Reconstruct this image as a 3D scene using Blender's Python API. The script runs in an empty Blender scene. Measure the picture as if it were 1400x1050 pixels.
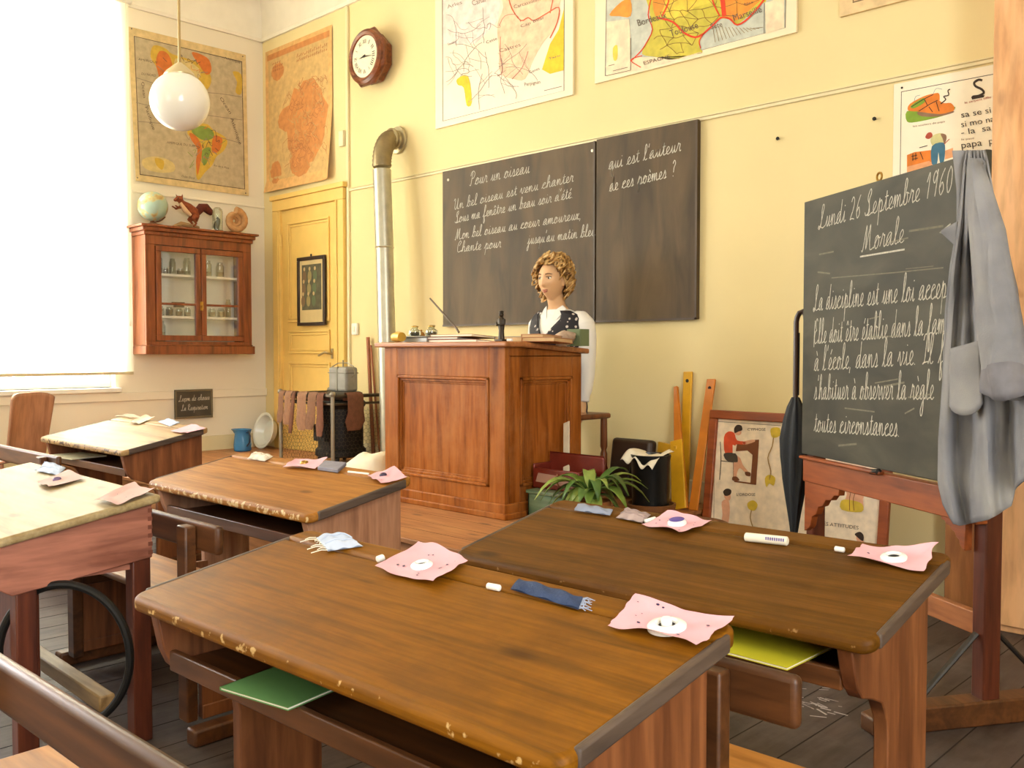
import bpy, bmesh, math, random
from math import sin, cos, pi, radians, sqrt, atan2, exp
from mathutils import Vector, Matrix, Euler
import mathutils.noise as mnoise
random.seed(7)
S = bpy.context.scene
COL = S.collection

# ------------------------------------------------------------------ camera
FPX = 1274.0; CAM_H = 1.12; YAW = radians(44.2); PITCH = math.atan(45 / FPX)
cam_d = bpy.data.cameras.new('camera'); cam_d.sensor_width = 36.0; cam_d.sensor_fit = 'HORIZONTAL'
cam_d.lens = 36.0 * FPX / 1400.0; cam_d.clip_start = 0.02
cam = bpy.data.objects.new('camera', cam_d); COL.objects.link(cam)
cam.location = (0, 0, CAM_H); cam.rotation_euler = (pi / 2 - PITCH, 0, YAW)
S.camera = cam
# ------------------------------------------------------------------ world, daylight, exposure
wd = bpy.data.worlds.new('World'); S.world = wd; wd.use_nodes = True
wd.node_tree.nodes['Background'].inputs[0].default_value = (0.95, 0.97, 1.0, 1)
wd.node_tree.nodes['Background'].inputs[1].default_value = 4.0
S.view_settings.view_transform = 'Standard'; S.view_settings.look = 'None'
S.view_settings.exposure = -0.68; S.view_settings.gamma = 1.0; S.view_settings.use_curve_mapping = False
def area(name, loc, rot, sx, sy, power, color=(1, 1, 1), spread=180):
    l = bpy.data.lights.new(name, 'AREA'); l.shape = 'RECTANGLE'; l.size = sx; l.size_y = sy
    l.energy = power; l.color = color; l.spread = radians(spread)
    o = bpy.data.objects.new(name, l); COL.objects.link(o); o.location = loc; o.rotation_euler = rot
    return o
WALL_Y = 4.3; WALL_X = -7.16; RIGHT_X = 2.2; REAR_Y = -3.4; CEIL = 4.3
# daylight outside the windows of the left wall and of the wall behind the camera
area('daylight_window_blind', (WALL_X - .32, 2.35, 2.3), (0, -pi / 2, 0), 2.9, 1.5, 600, (.97, .99, 1.0))
area('daylight_window_middle', (WALL_X - .32, .25, 2.3), (0, -pi / 2, 0), 2.9, 1.5, 430, (.97, .99, 1.0))
area('daylight_window_rear', (WALL_X - .32, -2.0, 2.3), (0, -pi / 2, 0), 2.9, 1.5, 130, (.97, .99, 1.0))
area('daylight_window_back', (-2.2, REAR_Y - .32, 2.3), (pi / 2, 0, 0), 2.2, 2.9, 50, (.97, .99, 1.0))
area('added_fill_right', (RIGHT_X + .32, -.6, 2.3), (0, pi / 2, 0), 2.9, 1.9, 430, (.97, .99, 1.0))  # unseen fill light, added to brighten the right-facing desk sides

# ------------------------------------------------------------------ pixel -> place helpers (rays onto real planes)
FW = Vector((-sin(YAW) * cos(PITCH), cos(YAW) * cos(PITCH), -sin(PITCH))); RT = Vector((cos(YAW), sin(YAW), 0)); UP = RT.cross(FW)
CAMP = Vector((0, 0, CAM_H))
def ray(u, v): return FW * FPX + RT * (u - 700) + UP * (525 - v)
def onX(u, v, X): r = ray(u, v); return CAMP + r * (X / r.x)
def onY(u, v, Y): r = ray(u, v); return CAMP + r * (Y / r.y)
def onZ(u, v, Z): r = ray(u, v); return CAMP + r * ((Z - CAM_H) / r.z)
def onP(u, v, p, n): r = ray(u, v); return CAMP + r * ((Vector(p) - CAMP).dot(n) / r.dot(n))
def bw(u, v, off=0.0): return onY(u, v, WALL_Y - off)
def lw(u, v, off=0.0): return onX(u, v, WALL_X + off)

# ------------------------------------------------------------------ materials
def lin(h):
    h = h.lstrip('#'); o = []
    for i in (0, 2, 4):
        c = int(h[i:i + 2], 16) / 255; o.append(c / 12.92 if c <= .04045 else ((c + .055) / 1.055) ** 2.4)
    return (o[0], o[1], o[2], 1)
def nt(m): return m.node_tree.nodes, m.node_tree.links
def newmat(name):
    m = bpy.data.materials.new(name); m.use_nodes = True; return m, m.node_tree.nodes['Principled BSDF']
def ramp(N, stops):
    r = N.new('ShaderNodeValToRGB'); e = r.color_ramp.elements
    while len(e) < len(stops): e.new(.5)
    for i, (p, c) in enumerate(stops): e[i].position = p; e[i].color = c
    return r
_mc = {}
def mat(hexc, rough=.6, metal=0.0, var=.08, nscale=8, bump=0.0, bscale=40, spec=.5, name=None, trans=0.0, sheen=0.0):
    key = (hexc, rough, metal, var, nscale, bump, bscale, spec, trans, sheen)
    if key in _mc: return _mc[key]
    m, b = newmat(name or 'paint_' + hexc.lstrip('#')); N, L = nt(m); c = lin(hexc)
    b.inputs['Roughness'].default_value = rough; b.inputs['Metallic'].default_value = metal
    b.inputs['Specular IOR Level'].default_value = spec
    if sheen: b.inputs['Sheen Weight'].default_value = sheen
    tc = N.new('ShaderNodeTexCoord')
    if var > 0:
        n = N.new('ShaderNodeTexNoise'); n.inputs['Scale'].default_value = nscale; n.inputs['Detail'].default_value = 5
        L.new(tc.outputs['Object'], n.inputs['Vector'])
        r = ramp(N, [(.3, tuple(x * (1 - var) for x in c[:3]) + (1,)), (.7, tuple(min(1, x * (1 + var)) for x in c[:3]) + (1,))])
        L.new(n.outputs['Fac'], r.inputs[0]); L.new(r.outputs[0], b.inputs['Base Color'])
    else: b.inputs['Base Color'].default_value = c
    if bump:
        n2 = N.new('ShaderNodeTexNoise'); n2.inputs['Scale'].default_value = bscale; n2.inputs['Detail'].default_value = 4
        L.new(tc.outputs['Object'], n2.inputs['Vector'])
        bp = N.new('ShaderNodeBump'); bp.inputs['Strength'].default_value = bump; bp.inputs['Distance'].default_value = .01
        L.new(n2.outputs['Fac'], bp.inputs['Height']); L.new(bp.outputs[0], b.inputs['Normal'])
    if trans: b.inputs['Transmission Weight'].default_value = trans
    _mc[key] = m; return m
def wood(name, c1, c2, axis='x', rough=.42, stretch=14, scale=1.0, knots=True, c3=None, wear=None, worn_edge=None, bump=.12, coat=0.0, spec=.5):
    m, b = newmat(name); N, L = nt(m)
    tc = N.new('ShaderNodeTexCoord'); mp = N.new('ShaderNodeMapping')
    oi = N.new('ShaderNodeObjectInfo')
    ad = N.new('ShaderNodeVectorMath'); ad.operation = 'ADD'
    cm = N.new('ShaderNodeVectorMath'); cm.operation = 'SCALE'; cm.inputs[3].default_value = 7.0
    cx = N.new('ShaderNodeCombineXYZ')
    for i in range(3): L.new(oi.outputs['Random'], cx.inputs[i])
    L.new(cx.outputs[0], cm.inputs[0]); L.new(tc.outputs['Object'], ad.inputs[0]); L.new(cm.outputs[0], ad.inputs[1])
    s = {'x': (1.3, stretch, stretch), 'y': (stretch, 1.3, stretch), 'z': (stretch, stretch, 1.3)}[axis]
    mp.inputs['Scale'].default_value = tuple(k * scale for k in s); L.new(ad.outputs[0], mp.inputs['Vector'])
    n = N.new('ShaderNodeTexNoise'); n.inputs['Scale'].default_value = 1.2; n.inputs['Detail'].default_value = 6
    n.inputs['Distortion'].default_value = 1.1; L.new(mp.outputs[0], n.inputs['Vector'])
    r = ramp(N, [(.28, lin(c2)), (.5, lin(c1)), (.75, lin(c3 or c1))]); L.new(n.outputs['Fac'], r.inputs[0])
    n2 = N.new('ShaderNodeTexNoise'); n2.inputs['Scale'].default_value = 6; n2.inputs['Detail'].default_value = 4
    L.new(mp.outputs[0], n2.inputs['Vector'])
    mx = N.new('ShaderNodeMix'); mx.data_type = 'RGBA'; mx.blend_type = 'MULTIPLY'; mx.inputs[0].default_value = .38
    L.new(r.outputs[0], mx.inputs[6]); r2 = ramp(N, [(.35, (.45, .40, .36, 1)), (.6, (1, 1, 1, 1))]); L.new(n2.outputs['Fac'], r2.inputs[0]); L.new(r2.outputs[0], mx.inputs[7])
    out = mx.outputs[2]
    if knots:
        n3 = N.new('ShaderNodeTexVoronoi'); n3.inputs['Scale'].default_value = 2.6 * scale
        mp3 = N.new('ShaderNodeMapping'); mp3.inputs['Scale'].default_value = {'x': (1, 2.4, 2.4), 'y': (2.4, 1, 2.4), 'z': (2.4, 2.4, 1)}[axis]
        L.new(ad.outputs[0], mp3.inputs['Vector']); L.new(mp3.outputs[0], n3.inputs['Vector'])
        rk = ramp(N, [(.05, (.22, .16, .12, 1)), (.12, (1, 1, 1, 1))]); L.new(n3.outputs['Distance'], rk.inputs[0])
        mk = N.new('ShaderNodeMix'); mk.data_type = 'RGBA'; mk.blend_type = 'MULTIPLY'; mk.inputs[0].default_value = .75
        L.new(out, mk.inputs[6]); L.new(rk.outputs[0], mk.inputs[7]); out = mk.outputs[2]
    if wear:    # broad stains and rubbed patches: (colour, amount)
        n4 = N.new('ShaderNodeTexNoise'); n4.inputs['Scale'].default_value = 3.2; n4.inputs['Detail'].default_value = 7; n4.inputs['Roughness'].default_value = .7
        L.new(ad.outputs[0], n4.inputs['Vector']); r4 = ramp(N, [(.45, (0, 0, 0, 1)), (.68, (1, 1, 1, 1))]); L.new(n4.outputs['Fac'], r4.inputs[0])
        mm = N.new('ShaderNodeMath'); mm.operation = 'MULTIPLY'; mm.inputs[1].default_value = wear[1]; L.new(r4.outputs[0], mm.inputs[0])
        mw = N.new('ShaderNodeMix'); mw.data_type = 'RGBA'; L.new(mm.outputs[0], mw.inputs[0]); L.new(out, mw.inputs[6]); mw.inputs[7].default_value = lin(wear[0]); out = mw.outputs[2]
    if worn_edge:   # chipped front edge: (colour, y limit)
        sp = N.new('ShaderNodeSeparateXYZ'); L.new(tc.outputs['Object'], sp.inputs[0])
        mr = N.new('ShaderNodeMapRange'); mr.inputs[1].default_value = worn_edge[1]; mr.inputs[2].default_value = -.004; mr.inputs[3].default_value = 0; mr.inputs[4].default_value = 1
        L.new(sp.outputs[1], mr.inputs[0])
        n5 = N.new('ShaderNodeTexNoise'); n5.inputs['Scale'].default_value = 46; n5.inputs['Detail'].default_value = 6; L.new(ad.outputs[0], n5.inputs['Vector'])
        m1 = N.new('ShaderNodeMath'); m1.operation = 'MULTIPLY'; L.new(mr.outputs[0], m1.inputs[0]); L.new(n5.outputs['Fac'], m1.inputs[1])
        rr = ramp(N, [(worn_edge[2], (0, 0, 0, 1)), (worn_edge[2] + .05, (1, 1, 1, 1))]); L.new(m1.outputs[0], rr.inputs[0])
        me = N.new('ShaderNodeMix'); me.data_type = 'RGBA'; L.new(rr.outputs[0], me.inputs[0]); L.new(out, me.inputs[6]); me.inputs[7].default_value = lin(worn_edge[0]); out = me.outputs[2]
    L.new(out, b.inputs['Base Color']); b.inputs['Roughness'].default_value = rough; b.inputs['Specular IOR Level'].default_value = spec
    if coat: b.inputs['Coat Weight'].default_value = coat; b.inputs['Coat Roughness'].default_value = .25
    bp = N.new('ShaderNodeBump'); bp.inputs['Strength'].default_value = bump; bp.inputs['Distance'].default_value = .004
    L.new(n2.outputs['Fac'], bp.inputs['Height']); L.new(bp.outputs[0], b.inputs['Normal'])
    return m
def glass_mat(name, tint=(1, 1, 1, 1), refl=.12):
    m = bpy.data.materials.new(name); m.use_nodes = True; N, L = nt(m); N.clear()
    o = N.new('ShaderNodeOutputMaterial'); t = N.new('ShaderNodeBsdfTransparent'); t.inputs[0].default_value = tint
    g = N.new('ShaderNodeBsdfGlossy'); g.inputs['Roughness'].default_value = .06
    lw_ = N.new('ShaderNodeLayerWeight'); lw_.inputs[0].default_value = .35
    ma = N.new('ShaderNodeMath'); ma.operation = 'MULTIPLY_ADD'; ma.inputs[1].default_value = .7; ma.inputs[2].default_value = refl * .4; L.new(lw_.outputs['Facing'], ma.inputs[0])
    x = N.new('ShaderNodeMixShader'); L.new(ma.outputs[0], x.inputs[0]); L.new(t.outputs[0], x.inputs[1]); L.new(g.outputs[0], x.inputs[2]); L.new(x.outputs[0], o.inputs[0])
    return m
def pane_mat(name):
    m = bpy.data.materials.new(name); m.use_nodes = True; N, L = nt(m); N.clear()
    o = N.new('ShaderNodeOutputMaterial'); t = N.new('ShaderNodeBsdfTransparent'); g = N.new('ShaderNodeBsdfGlossy'); g.inputs['Roughness'].default_value = .02
    x = N.new('ShaderNodeMixShader'); x.inputs[0].default_value = .07; L.new(t.outputs[0], x.inputs[1]); L.new(g.outputs[0], x.inputs[2]); L.new(x.outputs[0], o.inputs[0])
    return m
def board_mat(name, base, chalk, amount=.5, stretch=(5, 5, 1.1)):
    m, b = newmat(name); N, L = nt(m); tc = N.new('ShaderNodeTexCoord'); mp = N.new('ShaderNodeMapping'); mp.inputs['Scale'].default_value = stretch
    L.new(tc.outputs['Object'], mp.inputs['Vector']); n = N.new('ShaderNodeTexNoise'); n.inputs['Scale'].default_value = 1.6; n.inputs['Detail'].default_value = 7; n.inputs['Distortion'].default_value = .8
    L.new(mp.outputs[0], n.inputs['Vector']); r = ramp(N, [(.32, lin(base)), (.5 + .2 * (1 - amount), tuple(a * .5 + c * .5 for a, c in zip(lin(base), lin(chalk)))), (.88, lin(chalk))])
    L.new(n.outputs['Fac'], r.inputs[0]); L.new(r.outputs[0], b.inputs['Base Color']); b.inputs['Roughness'].default_value = .6; b.inputs['Specular IOR Level'].default_value = .35
    return m

# ------------------------------------------------------------------ mesh builder
class MB:
    def __init__(s): s.v = []; s.f = []; s.m = []; s.M = None
    def add(s, vs, fs, mi=0):
        k = len(s.v)
        for p in vs:
            p = Vector(p); s.v.append(s.M @ p if s.M else p)
        for f in fs: s.f.append([i + k for i in f]); s.m.append(mi)
    def box(s, a, b, mi=0):
        x0, y0, z0 = [min(p, q) for p, q in zip(a, b)]; x1, y1, z1 = [max(p, q) for p, q in zip(a, b)]
        s.add([(x0, y0, z0), (x1, y0, z0), (x1, y1, z0), (x0, y1, z0), (x0, y0, z1), (x1, y0, z1), (x1, y1, z1), (x0, y1, z1)],
              [(0, 3, 2, 1), (4, 5, 6, 7), (0, 1, 5, 4), (1, 2, 6, 5), (2, 3, 7, 6), (3, 0, 4, 7)], mi)
    def prism(s, poly, axis, a, b, mi=0):
        n = len(poly)
        def P(p, t): return {'x': (t, p[0], p[1]), 'y': (p[0], t, p[1]), 'z': (p[0], p[1], t)}[axis]
        s.add([P(p, a) for p in poly] + [P(p, b) for p in poly], [list(range(n))[::-1], list(range(n, 2 * n))] + [(i, (i + 1) % n, n + (i + 1) % n, n + i) for i in range(n)], mi)
    def slab(s, pts, n, t, mi=0):     # 3d polygon extruded by t along n
        n = Vector(n).normalized(); k = len(pts); A = [Vector(p) for p in pts]
        s.add(A + [p + n * t for p in A], [list(range(k))[::-1], list(range(k, 2 * k))] + [(i, (i + 1) % k, k + (i + 1) % k, k + i) for i in range(k)], mi)
    def tube(s, pts, r, n=8, mi=0, closed=False, caps=True, flat=1.0):
        P = [Vector(p) for p in pts]; k = len(P); R = r if isinstance(r, (list, tuple)) else [r] * k; vs = []; prev = None
        for i in range(k):
            if closed: d = P[(i + 1) % k] - P[i - 1]
            else: d = P[min(i + 1, k - 1)] - P[max(i - 1, 0)]
            d.normalize()
            if prev is None:
                a = Vector((0, 0, 1)) if abs(d.z) < .9 else Vector((1, 0, 0)); x = d.cross(a).normalized()
            else: x = (prev - d * prev.dot(d)).normalized()
            prev = x; y = d.cross(x)
            for j in range(n): t = 2 * pi * j / n; vs.append(P[i] + x * cos(t) * R[i] + y * sin(t) * R[i] * flat)
        fs = []
        for i in range(k if closed else k - 1):
            i2 = (i + 1) % k
            for j in range(n): j2 = (j + 1) % n; fs.append((i * n + j, i * n + j2, i2 * n + j2, i2 * n + j))
        if caps and not closed: fs += [list(range(n))[::-1], list(range((k - 1) * n, k * n))]
        s.add(vs, fs, mi)
    def lathe(s, prof, c=(0, 0, 0), n=24, mi=0, axis='z', sy=1.0):
        vs = []; c = Vector(c)
        for r, z in prof:
            for j in range(n):
                t = 2 * pi * j / n; x, y = r * cos(t), r * sin(t) * sy
                vs.append(c + Vector({'z': (x, y, z), 'y': (x, z, y), 'x': (z, x, y)}[axis]))
        fs = [(i * n + j, i * n + (j + 1) % n, (i + 1) * n + (j + 1) % n, (i + 1) * n + j) for i in range(len(prof) - 1) for j in range(n)]
        if prof[0][0] > 1e-5: fs.append(list(range(n))[::-1])
        if prof[-1][0] > 1e-5: fs.append(list(range((len(prof) - 1) * n, len(prof) * n)))
        s.add(vs, fs, mi)
    def ball(s, c, r, nu=14, nv=10, mi=0, R=None):
        r = r if isinstance(r, (list, tuple)) else (r, r, r); c = Vector(c); vs = [Vector((0, 0, -r[2]))]
        for i in range(1, nv):
            ph = -pi / 2 + pi * i / nv
            for j in range(nu): t = 2 * pi * j / nu; vs.append(Vector((r[0] * cos(ph) * cos(t), r[1] * cos(ph) * sin(t), r[2] * sin(ph))))
        vs.append(Vector((0, 0, r[2]))); top = len(vs) - 1
        fs = [(0, 1 + (j + 1) % nu, 1 + j) for j in range(nu)] + [(top, 1 + (nv - 2) * nu + j, 1 + (nv - 2) * nu + (j + 1) % nu) for j in range(nu)]
        for i in range(nv - 2):
            for j in range(nu): a = 1 + i * nu; fs.append((a + j, a + (j + 1) % nu, a + nu + (j + 1) % nu, a + nu + j))
        s.add([c + ((R @ p) if R else p) for p in vs], fs, mi)
    def grid(s, fn, nu, nv, mi=0, wrap=False):
        vs = [fn(i / (nu if wrap else nu - 1), j / (nv - 1)) for j in range(nv) for i in range(nu)]
        fs = [(j * nu + i, j * nu + (i + 1) % nu, (j + 1) * nu + (i + 1) % nu, (j + 1) * nu + i) for j in range(nv - 1) for i in range(nu if wrap else nu - 1)]
        s.add(vs, fs, mi)
    def loft(s, rings, mi=0, caps=True):
        n = len(rings[0]); vs = [p for r in rings for p in r]
        fs = [(i * n + j, i * n + (j + 1) % n, (i + 1) * n + (j + 1) % n, (i + 1) * n + j) for i in range(len(rings) - 1) for j in range(n)]
        if caps: fs += [list(range(n))[::-1], list(range((len(rings) - 1) * n, len(rings) * n))]
        s.add(vs, fs, mi)
    def ribbon(s, pts2, w, mp, mi=0):     # flat stroke of width w along 2d points, mp maps 2d -> 3d
        k = len(pts2)
        if k < 2: return
        vs = []
        for i in range(k):
            a = pts2[max(i - 1, 0)]; b = pts2[min(i + 1, k - 1)]; dx, dy = b[0] - a[0], b[1] - a[1]; l = sqrt(dx * dx + dy * dy) or 1
            nx, ny = -dy / l * w / 2, dx / l * w / 2
            vs += [mp(pts2[i][0] + nx, pts2[i][1] + ny), mp(pts2[i][0] - nx, pts2[i][1] - ny)]
        s.add(vs, [(2 * i, 2 * i + 1, 2 * i + 3, 2 * i + 2) for i in range(k - 1)], mi)
    def face(s, pts, mi=0): s.add(pts, [list(range(len(pts)))], mi)
    def build(s, name, mats, parent=None, local=True, origin=None, smooth=35, bevel=0, seg=2, fix=True):
        o_ = Vector((0, 0, 0))
        if origin is not None: o_ = Vector(origin)
        elif parent is not None and not local: o_ = Vector(parent.location) + (Vector(parent.parent.location) if parent.parent else Vector())
        me = bpy.data.meshes.new(name); me.from_pydata([tuple(p - o_) for p in s.v], [], s.f)
        if not isinstance(mats, (list, tuple)): mats = [mats]
        for m in mats: me.materials.append(m)
        for i, p in enumerate(me.polygons): p.material_index = s.m[i]
        if fix:
            b = bmesh.new(); b.from_mesh(me); bmesh.ops.recalc_face_normals(b, faces=b.faces); b.to_mesh(me); b.free()
        if smooth: me.shade_smooth(); me.set_sharp_from_angle(angle=radians(smooth))
        ob = bpy.data.objects.new(name, me); COL.objects.link(ob)
        if parent is not None: ob.parent = parent
        elif origin is not None: ob.location = o_
        if bevel:
            md = ob.modifiers.new('bevel', 'BEVEL'); md.width = bevel; md.segments = seg; md.limit_method = 'ANGLE'; md.angle_limit = radians(40)
            if smooth: md.harden_normals = False
        return ob
def tag(o, label, cat, group=None):
    o['label'] = label; o['category'] = cat
    if group: o['group'] = group
    return o
def struct(o): o['kind'] = 'structure'; return o
def root(name, label, cat, loc, rotz=0, rot=None, group=None):
    o = bpy.data.objects.new(name, None); COL.objects.link(o); o.location = loc; o.rotation_euler = rot or (0, 0, rotz); o.empty_display_size = .1
    return tag(o, label, cat, group)
def one(name, m, mats, label, cat, origin, group=None, **k):
    return tag(m.build(name, mats, origin=origin, **k), label, cat, group)
def cat_rom(P, n=5, closed=False):
    k = len(P); out = []
    def g(i): return P[i % k] if closed else P[max(0, min(k - 1, i))]
    for i in range(k if closed else k - 1):
        a, b, c, d = g(i - 1), g(i), g(i + 1), g(i + 2)
        for t in range(n):
            t /= n
            out.append(tuple(.5 * (2 * b[q] + (c[q] - a[q]) * t + (2 * a[q] - 5 * b[q] + 4 * c[q] - d[q]) * t * t + (-a[q] + 3 * b[q] - 3 * c[q] + d[q]) * t ** 3) for q in range(len(b))))
    if not closed: out.append(tuple(P[-1]))
    return out
def jit(a): return random.uniform(-a, a)

# ------------------------------------------------------------------ handwriting (single stroke cursive) and print
G = {
'a': (1.1, [[(0, .05), (.25, .35), (.75, .92), (.48, 1.02), (.16, .6), (.2, .1), (.48, .05), (.72, .5), (.8, .98), (.74, .3), (.86, 0), (1.1, .12)]]),
'b': (1.0, [[(0, 0), (.4, .8), (.6, 1.8), (.45, 2.15), (.3, 1.7), (.28, .25), (.5, 0), (.76, .25), (.74, .8), (.6, 1.0), (1.0, .85)]]),
'c': (.9, [[(0, .05), (.3, .55), (.75, .85), (.55, 1.02), (.22, .7), (.22, .2), (.5, 0), (.9, .2)]]),
'd': (1.1, [[(0, .05), (.25, .35), (.75, .92), (.48, 1.02), (.16, .6), (.2, .1), (.48, .05), (.75, .6), (.9, 2.1), (.78, .4), (.9, 0), (1.1, .12)]]),
'e': (.85, [[(0, .05), (.35, .3), (.66, .72), (.5, 1.02), (.24, .72), (.24, .22), (.5, 0), (.85, .15)]]),
'f': (.85, [[(0, 0), (.42, .9), (.66, 1.9), (.5, 2.2), (.38, 1.6), (.32, -.8), (.42, -1.2), (.58, -.8), (.42, 0), (.85, .15)]]),
'g': (1.05, [[(0, .05), (.25, .35), (.75, .92), (.48, 1.02), (.16, .6), (.2, .1), (.48, .05), (.72, .5), (.8, .98), (.74, -.7), (.5, -1.2), (.3, -.8), (.7, -.1), (1.05, .15)]]),
'h': (1.1, [[(0, 0), (.4, .9), (.6, 1.8), (.45, 2.15), (.3, 1.6), (.25, 0), (.42, .75), (.65, 1), (.8, .7), (.78, .1), (.92, 0), (1.1, .15)]]),
'i': (.72, [[(0, .05), (.28, .5), (.4, 1), (.38, .25), (.5, 0), (.72, .15)], [(.42, 1.42), (.45, 1.5)]]),
'j': (.7, [[(0, .05), (.28, .5), (.4, 1), (.34, -.8), (.15, -1.2), (.0, -.8), (.4, -.05), (.7, .15)], [(.42, 1.42), (.45, 1.5)]]),
'l': (.75, [[(0, 0), (.38, .8), (.58, 1.8), (.43, 2.15), (.28, 1.7), (.28, .3), (.45, 0), (.75, .15)]]),
'm': (1.4, [[(0, .3), (.15, .8), (.24, 1), (.26, 0), (.4, .75), (.55, 1), (.65, .75), (.65, 0), (.8, .75), (.95, 1), (1.05, .75), (1.05, .15), (1.18, 0), (1.4, .15)]]),
'n': (1.1, [[(0, .3), (.15, .8), (.25, 1), (.27, 0), (.42, .75), (.6, 1), (.74, .75), (.74, .15), (.88, 0), (1.1, .15)]]),
'o': (.95, [[(0, .05), (.3, .6), (.6, 1.0), (.3, .95), (.16, .5), (.25, .06), (.5, .02), (.74, .4), (.66, .9), (.55, 1.0), (.7, .82), (.95, .85)]]),
'p': (1.05, [[(0, .1), (.25, .7), (.38, 1.1), (.34, -1.1), (.38, .5), (.6, 1), (.82, .7), (.76, .15), (.55, .02), (.7, .02), (1.05, .12)]]),
'q': (1.0, [[(0, .05), (.25, .35), (.75, .92), (.48, 1.02), (.16, .6), (.2, .1), (.48, .05), (.72, .5), (.8, .98), (.74, -1.1), (.8, -.2), (1.0, .1)]]),
'r': (.85, [[(0, .1), (.22, .6), (.34, 1.12), (.48, .92), (.64, .95), (.58, .3), (.68, 0), (.85, .12)]]),
's': (.8, [[(0, .05), (.34, .7), (.44, 1.08), (.6, .6), (.54, .1), (.3, .03), (.5, 0), (.8, .15)]]),
't': (.75, [[(0, .05), (.33, .7), (.44, 1.65), (.4, .3), (.52, 0), (.75, .15)], [(.18, 1.12), (.72, 1.18)]]),
'u': (1.1, [[(0, .1), (.28, .6), (.36, 1), (.34, .3), (.48, 0), (.7, .35), (.82, 1), (.8, .2), (.92, 0), (1.1, .15)]]),
'v': (1.0, [[(0, .3), (.18, .8), (.3, 1), (.42, .2), (.56, 0), (.8, .5), (.82, 1), (1.0, .85)]]),
'x': (.9, [[(0, .1), (.25, .95), (.4, .8), (.5, .2), (.65, 0), (.9, .12)], [(.72, 1), (.2, 0)]]),
'z': (.9, [[(0, .2), (.2, 1), (.66, .95), (.15, .03), (.6, .0), (.9, .12)]]),
'L': (1.35, [[(.1, .3), (.0, .05), (.3, .0), (.7, 1.2), (.9, 2.0), (.7, 2.2), (.5, 1.7), (.55, .5), (.3, .02), (.12, .15), (.4, .2), (.8, 0), (1.35, .15)]]),
'M': (1.9, [[(0, .1), (.15, .0), (.35, .9), (.55, 2.1), (.62, 1.2), (.65, .1), (.9, 1.2), (1.15, 2.1), (1.18, 1.0), (1.3, .1), (1.5, 0), (1.9, .15)]]),
'S': (1.2, [[(.0, .3), (.2, .0), (.6, .25), (.65, .9), (.35, 1.4), (.5, 2.0), (.8, 2.2), (.85, 1.8), (.6, 1.3), (.75, .3), (.45, -.02), (.8, .0), (1.2, .15)]]),
'P': (1.25, [[(.1, 1.6), (.2, 2.0), (.5, 2.1), (.4, 1.0), (.25, .0), (.0, .15)], [(.1, 1.5), (.3, 2.15), (.8, 2.2), (1.05, 1.7), (.8, 1.15), (.45, 1.1)]]),
'U': (1.5, [[(0, 1.7), (.2, 2.1), (.35, 1.7), (.3, .5), (.5, 0), (.85, .5), (1.0, 2.1), (1.0, .4), (1.15, 0), (1.5, .15)]]),
'C': (1.2, [[(.9, 1.8), (.75, 2.15), (.4, 1.9), (.2, 1.0), (.3, .2), (.6, 0), (1.2, .25)], [(.55, 1.2), (.75, 1.5), (.9, 1.8)]]),
'N': (1.6, [[(0, .1), (.2, .05), (.4, 1.2), (.5, 2.1), (.7, 1.0), (.9, .05), (1.05, 1.2), (1.2, 2.1), (1.4, 2.0)]]),
'E': (1.15, [[(.85, 1.9), (.65, 2.15), (.35, 1.8), (.4, 1.35), (.65, 1.15), (.3, 1.0), (.12, .45), (.35, .0), (.75, .1), (1.15, .3)], [(.1, 2.0), (.0, 1.2), (.05, -.3)]]),
'I': (.95, [[(.1, 1.7), (.3, 2.1), (.6, 2.0), (.5, 1.0), (.4, .2), (.15, .0), (.3, .1), (.95, .15)]]),
'R': (1.3, [[(.2, 2.0), (.3, 1.0), (.2, 0)], [(.05, 1.6), (.3, 2.15), (.8, 2.1), (.85, 1.5), (.4, 1.1), (.7, .4), (.95, 0), (1.3, .15)]]),
'1': (.75, [[(.1, 1.3), (.45, 2.0), (.35, 0)]]), '2': (1.0, [[(.15, 1.6), (.4, 2.0), (.7, 1.6), (.5, .8), (.1, .05), (.4, .1), (.85, 0)]]),
'6': (1.0, [[(.75, 2.0), (.35, 1.3), (.2, .5), (.45, 0), (.75, .4), (.55, .95), (.25, .6)]]),
'9': (1.0, [[(.75, 1.7), (.5, 2.0), (.22, 1.5), (.45, 1.05), (.75, 1.6), (.8, 2.0), (.65, 0)]]),
'0': (1.0, [[(.55, 2.0), (.22, 1.4), (.25, .4), (.5, 0), (.8, .6), (.75, 1.6), (.5, 2.0)]]),
'.': (.5, [[(.15, .0), (.2, .06)]]), ',': (.5, [[(.2, .1), (.12, -.35)]]), "'": (.4, [[(.25, 2.1), (.15, 1.6)]]), '-': (.8, [[(.1, .6), (.6, .65)]]),
'?': (1.1, [[(.4, 1.7), (.65, 2.1), (.9, 1.7), (.65, 1.1), (.6, .5)], [(.55, .0), (.6, .06)]]), ' ': (.75, []),
}
ACC = {'é': ('e', [(.45, 1.3), (.7, 1.7)]), 'è': ('e', [(.35, 1.7), (.58, 1.3)]), 'ê': ('e', [(.25, 1.3), (.45, 1.65), (.68, 1.3)]), 'à': ('a', [(.4, 1.7), (.62, 1.3)]),
       'ç': ('c', [(.5, 0), (.62, -.3), (.45, -.5)]), 'œ': None}
def strokes(txt, slant=.18):
    out = []; x = 0
    txt = txt.replace('œ', 'oe')
    for ch in txt:
        extra = None
        if ch in ACC: ch, extra = ACC[ch]
        w, st = G.get(ch, G[' '])
        for p in list(st) + ([extra] if extra else []):
            q = cat_rom(p, 4) if len(p) > 2 else list(p)
            out.append([(x + a + b * slant + jit(.015), b + jit(.015)) for a, b in q])
        x += w
    return out, x
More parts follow.
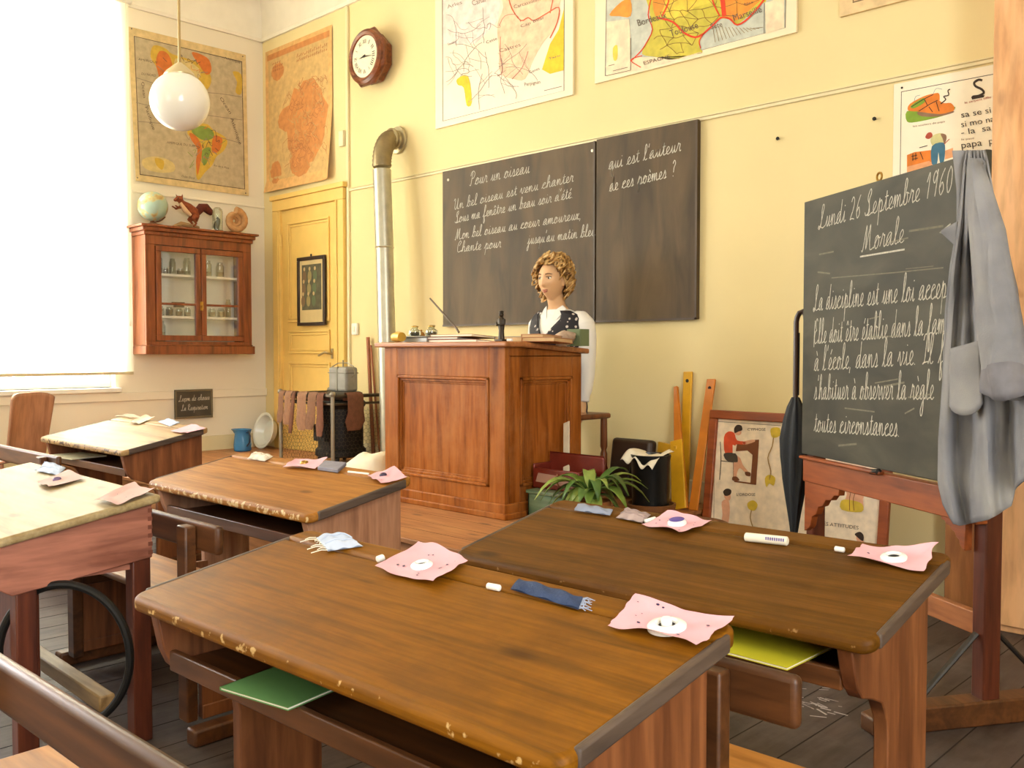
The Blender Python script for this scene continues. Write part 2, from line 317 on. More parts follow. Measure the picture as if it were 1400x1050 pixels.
def write(m, txt, p0, p1, xh, mp, w, mi, fade=0):      # text from 2d point p0 to p1, x-height xh
    st, W = strokes(txt); dx, dy = p1[0] - p0[0], p1[1] - p0[1]; l = sqrt(dx * dx + dy * dy); ux, uy = dx / l, dy / l; k = l / W
    for p in st: m.ribbon([(p0[0] + ux * a * k - uy * b * xh, p0[1] + uy * a * k + ux * b * xh) for a, b in p], w, mp, mi)
_tc = {}
def glyph_mesh(txt):
    if txt in _tc: return _tc[txt]
    cu = bpy.data.curves.new('t', 'FONT'); cu.body = txt; cu.size = 1; cu.resolution_u = 3
    ob = bpy.data.objects.new('t', cu); COL.objects.link(ob); dg = bpy.context.evaluated_depsgraph_get()
    me = bpy.data.meshes.new_from_object(ob.evaluated_get(dg)); vs = [(v.co.x, v.co.y) for v in me.vertices]; fs = [list(p.vertices) for p in me.polygons]
    bpy.data.objects.remove(ob); bpy.data.curves.remove(cu); bpy.data.meshes.remove(me)
    x1 = max([v[0] for v in vs] + [.01]); _tc[txt] = (vs, fs, x1); return _tc[txt]
def printed(m, txt, p0, p1, h, mp, mi, sg=1):
    vs, fs, W = glyph_mesh(txt); dx, dy = p1[0] - p0[0], p1[1] - p0[1]; l = sqrt(dx * dx + dy * dy); ux, uy = dx / l, dy / l; k = l / W; hh = h / .7
    m.add([mp(p0[0] + ux * a * k - uy * b * hh * sg, p0[1] + uy * a * k + ux * b * hh * sg) for a, b in vs], fs, mi)
def printed_px(m, txt, p0, p1, h, mp, mi): printed(m, txt, p0, p1, h, mp, mi, -1)
def frame4(bx, x0, x1, z0, z1, t):      # four frame members that meet without overlapping
    bx(x0, z0, x1, z0 + t); bx(x0, z1 - t, x1, z1); bx(x0, z0 + t, x0 + t, z1 - t); bx(x1 - t, z0 + t, x1, z1 - t)
# ================================================================== materials
M_WALL = mat('#E7D49E', .75, var=.03, nscale=1.4, bump=.04, bscale=60, spec=.25, name='wall_distemper')
M_WALLL = mat('#EEE4CC', .75, var=.03, nscale=1.4, bump=.04, bscale=60, spec=.25, name='wall_distemper_bounce_lift')  # left wall colour lightened to offset orange bounce; brightness put into the paint
M_FRIEZE = mat('#F1E9D6', .8, var=.03, spec=.2, name='ceiling_white')
M_TRIM = mat('#E6D8AC', .5, var=.03, name='cream_gloss')
M_DOOR = mat('#E6C069', .45, var=.05, name='door_yellow')
M_WHITEPAINT = mat('#F2EEDF', .45, var=.03, name='white_paint')
M_FLOOR = wood('floor_planks', '#4A3D37', '#2E2420', 'y', .6, 10, .9, False, '#574A44', ('#6E6762', .4), bump=.3)
M_PLAT = wood('platform_planks', '#B47A48', '#8C5830', 'x', .5, 10, .9, True, '#C08A56')
M_DESK = wood('desk_brown', '#86540A', '#6A430A', 'x', .5, 20, 1.0, True, '#8A580F', ('#56350C', .55), ('#C9A468', .022, .50), spec=.14)
M_DESK2 = wood('desk_dark_brown', '#694208', '#523305', 'x', .5, 20, 1.0, True, '#7A4E1C', ('#402812', .45), ('#A07A48', .02, .52), spec=.14)
M_DESK3 = wood('desk_honey', '#A66C28', '#86541A', 'x', .48, 18, 1.0, True, '#B47C36', ('#7E501E', .3), ('#D8BA84', .035, .46), spec=.16)
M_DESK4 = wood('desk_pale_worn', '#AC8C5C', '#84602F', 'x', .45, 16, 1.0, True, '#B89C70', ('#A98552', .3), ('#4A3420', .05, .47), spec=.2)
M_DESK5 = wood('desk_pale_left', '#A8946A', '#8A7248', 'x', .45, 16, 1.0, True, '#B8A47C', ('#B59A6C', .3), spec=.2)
M_SIDE = wood('desk_side_brown', '#7E4A28', '#552C14', 'z', .5, 12, 1.0, True, '#A0653A')
M_SIDEPALE = wood('desk_side_pinkish', '#B98664', '#8C5B40', 'z', .55, 12, 1.0, True, '#C49474')
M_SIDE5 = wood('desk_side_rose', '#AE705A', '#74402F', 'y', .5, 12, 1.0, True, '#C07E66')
M_BENCH = wood('bench_brown', '#5E381B', '#3A200D', 'x', .42, 12, 1.0, False, '#754724')
M_SEAT = wood('bench_seat_orange', '#B87A35', '#8A5420', 'x', .45, 10, 1.0, True, '#C98B45')
M_DARKW = wood('dark_mahogany', '#5E2C1A', '#3A180E', 'z', .4, 12, 1.0, False, '#703820')
M_CAB = wood('cabinet_mahogany', '#8A4A26', '#5E2C14', 'z', .38, 12, 1.0, False, '#99562D')
M_TD = wood('teacher_desk_oak', '#A25C20', '#763C10', 'z', .42, 12, .8, True, '#B06C34', ('#C48C58', .25), spec=.15)
M_TDTOP = wood('teacher_desk_top', '#B07040', '#86502A', 'x', .42, 12, .8, False, '#BE7E4C')
M_PINE = wood('pine_boards', '#EDB680', '#DA9C64', 'z', .5, 8, .7, True, '#ECBB8C')
M_RAIL = wood('easel_orange_wood', '#9A4E20', '#6E3210', 'x', .42, 12, 1.0, False, '#A85A28')
M_GLASS = glass_mat('clear_glass'); M_JAR = glass_mat('jar_glass', (.86, .92, .86, 1), .3); M_PANE = pane_mat('window_pane')
M_BRASS = mat('#B08A45', .35, 1.0, var=.1, name='brass'); M_IRON = mat('#23211F', .5, .6, var=.1, name='black_iron')
M_ZINC = mat('#B9B6A4', .38, .75, var=.12, nscale=14, name='galvanised_sheet')
M_BLACK = mat('#1E1C1A', .55, name='black'); M_CHALK = mat('#C8C2B2', .9, var=.25, nscale=90, name='chalk_line'); M_CHALKDIM = mat('#7A7462', .9, var=.2, nscale=60, name='chalk_faint')
M_PAPER = mat('#F0E8D2', .8, var=.03, name='paper'); M_PORC = mat('#F4F2EE', .2, var=.01, name='porcelain'); M_INK = mat('#2A2450', .3, name='ink')
M_PINK = mat('#E8B0BA', .85, var=.04, nscale=14, bump=.05, name='pink_blotter')
M_CHALKSTICK = mat('#F5F2EA', .9, var=.02, name='chalk_stick')

# ================================================================== the room
WINS = [(1.7, 3.0), (-.4, .9), (-2.65, -1.35)]; SILL, HEAD = .84, 3.74
m = MB(); m.box((WALL_X - .3, REAR_Y - .3, -.12), (RIGHT_X + .3, WALL_Y + .3, 0)); fl = struct(m.build('floor', M_FLOOR, smooth=0))
# plank joints as thin dark grooves in the boards
m = MB(); m.box((WALL_X, 2.61, 0), (-2.66, WALL_Y, .275)); m.box((WALL_X, 2.585, .275), (-2.645, WALL_Y, .3)); pf = struct(m.build('trim_1', M_PLAT, bevel=.005))
m = MB()
for k in range(1, 12): m.box((WALL_X, 2.6 + k * .15, .2995), (-2.65, 2.603 + k * .15, .3004))
struct(m.build('trim_2', mat('#4A2B14', .8, name='joint_dark'), smooth=0))
m = MB()
for k in range(60): m.box((WALL_X + k * .16, REAR_Y, -.001), (WALL_X + k * .16 + .004, WALL_Y, .0006))
struct(m.build('trim_3', mat('#1E1510', .9, name='floor_joint'), smooth=0))
m = MB(); m.box((WALL_X - .3, REAR_Y - .3, CEIL), (RIGHT_X + .3, WALL_Y + .3, CEIL + .1)); struct(m.build('ceiling', M_FRIEZE, smooth=0))
m = MB(); m.box((WALL_X - .3, WALL_Y, 0), (RIGHT_X + .3, WALL_Y + .2, CEIL)); struct(m.build('wall_back', M_WALL, smooth=0))
m = MB(); m.box((RIGHT_X, REAR_Y, 0), (RIGHT_X + .2, WALL_Y, SILL)); m.box((RIGHT_X, REAR_Y, HEAD), (RIGHT_X + .2, WALL_Y, CEIL)); m.box((RIGHT_X, REAR_Y, SILL), (RIGHT_X + .2, -1.6, HEAD)); m.box((RIGHT_X, .4, SILL), (RIGHT_X + .2, WALL_Y, HEAD)); struct(m.build('wall_right', M_WALL, smooth=0))
m = MB(); ys = [REAR_Y]
for a, b in sorted(WINS): ys += [a, b]
ys.append(WALL_Y)
m.box((WALL_X - .25, REAR_Y, 0), (WALL_X, WALL_Y, SILL)); m.box((WALL_X - .25, REAR_Y, HEAD), (WALL_X, WALL_Y, CEIL))
for k in range(0, len(ys), 2): m.box((WALL_X - .25, ys[k], SILL), (WALL_X, ys[k + 1], HEAD))
struct(m.build('wall_left', M_WALLL, smooth=0))
m = MB(); m.box((WALL_X - .3, REAR_Y - .25, 0), (RIGHT_X + .2, REAR_Y, SILL)); m.box((WALL_X - .3, REAR_Y - .25, HEAD), (RIGHT_X + .2, REAR_Y, CEIL))
m.box((WALL_X - .3, REAR_Y - .25, SILL), (-3.3, REAR_Y, HEAD)); m.box((-1.1, REAR_Y - .25, SILL), (RIGHT_X + .2, REAR_Y, HEAD)); struct(m.build('wall_rear', M_WALL, smooth=0))
def window(i, a, b, X=WALL_X - .12):
    m = MB(); t = .05
    for y0, y1 in ((a, a + t), (b - t, b), ((a + b) / 2 - .035, (a + b) / 2 + .035)): m.box((X - .03, y0, SILL), (X + .03, y1, HEAD))
    for z in (SILL, SILL + 1.95, HEAD - t): m.box((X - .031, a, z), (X + .031, b, z + t))
    w = struct(m.build('window_%d' % i, M_WHITEPAINT, bevel=.004))
    m = MB(); m.box((X - .003, a + t, SILL + t), (X + .003, b - t, HEAD - t)); m.build('pane', M_PANE, w, smooth=0)
    m = MB(); m.box((WALL_X - .1, a - .03, SILL - .035), (WALL_X + .05, b + .03, SILL)); m.build('window_sill', M_WHITEPAINT, w, bevel=.006)
for i, (a, b) in enumerate(WINS): window(i + 1, a, b)
m = MB(); X = RIGHT_X + .1  # unseen window frame added around the right-hand fill light
for y0, y1 in ((-1.6, -1.55), (.35, .4), (-.635, -.565)): m.box((X - .03, y0, SILL), (X + .03, y1, HEAD))
for z in (SILL, SILL + 1.95, HEAD - .05): m.box((X - .031, -1.6, z), (X + .031, .4, z + .05))
w = struct(m.build('window_5', M_WHITEPAINT, bevel=.004)); m = MB(); m.box((X - .003, -1.55, SILL + .05), (X + .003, .35, HEAD - .05)); m.build('pane', M_PANE, w, smooth=0)
for k, (a, b) in enumerate(((-3.3, -1.1),)):
    m = MB(); Y = REAR_Y - .12
    for x0, x1 in ((a, a + .05), (b - .05, b), ((a + b) / 2 - .035, (a + b) / 2 + .035)): m.box((x0, Y - .03, SILL), (x1, Y + .03, HEAD))
    for z in (SILL, SILL + 1.95, HEAD - .05): m.box((a, Y - .031, z), (b, Y + .031, z + .05))
    w = struct(m.build('window_%d' % (k + 4), M_WHITEPAINT, bevel=.004)); m = MB(); m.box((a + .05, Y - .003, SILL + .05), (b - .05, Y + .003, HEAD - .05)); m.build('pane', M_PANE, w, smooth=0)
# ledge under the window running along the left wall
m = MB(); m.box((WALL_X, REAR_Y, .735), (WALL_X + .022, WALL_Y, .80)); m.box((WALL_X, REAR_Y, .80), (WALL_X + .035, 3.0, .825)); struct(m.build('trim_4', M_WALLL, bevel=.004))
m = MB(); m.box((WALL_X, 3.15, 2.345), (WALL_X + .012, WALL_Y, 2.362)); struct(m.build('trim_5', M_WALLL, bevel=.003))
m = MB(); m.box((-5.92, WALL_Y - .012, 2.345), (RIGHT_X, WALL_Y, 2.362)); m.box((-5.92, WALL_Y - .018, 2.362), (RIGHT_X, WALL_Y, 2.369)); struct(m.build('trim_6', M_TRIM, bevel=.003))
m = MB(); m.box((-5.945, WALL_Y - .018, .3), (-5.915, WALL_Y, 3.75)); struct(m.build('trim_7', M_TRIM, bevel=.004))
# cornice: a pale cove above the picture line, and the boxed column in the corner
prof = [(0, 3.755), (.02, 3.755), (.025, 3.78), (.012, 3.80), (.012, 4.0), (.03, 4.05), (.10, 4.14), (.22, 4.20), (.26, 4.22), (.26, CEIL), (0, CEIL)]
m = MB(); m.prism([(WALL_Y - a, z) for a, z in prof], 'x', WALL_X, RIGHT_X); struct(m.build('trim_8', M_FRIEZE))
m = MB(); m.prism([(WALL_X + a, z) for a, z in prof], 'y', REAR_Y, WALL_Y); struct(m.build('trim_9', M_FRIEZE))
for nm, a, b in (('baseboard_left', (WALL_X, REAR_Y, 0), (WALL_X + .018, WALL_Y, .42)),): m = MB(); m.box(a, b); struct(m.build(nm, M_TRIM, bevel=.006))
m = MB(); m.box((-5.9, WALL_Y - .016, .3), (-2.66, WALL_Y, .42)); m.box((-2.66, WALL_Y - .016, 0), (RIGHT_X, WALL_Y, .12)); struct(m.build('baseboard_back', M_TRIM, bevel=.005))
# door in the back wall
dx0, dx1, dz = -6.96, -5.95, 2.40
m = MB()
m.box((dx0, WALL_Y - .045, .3), (dx0 + .11, WALL_Y, dz - .11)); m.box((dx1 - .11, WALL_Y - .045, .3), (dx1, WALL_Y, dz - .11)); m.box((dx0, WALL_Y - .0452, dz - .11), (dx1, WALL_Y, dz - .02))
m.box((dx0 - .02, WALL_Y - .06, dz - .02), (dx1 + .02, WALL_Y, dz + .02))
m.box((dx0 + .075, WALL_Y - .055, .3), (dx0 + .095, WALL_Y - .045, dz - .112)); m.box((dx1 - .095, WALL_Y - .055, .3), (dx1 - .075, WALL_Y - .045, dz - .112))
door = struct(m.build('door_1', M_DOOR, bevel=.005))
m = MB(); x0, x1 = dx0 + .11, dx1 - .11; y = WALL_Y - .02
def fr(x0, x1, z0, z1):
    for k, (o, d) in enumerate(((0, .014), (.022, .008))):
        a, b, c, e = x0 + o, x1 - o, z0 + o, z1 - o; t = .018
        frame4(lambda p, q, r, w: m.box((p, y - d, q), (r, y, w)), a, b, c, e, t)
m.box((x0, y, .3), (x1, WALL_Y, dz - .11)); fr(x0 + .1, x1 - .1, 1.36, dz - .22); fr(x0 + .1, x1 - .1, 1.1, 1.29); fr(x0 + .1, x1 - .1, .42, 1.03)
m.build('door_leaf', M_DOOR, door, bevel=.003)
m = MB(); hx = x1 - .075; m.box((hx - .012, y - .008, 1.06), (hx + .012, y, 1.14)); m.tube([(hx, y - .01, 1.10), (hx, y - .05, 1.105), (hx - .03, y - .055, 1.11), (hx - .11, y - .055, 1.085)], .009, 8)
m.build('door_handle', mat('#A8946A', .4, .5, name='door_handle_metal'), door)
m = MB(); 
for z in (.55, 2.0): m.tube([(x0 + .005, y - .012, z), (x0 + .005, y - .012, z + .09)], .009, 8)
m.build('hinge', M_DOOR, door)

# roller blind
bl = root('roller_blind', 'pale translucent roller blind drawn down over the bright window on the left', 'blind', (WALL_X + .05, 2.43, 3.78))
mb_ = bpy.data.materials.new('blind_fabric'); mb_.use_nodes = True; N, L = nt(mb_); N.clear(); o_ = N.new('ShaderNodeOutputMaterial'); t_ = N.new('ShaderNodeBsdfTranslucent'); t_.inputs[0].default_value = (.86, .82, .66, 1)
d_ = N.new('ShaderNodeBsdfDiffuse'); d_.inputs[0].default_value = (.86, .82, .66, 1); x_ = N.new('ShaderNodeMixShader'); x_.inputs[0].default_value = .35; L.new(t_.outputs[0], x_.inputs[1]); L.new(d_.outputs[0], x_.inputs[2]); L.new(x_.outputs[0], o_.inputs[0])
m = MB(); m.grid(lambda u, v: Vector((WALL_X + .05 + .004 * sin(9 * u) * (1 - v), 1.66 + 1.46 * u, .955 + 2.82 * v)), 30, 8); m.build('blind_fabric', mb_, bl, local=False)
m = MB(); m.box((WALL_X + .042, 1.66, .94), (WALL_X + .058, 3.12, .962)); m.build('bottom_bar', mat('#D8C9A0', .5), bl, local=False, bevel=.003)
m = MB(); m.tube([(WALL_X + .05, 1.64, 3.79), (WALL_X + .05, 3.14, 3.79)], .03, 12); m.build('roller', M_WHITEPAINT, bl, local=False)
m = MB(); m.tube([(WALL_X + .07, 3.09, 3.77), (WALL_X + .07, 3.09, 1.34)], .0025, 5); m.ball((WALL_X + .07, 3.09, 1.33), (.008, .008, .02)); m.build('pull_cord', M_PAPER, bl, local=False)

# ================================================================== wall charts
P2 = lambda c, r=.8: mat(c, r, var=.14, nscale=22)
def area_poly(m, pts, pl, off, mi, sm=3, cl=True):
    p = cat_rom(pts, sm, True) if sm else pts
    m.face([pl(u, v, off) for u, v in p], mi)
def line_px(m, pts, pl, off, w, mi, sm=3):
    p = cat_rom(pts, sm) if sm and len(pts) > 2 else pts; mp = lambda a, b: pl(a, b, off); m.ribbon(p, w, mp, mi)
def sheet(m, pts, pl, off, t, mi, curl=0):
    a = [pl(u, v, off) for u, v in pts]; n = Vector((1, 0, 0)) if pl is lw else Vector((0, -1, 0)); m.slab(a, n, -t + .0, mi) if False else m.slab([p - n * t for p in a], n, t, mi)
# --- relief map of the Americas, left wall
mm_ = [P2('#D6BC86'), P2('#B9A886'), P2('#8E7F6A'), P2('#C9A63E'), P2('#C9702E'), P2('#7F9440'), P2('#CDB77A'), P2('#5A4A38')]
m = MB(); sheet(m, [(175, 36), (336, 75), (340, 268), (186, 247)], lw, .012, .004, 0)
area_poly(m, [(183, 49), (331, 84), (335, 259), (191, 239)], lw, .0125, 7, 0); area_poly(m, [(184, 50), (330, 85), (334, 258), (192, 238)], lw, .013, 1, 0)
area_poly(m, [(210, 62), (226, 66), (236, 74), (262, 82), (281, 92), (289, 108), (284, 122), (272, 125), (262, 135), (252, 150), (243, 160), (236, 150), (226, 140), (218, 118), (216, 96), (206, 78)], lw, .0134, 3)
area_poly(m, [(218, 70), (230, 74), (236, 92), (232, 110), (227, 138), (220, 130), (217, 104), (213, 86)], lw, .0138, 4)
area_poly(m, [(262, 72), (274, 74), (286, 82), (289, 97), (282, 102), (273, 90)], lw, .0138, 4); area_poly(m, [(240, 80), (262, 86), (274, 98), (268, 112), (250, 118), (240, 100)], lw, .0138, 6)
area_poly(m, [(256, 180), (270, 170), (284, 170), (292, 178), (306, 186), (311, 194), (306, 206), (296, 214), (290, 226), (280, 236), (272, 246), (268, 240), (268, 220), (270, 204), (262, 190)], lw, .0134, 3)
area_poly(m, [(259, 182), (268, 186), (276, 202), (274, 222), (270, 240), (268, 220), (270, 204), (262, 192)], lw, .0138, 4)
area_poly(m, [(262, 178), (276, 172), (290, 178), (292, 188), (280, 192), (268, 186)], lw, .0137, 5); area_poly(m, [(276, 206), (288, 202), (284, 220), (278, 226)], lw, .0137, 5); area_poly(m, [(292, 186), (304, 190), (300, 206), (290, 208)], lw, .0138, 4)
area_poly(m, [(318, 98), (330, 102), (330, 128), (322, 126), (324, 112)], lw, .0135, 3); area_poly(m, [(195, 218), (215, 214), (236, 222), (238, 234), (218, 236), (198, 230)], lw, .0135, 6); area_poly(m, [(212, 216), (224, 220), (222, 232), (214, 226)], lw, .0138, 3)
for p in ([(186, 106), (240, 122), (300, 128), (332, 133)], [(188, 166), (240, 172), (330, 196)], [(186, 140), (230, 150), (331, 164)]): line_px(m, p, lw, .0136, .9, 2)
mp_ = lambda a, b: lw(a, b, .014)
printed_px(m, 'AMERIQUE', (189, 82), (215, 87), 3, mp_, 7); printed_px(m, 'DU NORD', (193, 102), (213, 105), 3, mp_, 7); printed_px(m, 'AMERIQUE DU SUD', (228, 196), (266, 201), 3, mp_, 7); printed_px(m, 'Ocean', (193, 112), (196, 134), 4, mp_, 7); printed_px(m, 'Pacifique', (198, 146), (209, 178), 4, mp_, 7); printed_px(m, 'Ocean', (300, 134), (314, 156), 4, mp_, 7); printed_px(m, 'Atlantique', (315, 162), (327, 198), 4, mp_, 7)
printed_px(m, 'Océan Glacial', (248, 242), (266, 245), 3, mp_, 7); printed_px(m, 'Atlantique', (306, 80), (328, 87), 3, mp_, 7); printed_px(m, 'Rio de la Plata', (292, 227), (313, 231), 2.5, mp_, 7)
rnd = random.Random(5)
for k in range(60):
    a, b = rnd.choice(((225, 90), (230, 130), (262, 90), (280, 195), (272, 215), (295, 195), (268, 190), (250, 110))); a += rnd.gauss(0, 7); b += rnd.gauss(0, 8); line_px(m, [(a, b), (a + jit(6), b + jit(6)), (a + jit(8), b + jit(8))], lw, .0142, .7, rnd.choice((2, 4, 5, 7)))
for p in ((180, 39), (332, 77), (188, 243), (336, 264)): m.ball(lw(p[0], p[1], .014), .006, 8, 6, 2)
one('wall_map', m, mm_, 'faded relief map of the Americas on the left wall behind the globe lamp', 'map', lw(258, 155, .012), 'wall maps', smooth=0)
# --- old brown map beside it on the back wall
mm_ = [P2('#D8A868'), P2('#C9A56A'), P2('#C48246'), P2('#A4683A'), P2('#B4935E')]
m = MB(); c0, c1, c2, c3 = (365, 73), (454, 35), (457, 238), (361, 265)
def oldm(u, v): 
    X = -7.10 + .97 * u; z = 2.47 + 1.19 * v; d = .01 + .05 * max(0, (u - .82) / .18) ** 2 * max(0, 1 - v * 2.2) + .012 * (1 - v) * sin(3 * u) ** 2 + .03 * max(0, .08 - v) / .08 * (1 - u)
    return Vector((X, WALL_Y - d, z))
def omp(a, b, e=.0012): p = oldm(a, b); p.y -= e; return p
m.grid(oldm, 24, 24, 0); m.grid(lambda u, v: oldm(u, v) + Vector((0, .002, 0)), 24, 24, 0)
m.grid(lambda u, v: omp(.05 + .9 * u, .07 + .86 * v, .0006), 20, 20, 1)
m.grid(lambda u, v: omp(.03 + .94 * u, .93 + .04 * v, .0008), 16, 2, 2)
def blob(cx, cy, rx, ry, n=26, s=0): return [(cx + rx * cos(2 * pi * k / n) * (1 + .22 * mnoise.noise((k * .7, s, 0))), cy + ry * sin(2 * pi * k / n) * (1 + .22 * mnoise.noise((k * .7, s + 5, 3)))) for k in range(n)]
def flatblob(cx, cy, rx, ry, e, mi, s):
    # triangle fan so the patch follows the curl of the sheet
    b = blob(cx, cy, rx, ry, 26, s); k = len(b); vs = [omp(cx, cy, e)] + [omp(cx + (x - cx) * .5, cy + (y - cy) * .5, e) for x, y in b] + [omp(x, y, e) for x, y in b]
    m.add(vs, [(0, 1 + i, 1 + (i + 1) % k) for i in range(k)] + [(1 + i, 1 + k + i, 1 + k + (i + 1) % k, 1 + (i + 1) % k) for i in range(k)], mi)
flatblob(.63, .42, .3, .28, .0014, 2, 1); flatblob(.4, .48, .2, .09, .0015, 2, 2); flatblob(.55, .16, .16, .1, .0016, 2, 4); flatblob(.2, .83, .1, .06, .0016, 2, 3); flatblob(.16, .13, .09, .08, .0016, 2, 7)
for k in range(90):
    a, b = .38 + random.random() * .54, .12 + random.random() * .58; pts = [(a, b)]
    for j in range(6): a += jit(.05); b += jit(.04); pts.append((min(.94, max(.28, a)), min(.74, max(.1, b))))
    m.ribbon(cat_rom(pts, 3), .0035, lambda x, y: omp(x, y, .0022), 3 if k % 3 else 4)
for r in range(2):
    for k in range(16): m.ribbon([(.5 + k * .028, .875 - r * .03), (.515 + k * .028, .89 - r * .03 + jit(.01))], .008, lambda x, y: omp(x, y, .0022), 3)
for k in range(14): m.ribbon([(.12 + (k % 5) * .035, .84 + (k // 5) * .025), (.14 + (k % 5) * .035, .85 + (k // 5) * .025)], .008, lambda x, y: omp(x, y, .0024), 3)
m.ribbon([(.18, .075), (.23, .088)], .012, lambda x, y: omp(x, y, .002), 3)
one('wall_map', m, mm_, 'old browned map with curling lower corner on the wall above the yellow door', 'map', (-6.6, WALL_Y, 3.06), 'wall maps', smooth=60, fix=False)
# --- the two glossy charts and the third at the top edge; drawn on in wall coordinates
def wall_chart(x0, x1, z0, z1, paper, d=.012):
    m = MB(); m.box((x0, WALL_Y - d - .006, z0), (x1, WALL_Y - .002, z1), 0); return m
B = lambda o: (lambda u, v, off=o: bw(u, v, off))
mm_ = [mat('#F4E6C4', .35, var=.03), mat('#F2E2C8', .35, var=.04), P2('#8C7C6C'), P2('#E8C030'), P2('#F0C8A4'), P2('#D0603C'), P2('#9A8A80'), P2('#EAD8CC', .35), P2('#C88A78')]
m = wall_chart(-4.90, -3.658, 2.651, 3.70, 0); pl = B(.019); OF = .0195
def ap(pts, mi, k=0, sm=3): area_poly(m, pts, lambda u, v, o: bw(u, v, .0185 + k * .0005), 0, mi, sm)
def lp(pts, w, mi, k=4, sm=3): line_px(m, pts, lambda u, v, o: bw(u, v, .0185 + k * .0005), 0, w, mi, sm)
TOPV = -28
ap([(605, 166), (604, TOPV), (772, TOPV - 12), (771.5, 124)], 2, 0, 0); ap([(606, 165), (605.5, TOPV), (771, TOPV - 12), (770.5, 124)], 1, 1, 0)
ap([(606, 60), (605.5, TOPV), (690, TOPV - 4), (680, 30), (650, 60)], 7, 2, 0)
ap([(690, TOPV), (770, TOPV - 12), (764, 10), (766, 20), (758, 40), (745, 55), (730, 80), (718, 108), (702, 108), (684, 100), (682, 70), (680, 34), (688, 10)], 4, 3)
ap([(771, 12), (770.5, 96), (752, 101), (741, 95), (752, 60), (764, 40)], 3, 4, 0); ap([(625, 108), (640, 104), (645, 140), (638, 144), (634, 120), (626, 116)], 3, 4)
lp([(694, -8), (700, 12), (712, 28), (722, 24), (730, 28), (748, 18), (764, 10), (762, 30), (752, 52)], 1.6, 5, 5); lp([(752, 18), (758, -10)], 1.4, 5, 5); lp([(690, TOPV), (694, -8)], 2, 5, 5)
lp([(682, 36), (690, 22), (705, 20), (712, 30)], 1, 8, 5); lp([(684, 50), (684, 76), (687, 98), (680, 104)], 1.2, 8, 5); lp([(700, 108), (714, 92), (722, 70)], 1.3, 8, 5)
rnd = random.Random(9)
def river(x, y, dx, dy, n, w, dep=0):
    pts = [(x, y)]
    for k in range(n):
        dx += rnd.uniform(-.45, .45); dy += rnd.uniform(-.4, .4); l = sqrt(dx * dx + dy * dy) or 1; x += dx / l * 5; y += dy / l * 5
        if not (609 < x < 767 and y < 158 - (x - 606) * .25): break
        pts.append((x, y))
        if dep < 1 and k % 4 == 2: river(x, y, dx * .5 - dy * rnd.choice((-1, 1)), dy * .5 + dx * rnd.choice((-1, 1)), n // 2, w * .7, dep + 1)
    if len(pts) > 2: lp(pts, w, 6, 5)
for x, y, dx, dy in ((610, 20, 1, .3), (609, 78, 1, -.2), (609, 98, 1, -.3), (610, 112, 1, -.2), (634, 98, .4, -1), (640, 30, .3, 1), (660, 10, .5, 1), (655, 150, .2, -1), (690, 128, 0, -1), (705, 135, .2, -1), (720, 60, -.5, .8), (640, 140, .6, -.7), (622, 60, .8, .1), (612, 40, .9, .4), (690, 60, .5, .9), (735, 110, -.3, -.9), (668, 120, .4, -.9)): river(x, y, dx, dy, 10, .6)
pm = lambda a, b: bw(a, b, .0216)
for t, a, b, h in (('Carcassonne', (703, 12), (740, 0), 5), ('Cap Bear', (712, 38), (745, 25), 4), ('Castres', (683, 72), (712, 63), 5), ('Canal', (646, 8), (664, 2), 7), ('Arles', (612, 12), (632, 5), 5), ('Perpignan', (717, 118), (739, 114), 5), ('Genes', (724, 101), (738, 95), 4), ('Cette', (665, 60), (680, 54), 4), ('Garonne', (612, 62), (624, 58), 3), ('Tarn', (750, 82), (766, 77), 3)): printed_px(m, t, a, b, h, pm, 2)
lp([(744, 124), (768, 118)], .9, 2, 5)
one('wall_map', m, mm_, 'cream river map with yellow patches hanging right of the clock', 'map', (-4.28, WALL_Y, 3.1), 'wall maps', smooth=0)
mm_ = [mat('#F4E2BE', .35, var=.03), P2('#C2C4B4', .35), P2('#6A5A48'), P2('#C8B83A', .35), P2('#E8902A', .35), P2('#D8401E'), P2('#F0D8B4', .35), P2('#8A6A30'), P2('#E0C440', .35)]
m = wall_chart(-3.49, -2.222, 2.681, 3.72, 0)
ap([(827, 104), (829, TOPV), (1077, TOPV - 60), (1074, 38)], 2, 0, 0); ap([(828, 103), (830, TOPV), (1076, TOPV - 60), (1073, 38)], 1, 1, 0)
ap([(890, TOPV - 20), (1060, TOPV - 50), (1050, -6), (1040, 6), (1020, 24), (1008, 33), (998, 27), (984, 26), (972, 34), (958, 50), (956, 64), (960, 72), (940, 76), (920, 82), (898, 78), (878, 74), (884, 58), (892, 40), (888, 14)], 3, 3)
ap([(895, 0), (905, -20), (980, -30), (975, 0), (950, 10), (935, 22), (915, 24), (900, 16)], 8, 4); ap([(984, -30), (1048, -40), (1046, -8), (1020, 18), (1006, 28), (990, 20), (984, 0)], 4, 4); ap([(893, -4), (910, -10), (906, 14), (896, 22)], 4, 5)
ap([(870, 78), (900, 78), (940, 76), (960, 72), (958, 71), (952, 74), (920, 84), (880, 95), (830, 103), (828, 90), (862, 84)], 6, 3, 0)
ap([(829, 30), (860, 26), (862, 52), (863, 96), (829, 103)], 6, 5, 0); ap([(833, 20), (850, 2), (862, 0), (862, 22), (846, 22)], 4, 6); ap([(838, 66), (844, 62), (844, 80), (839, 82)], 8, 6); ap([(1046, 4), (1072, -4), (1072, 38), (1047, 46)], 6, 4, 0)
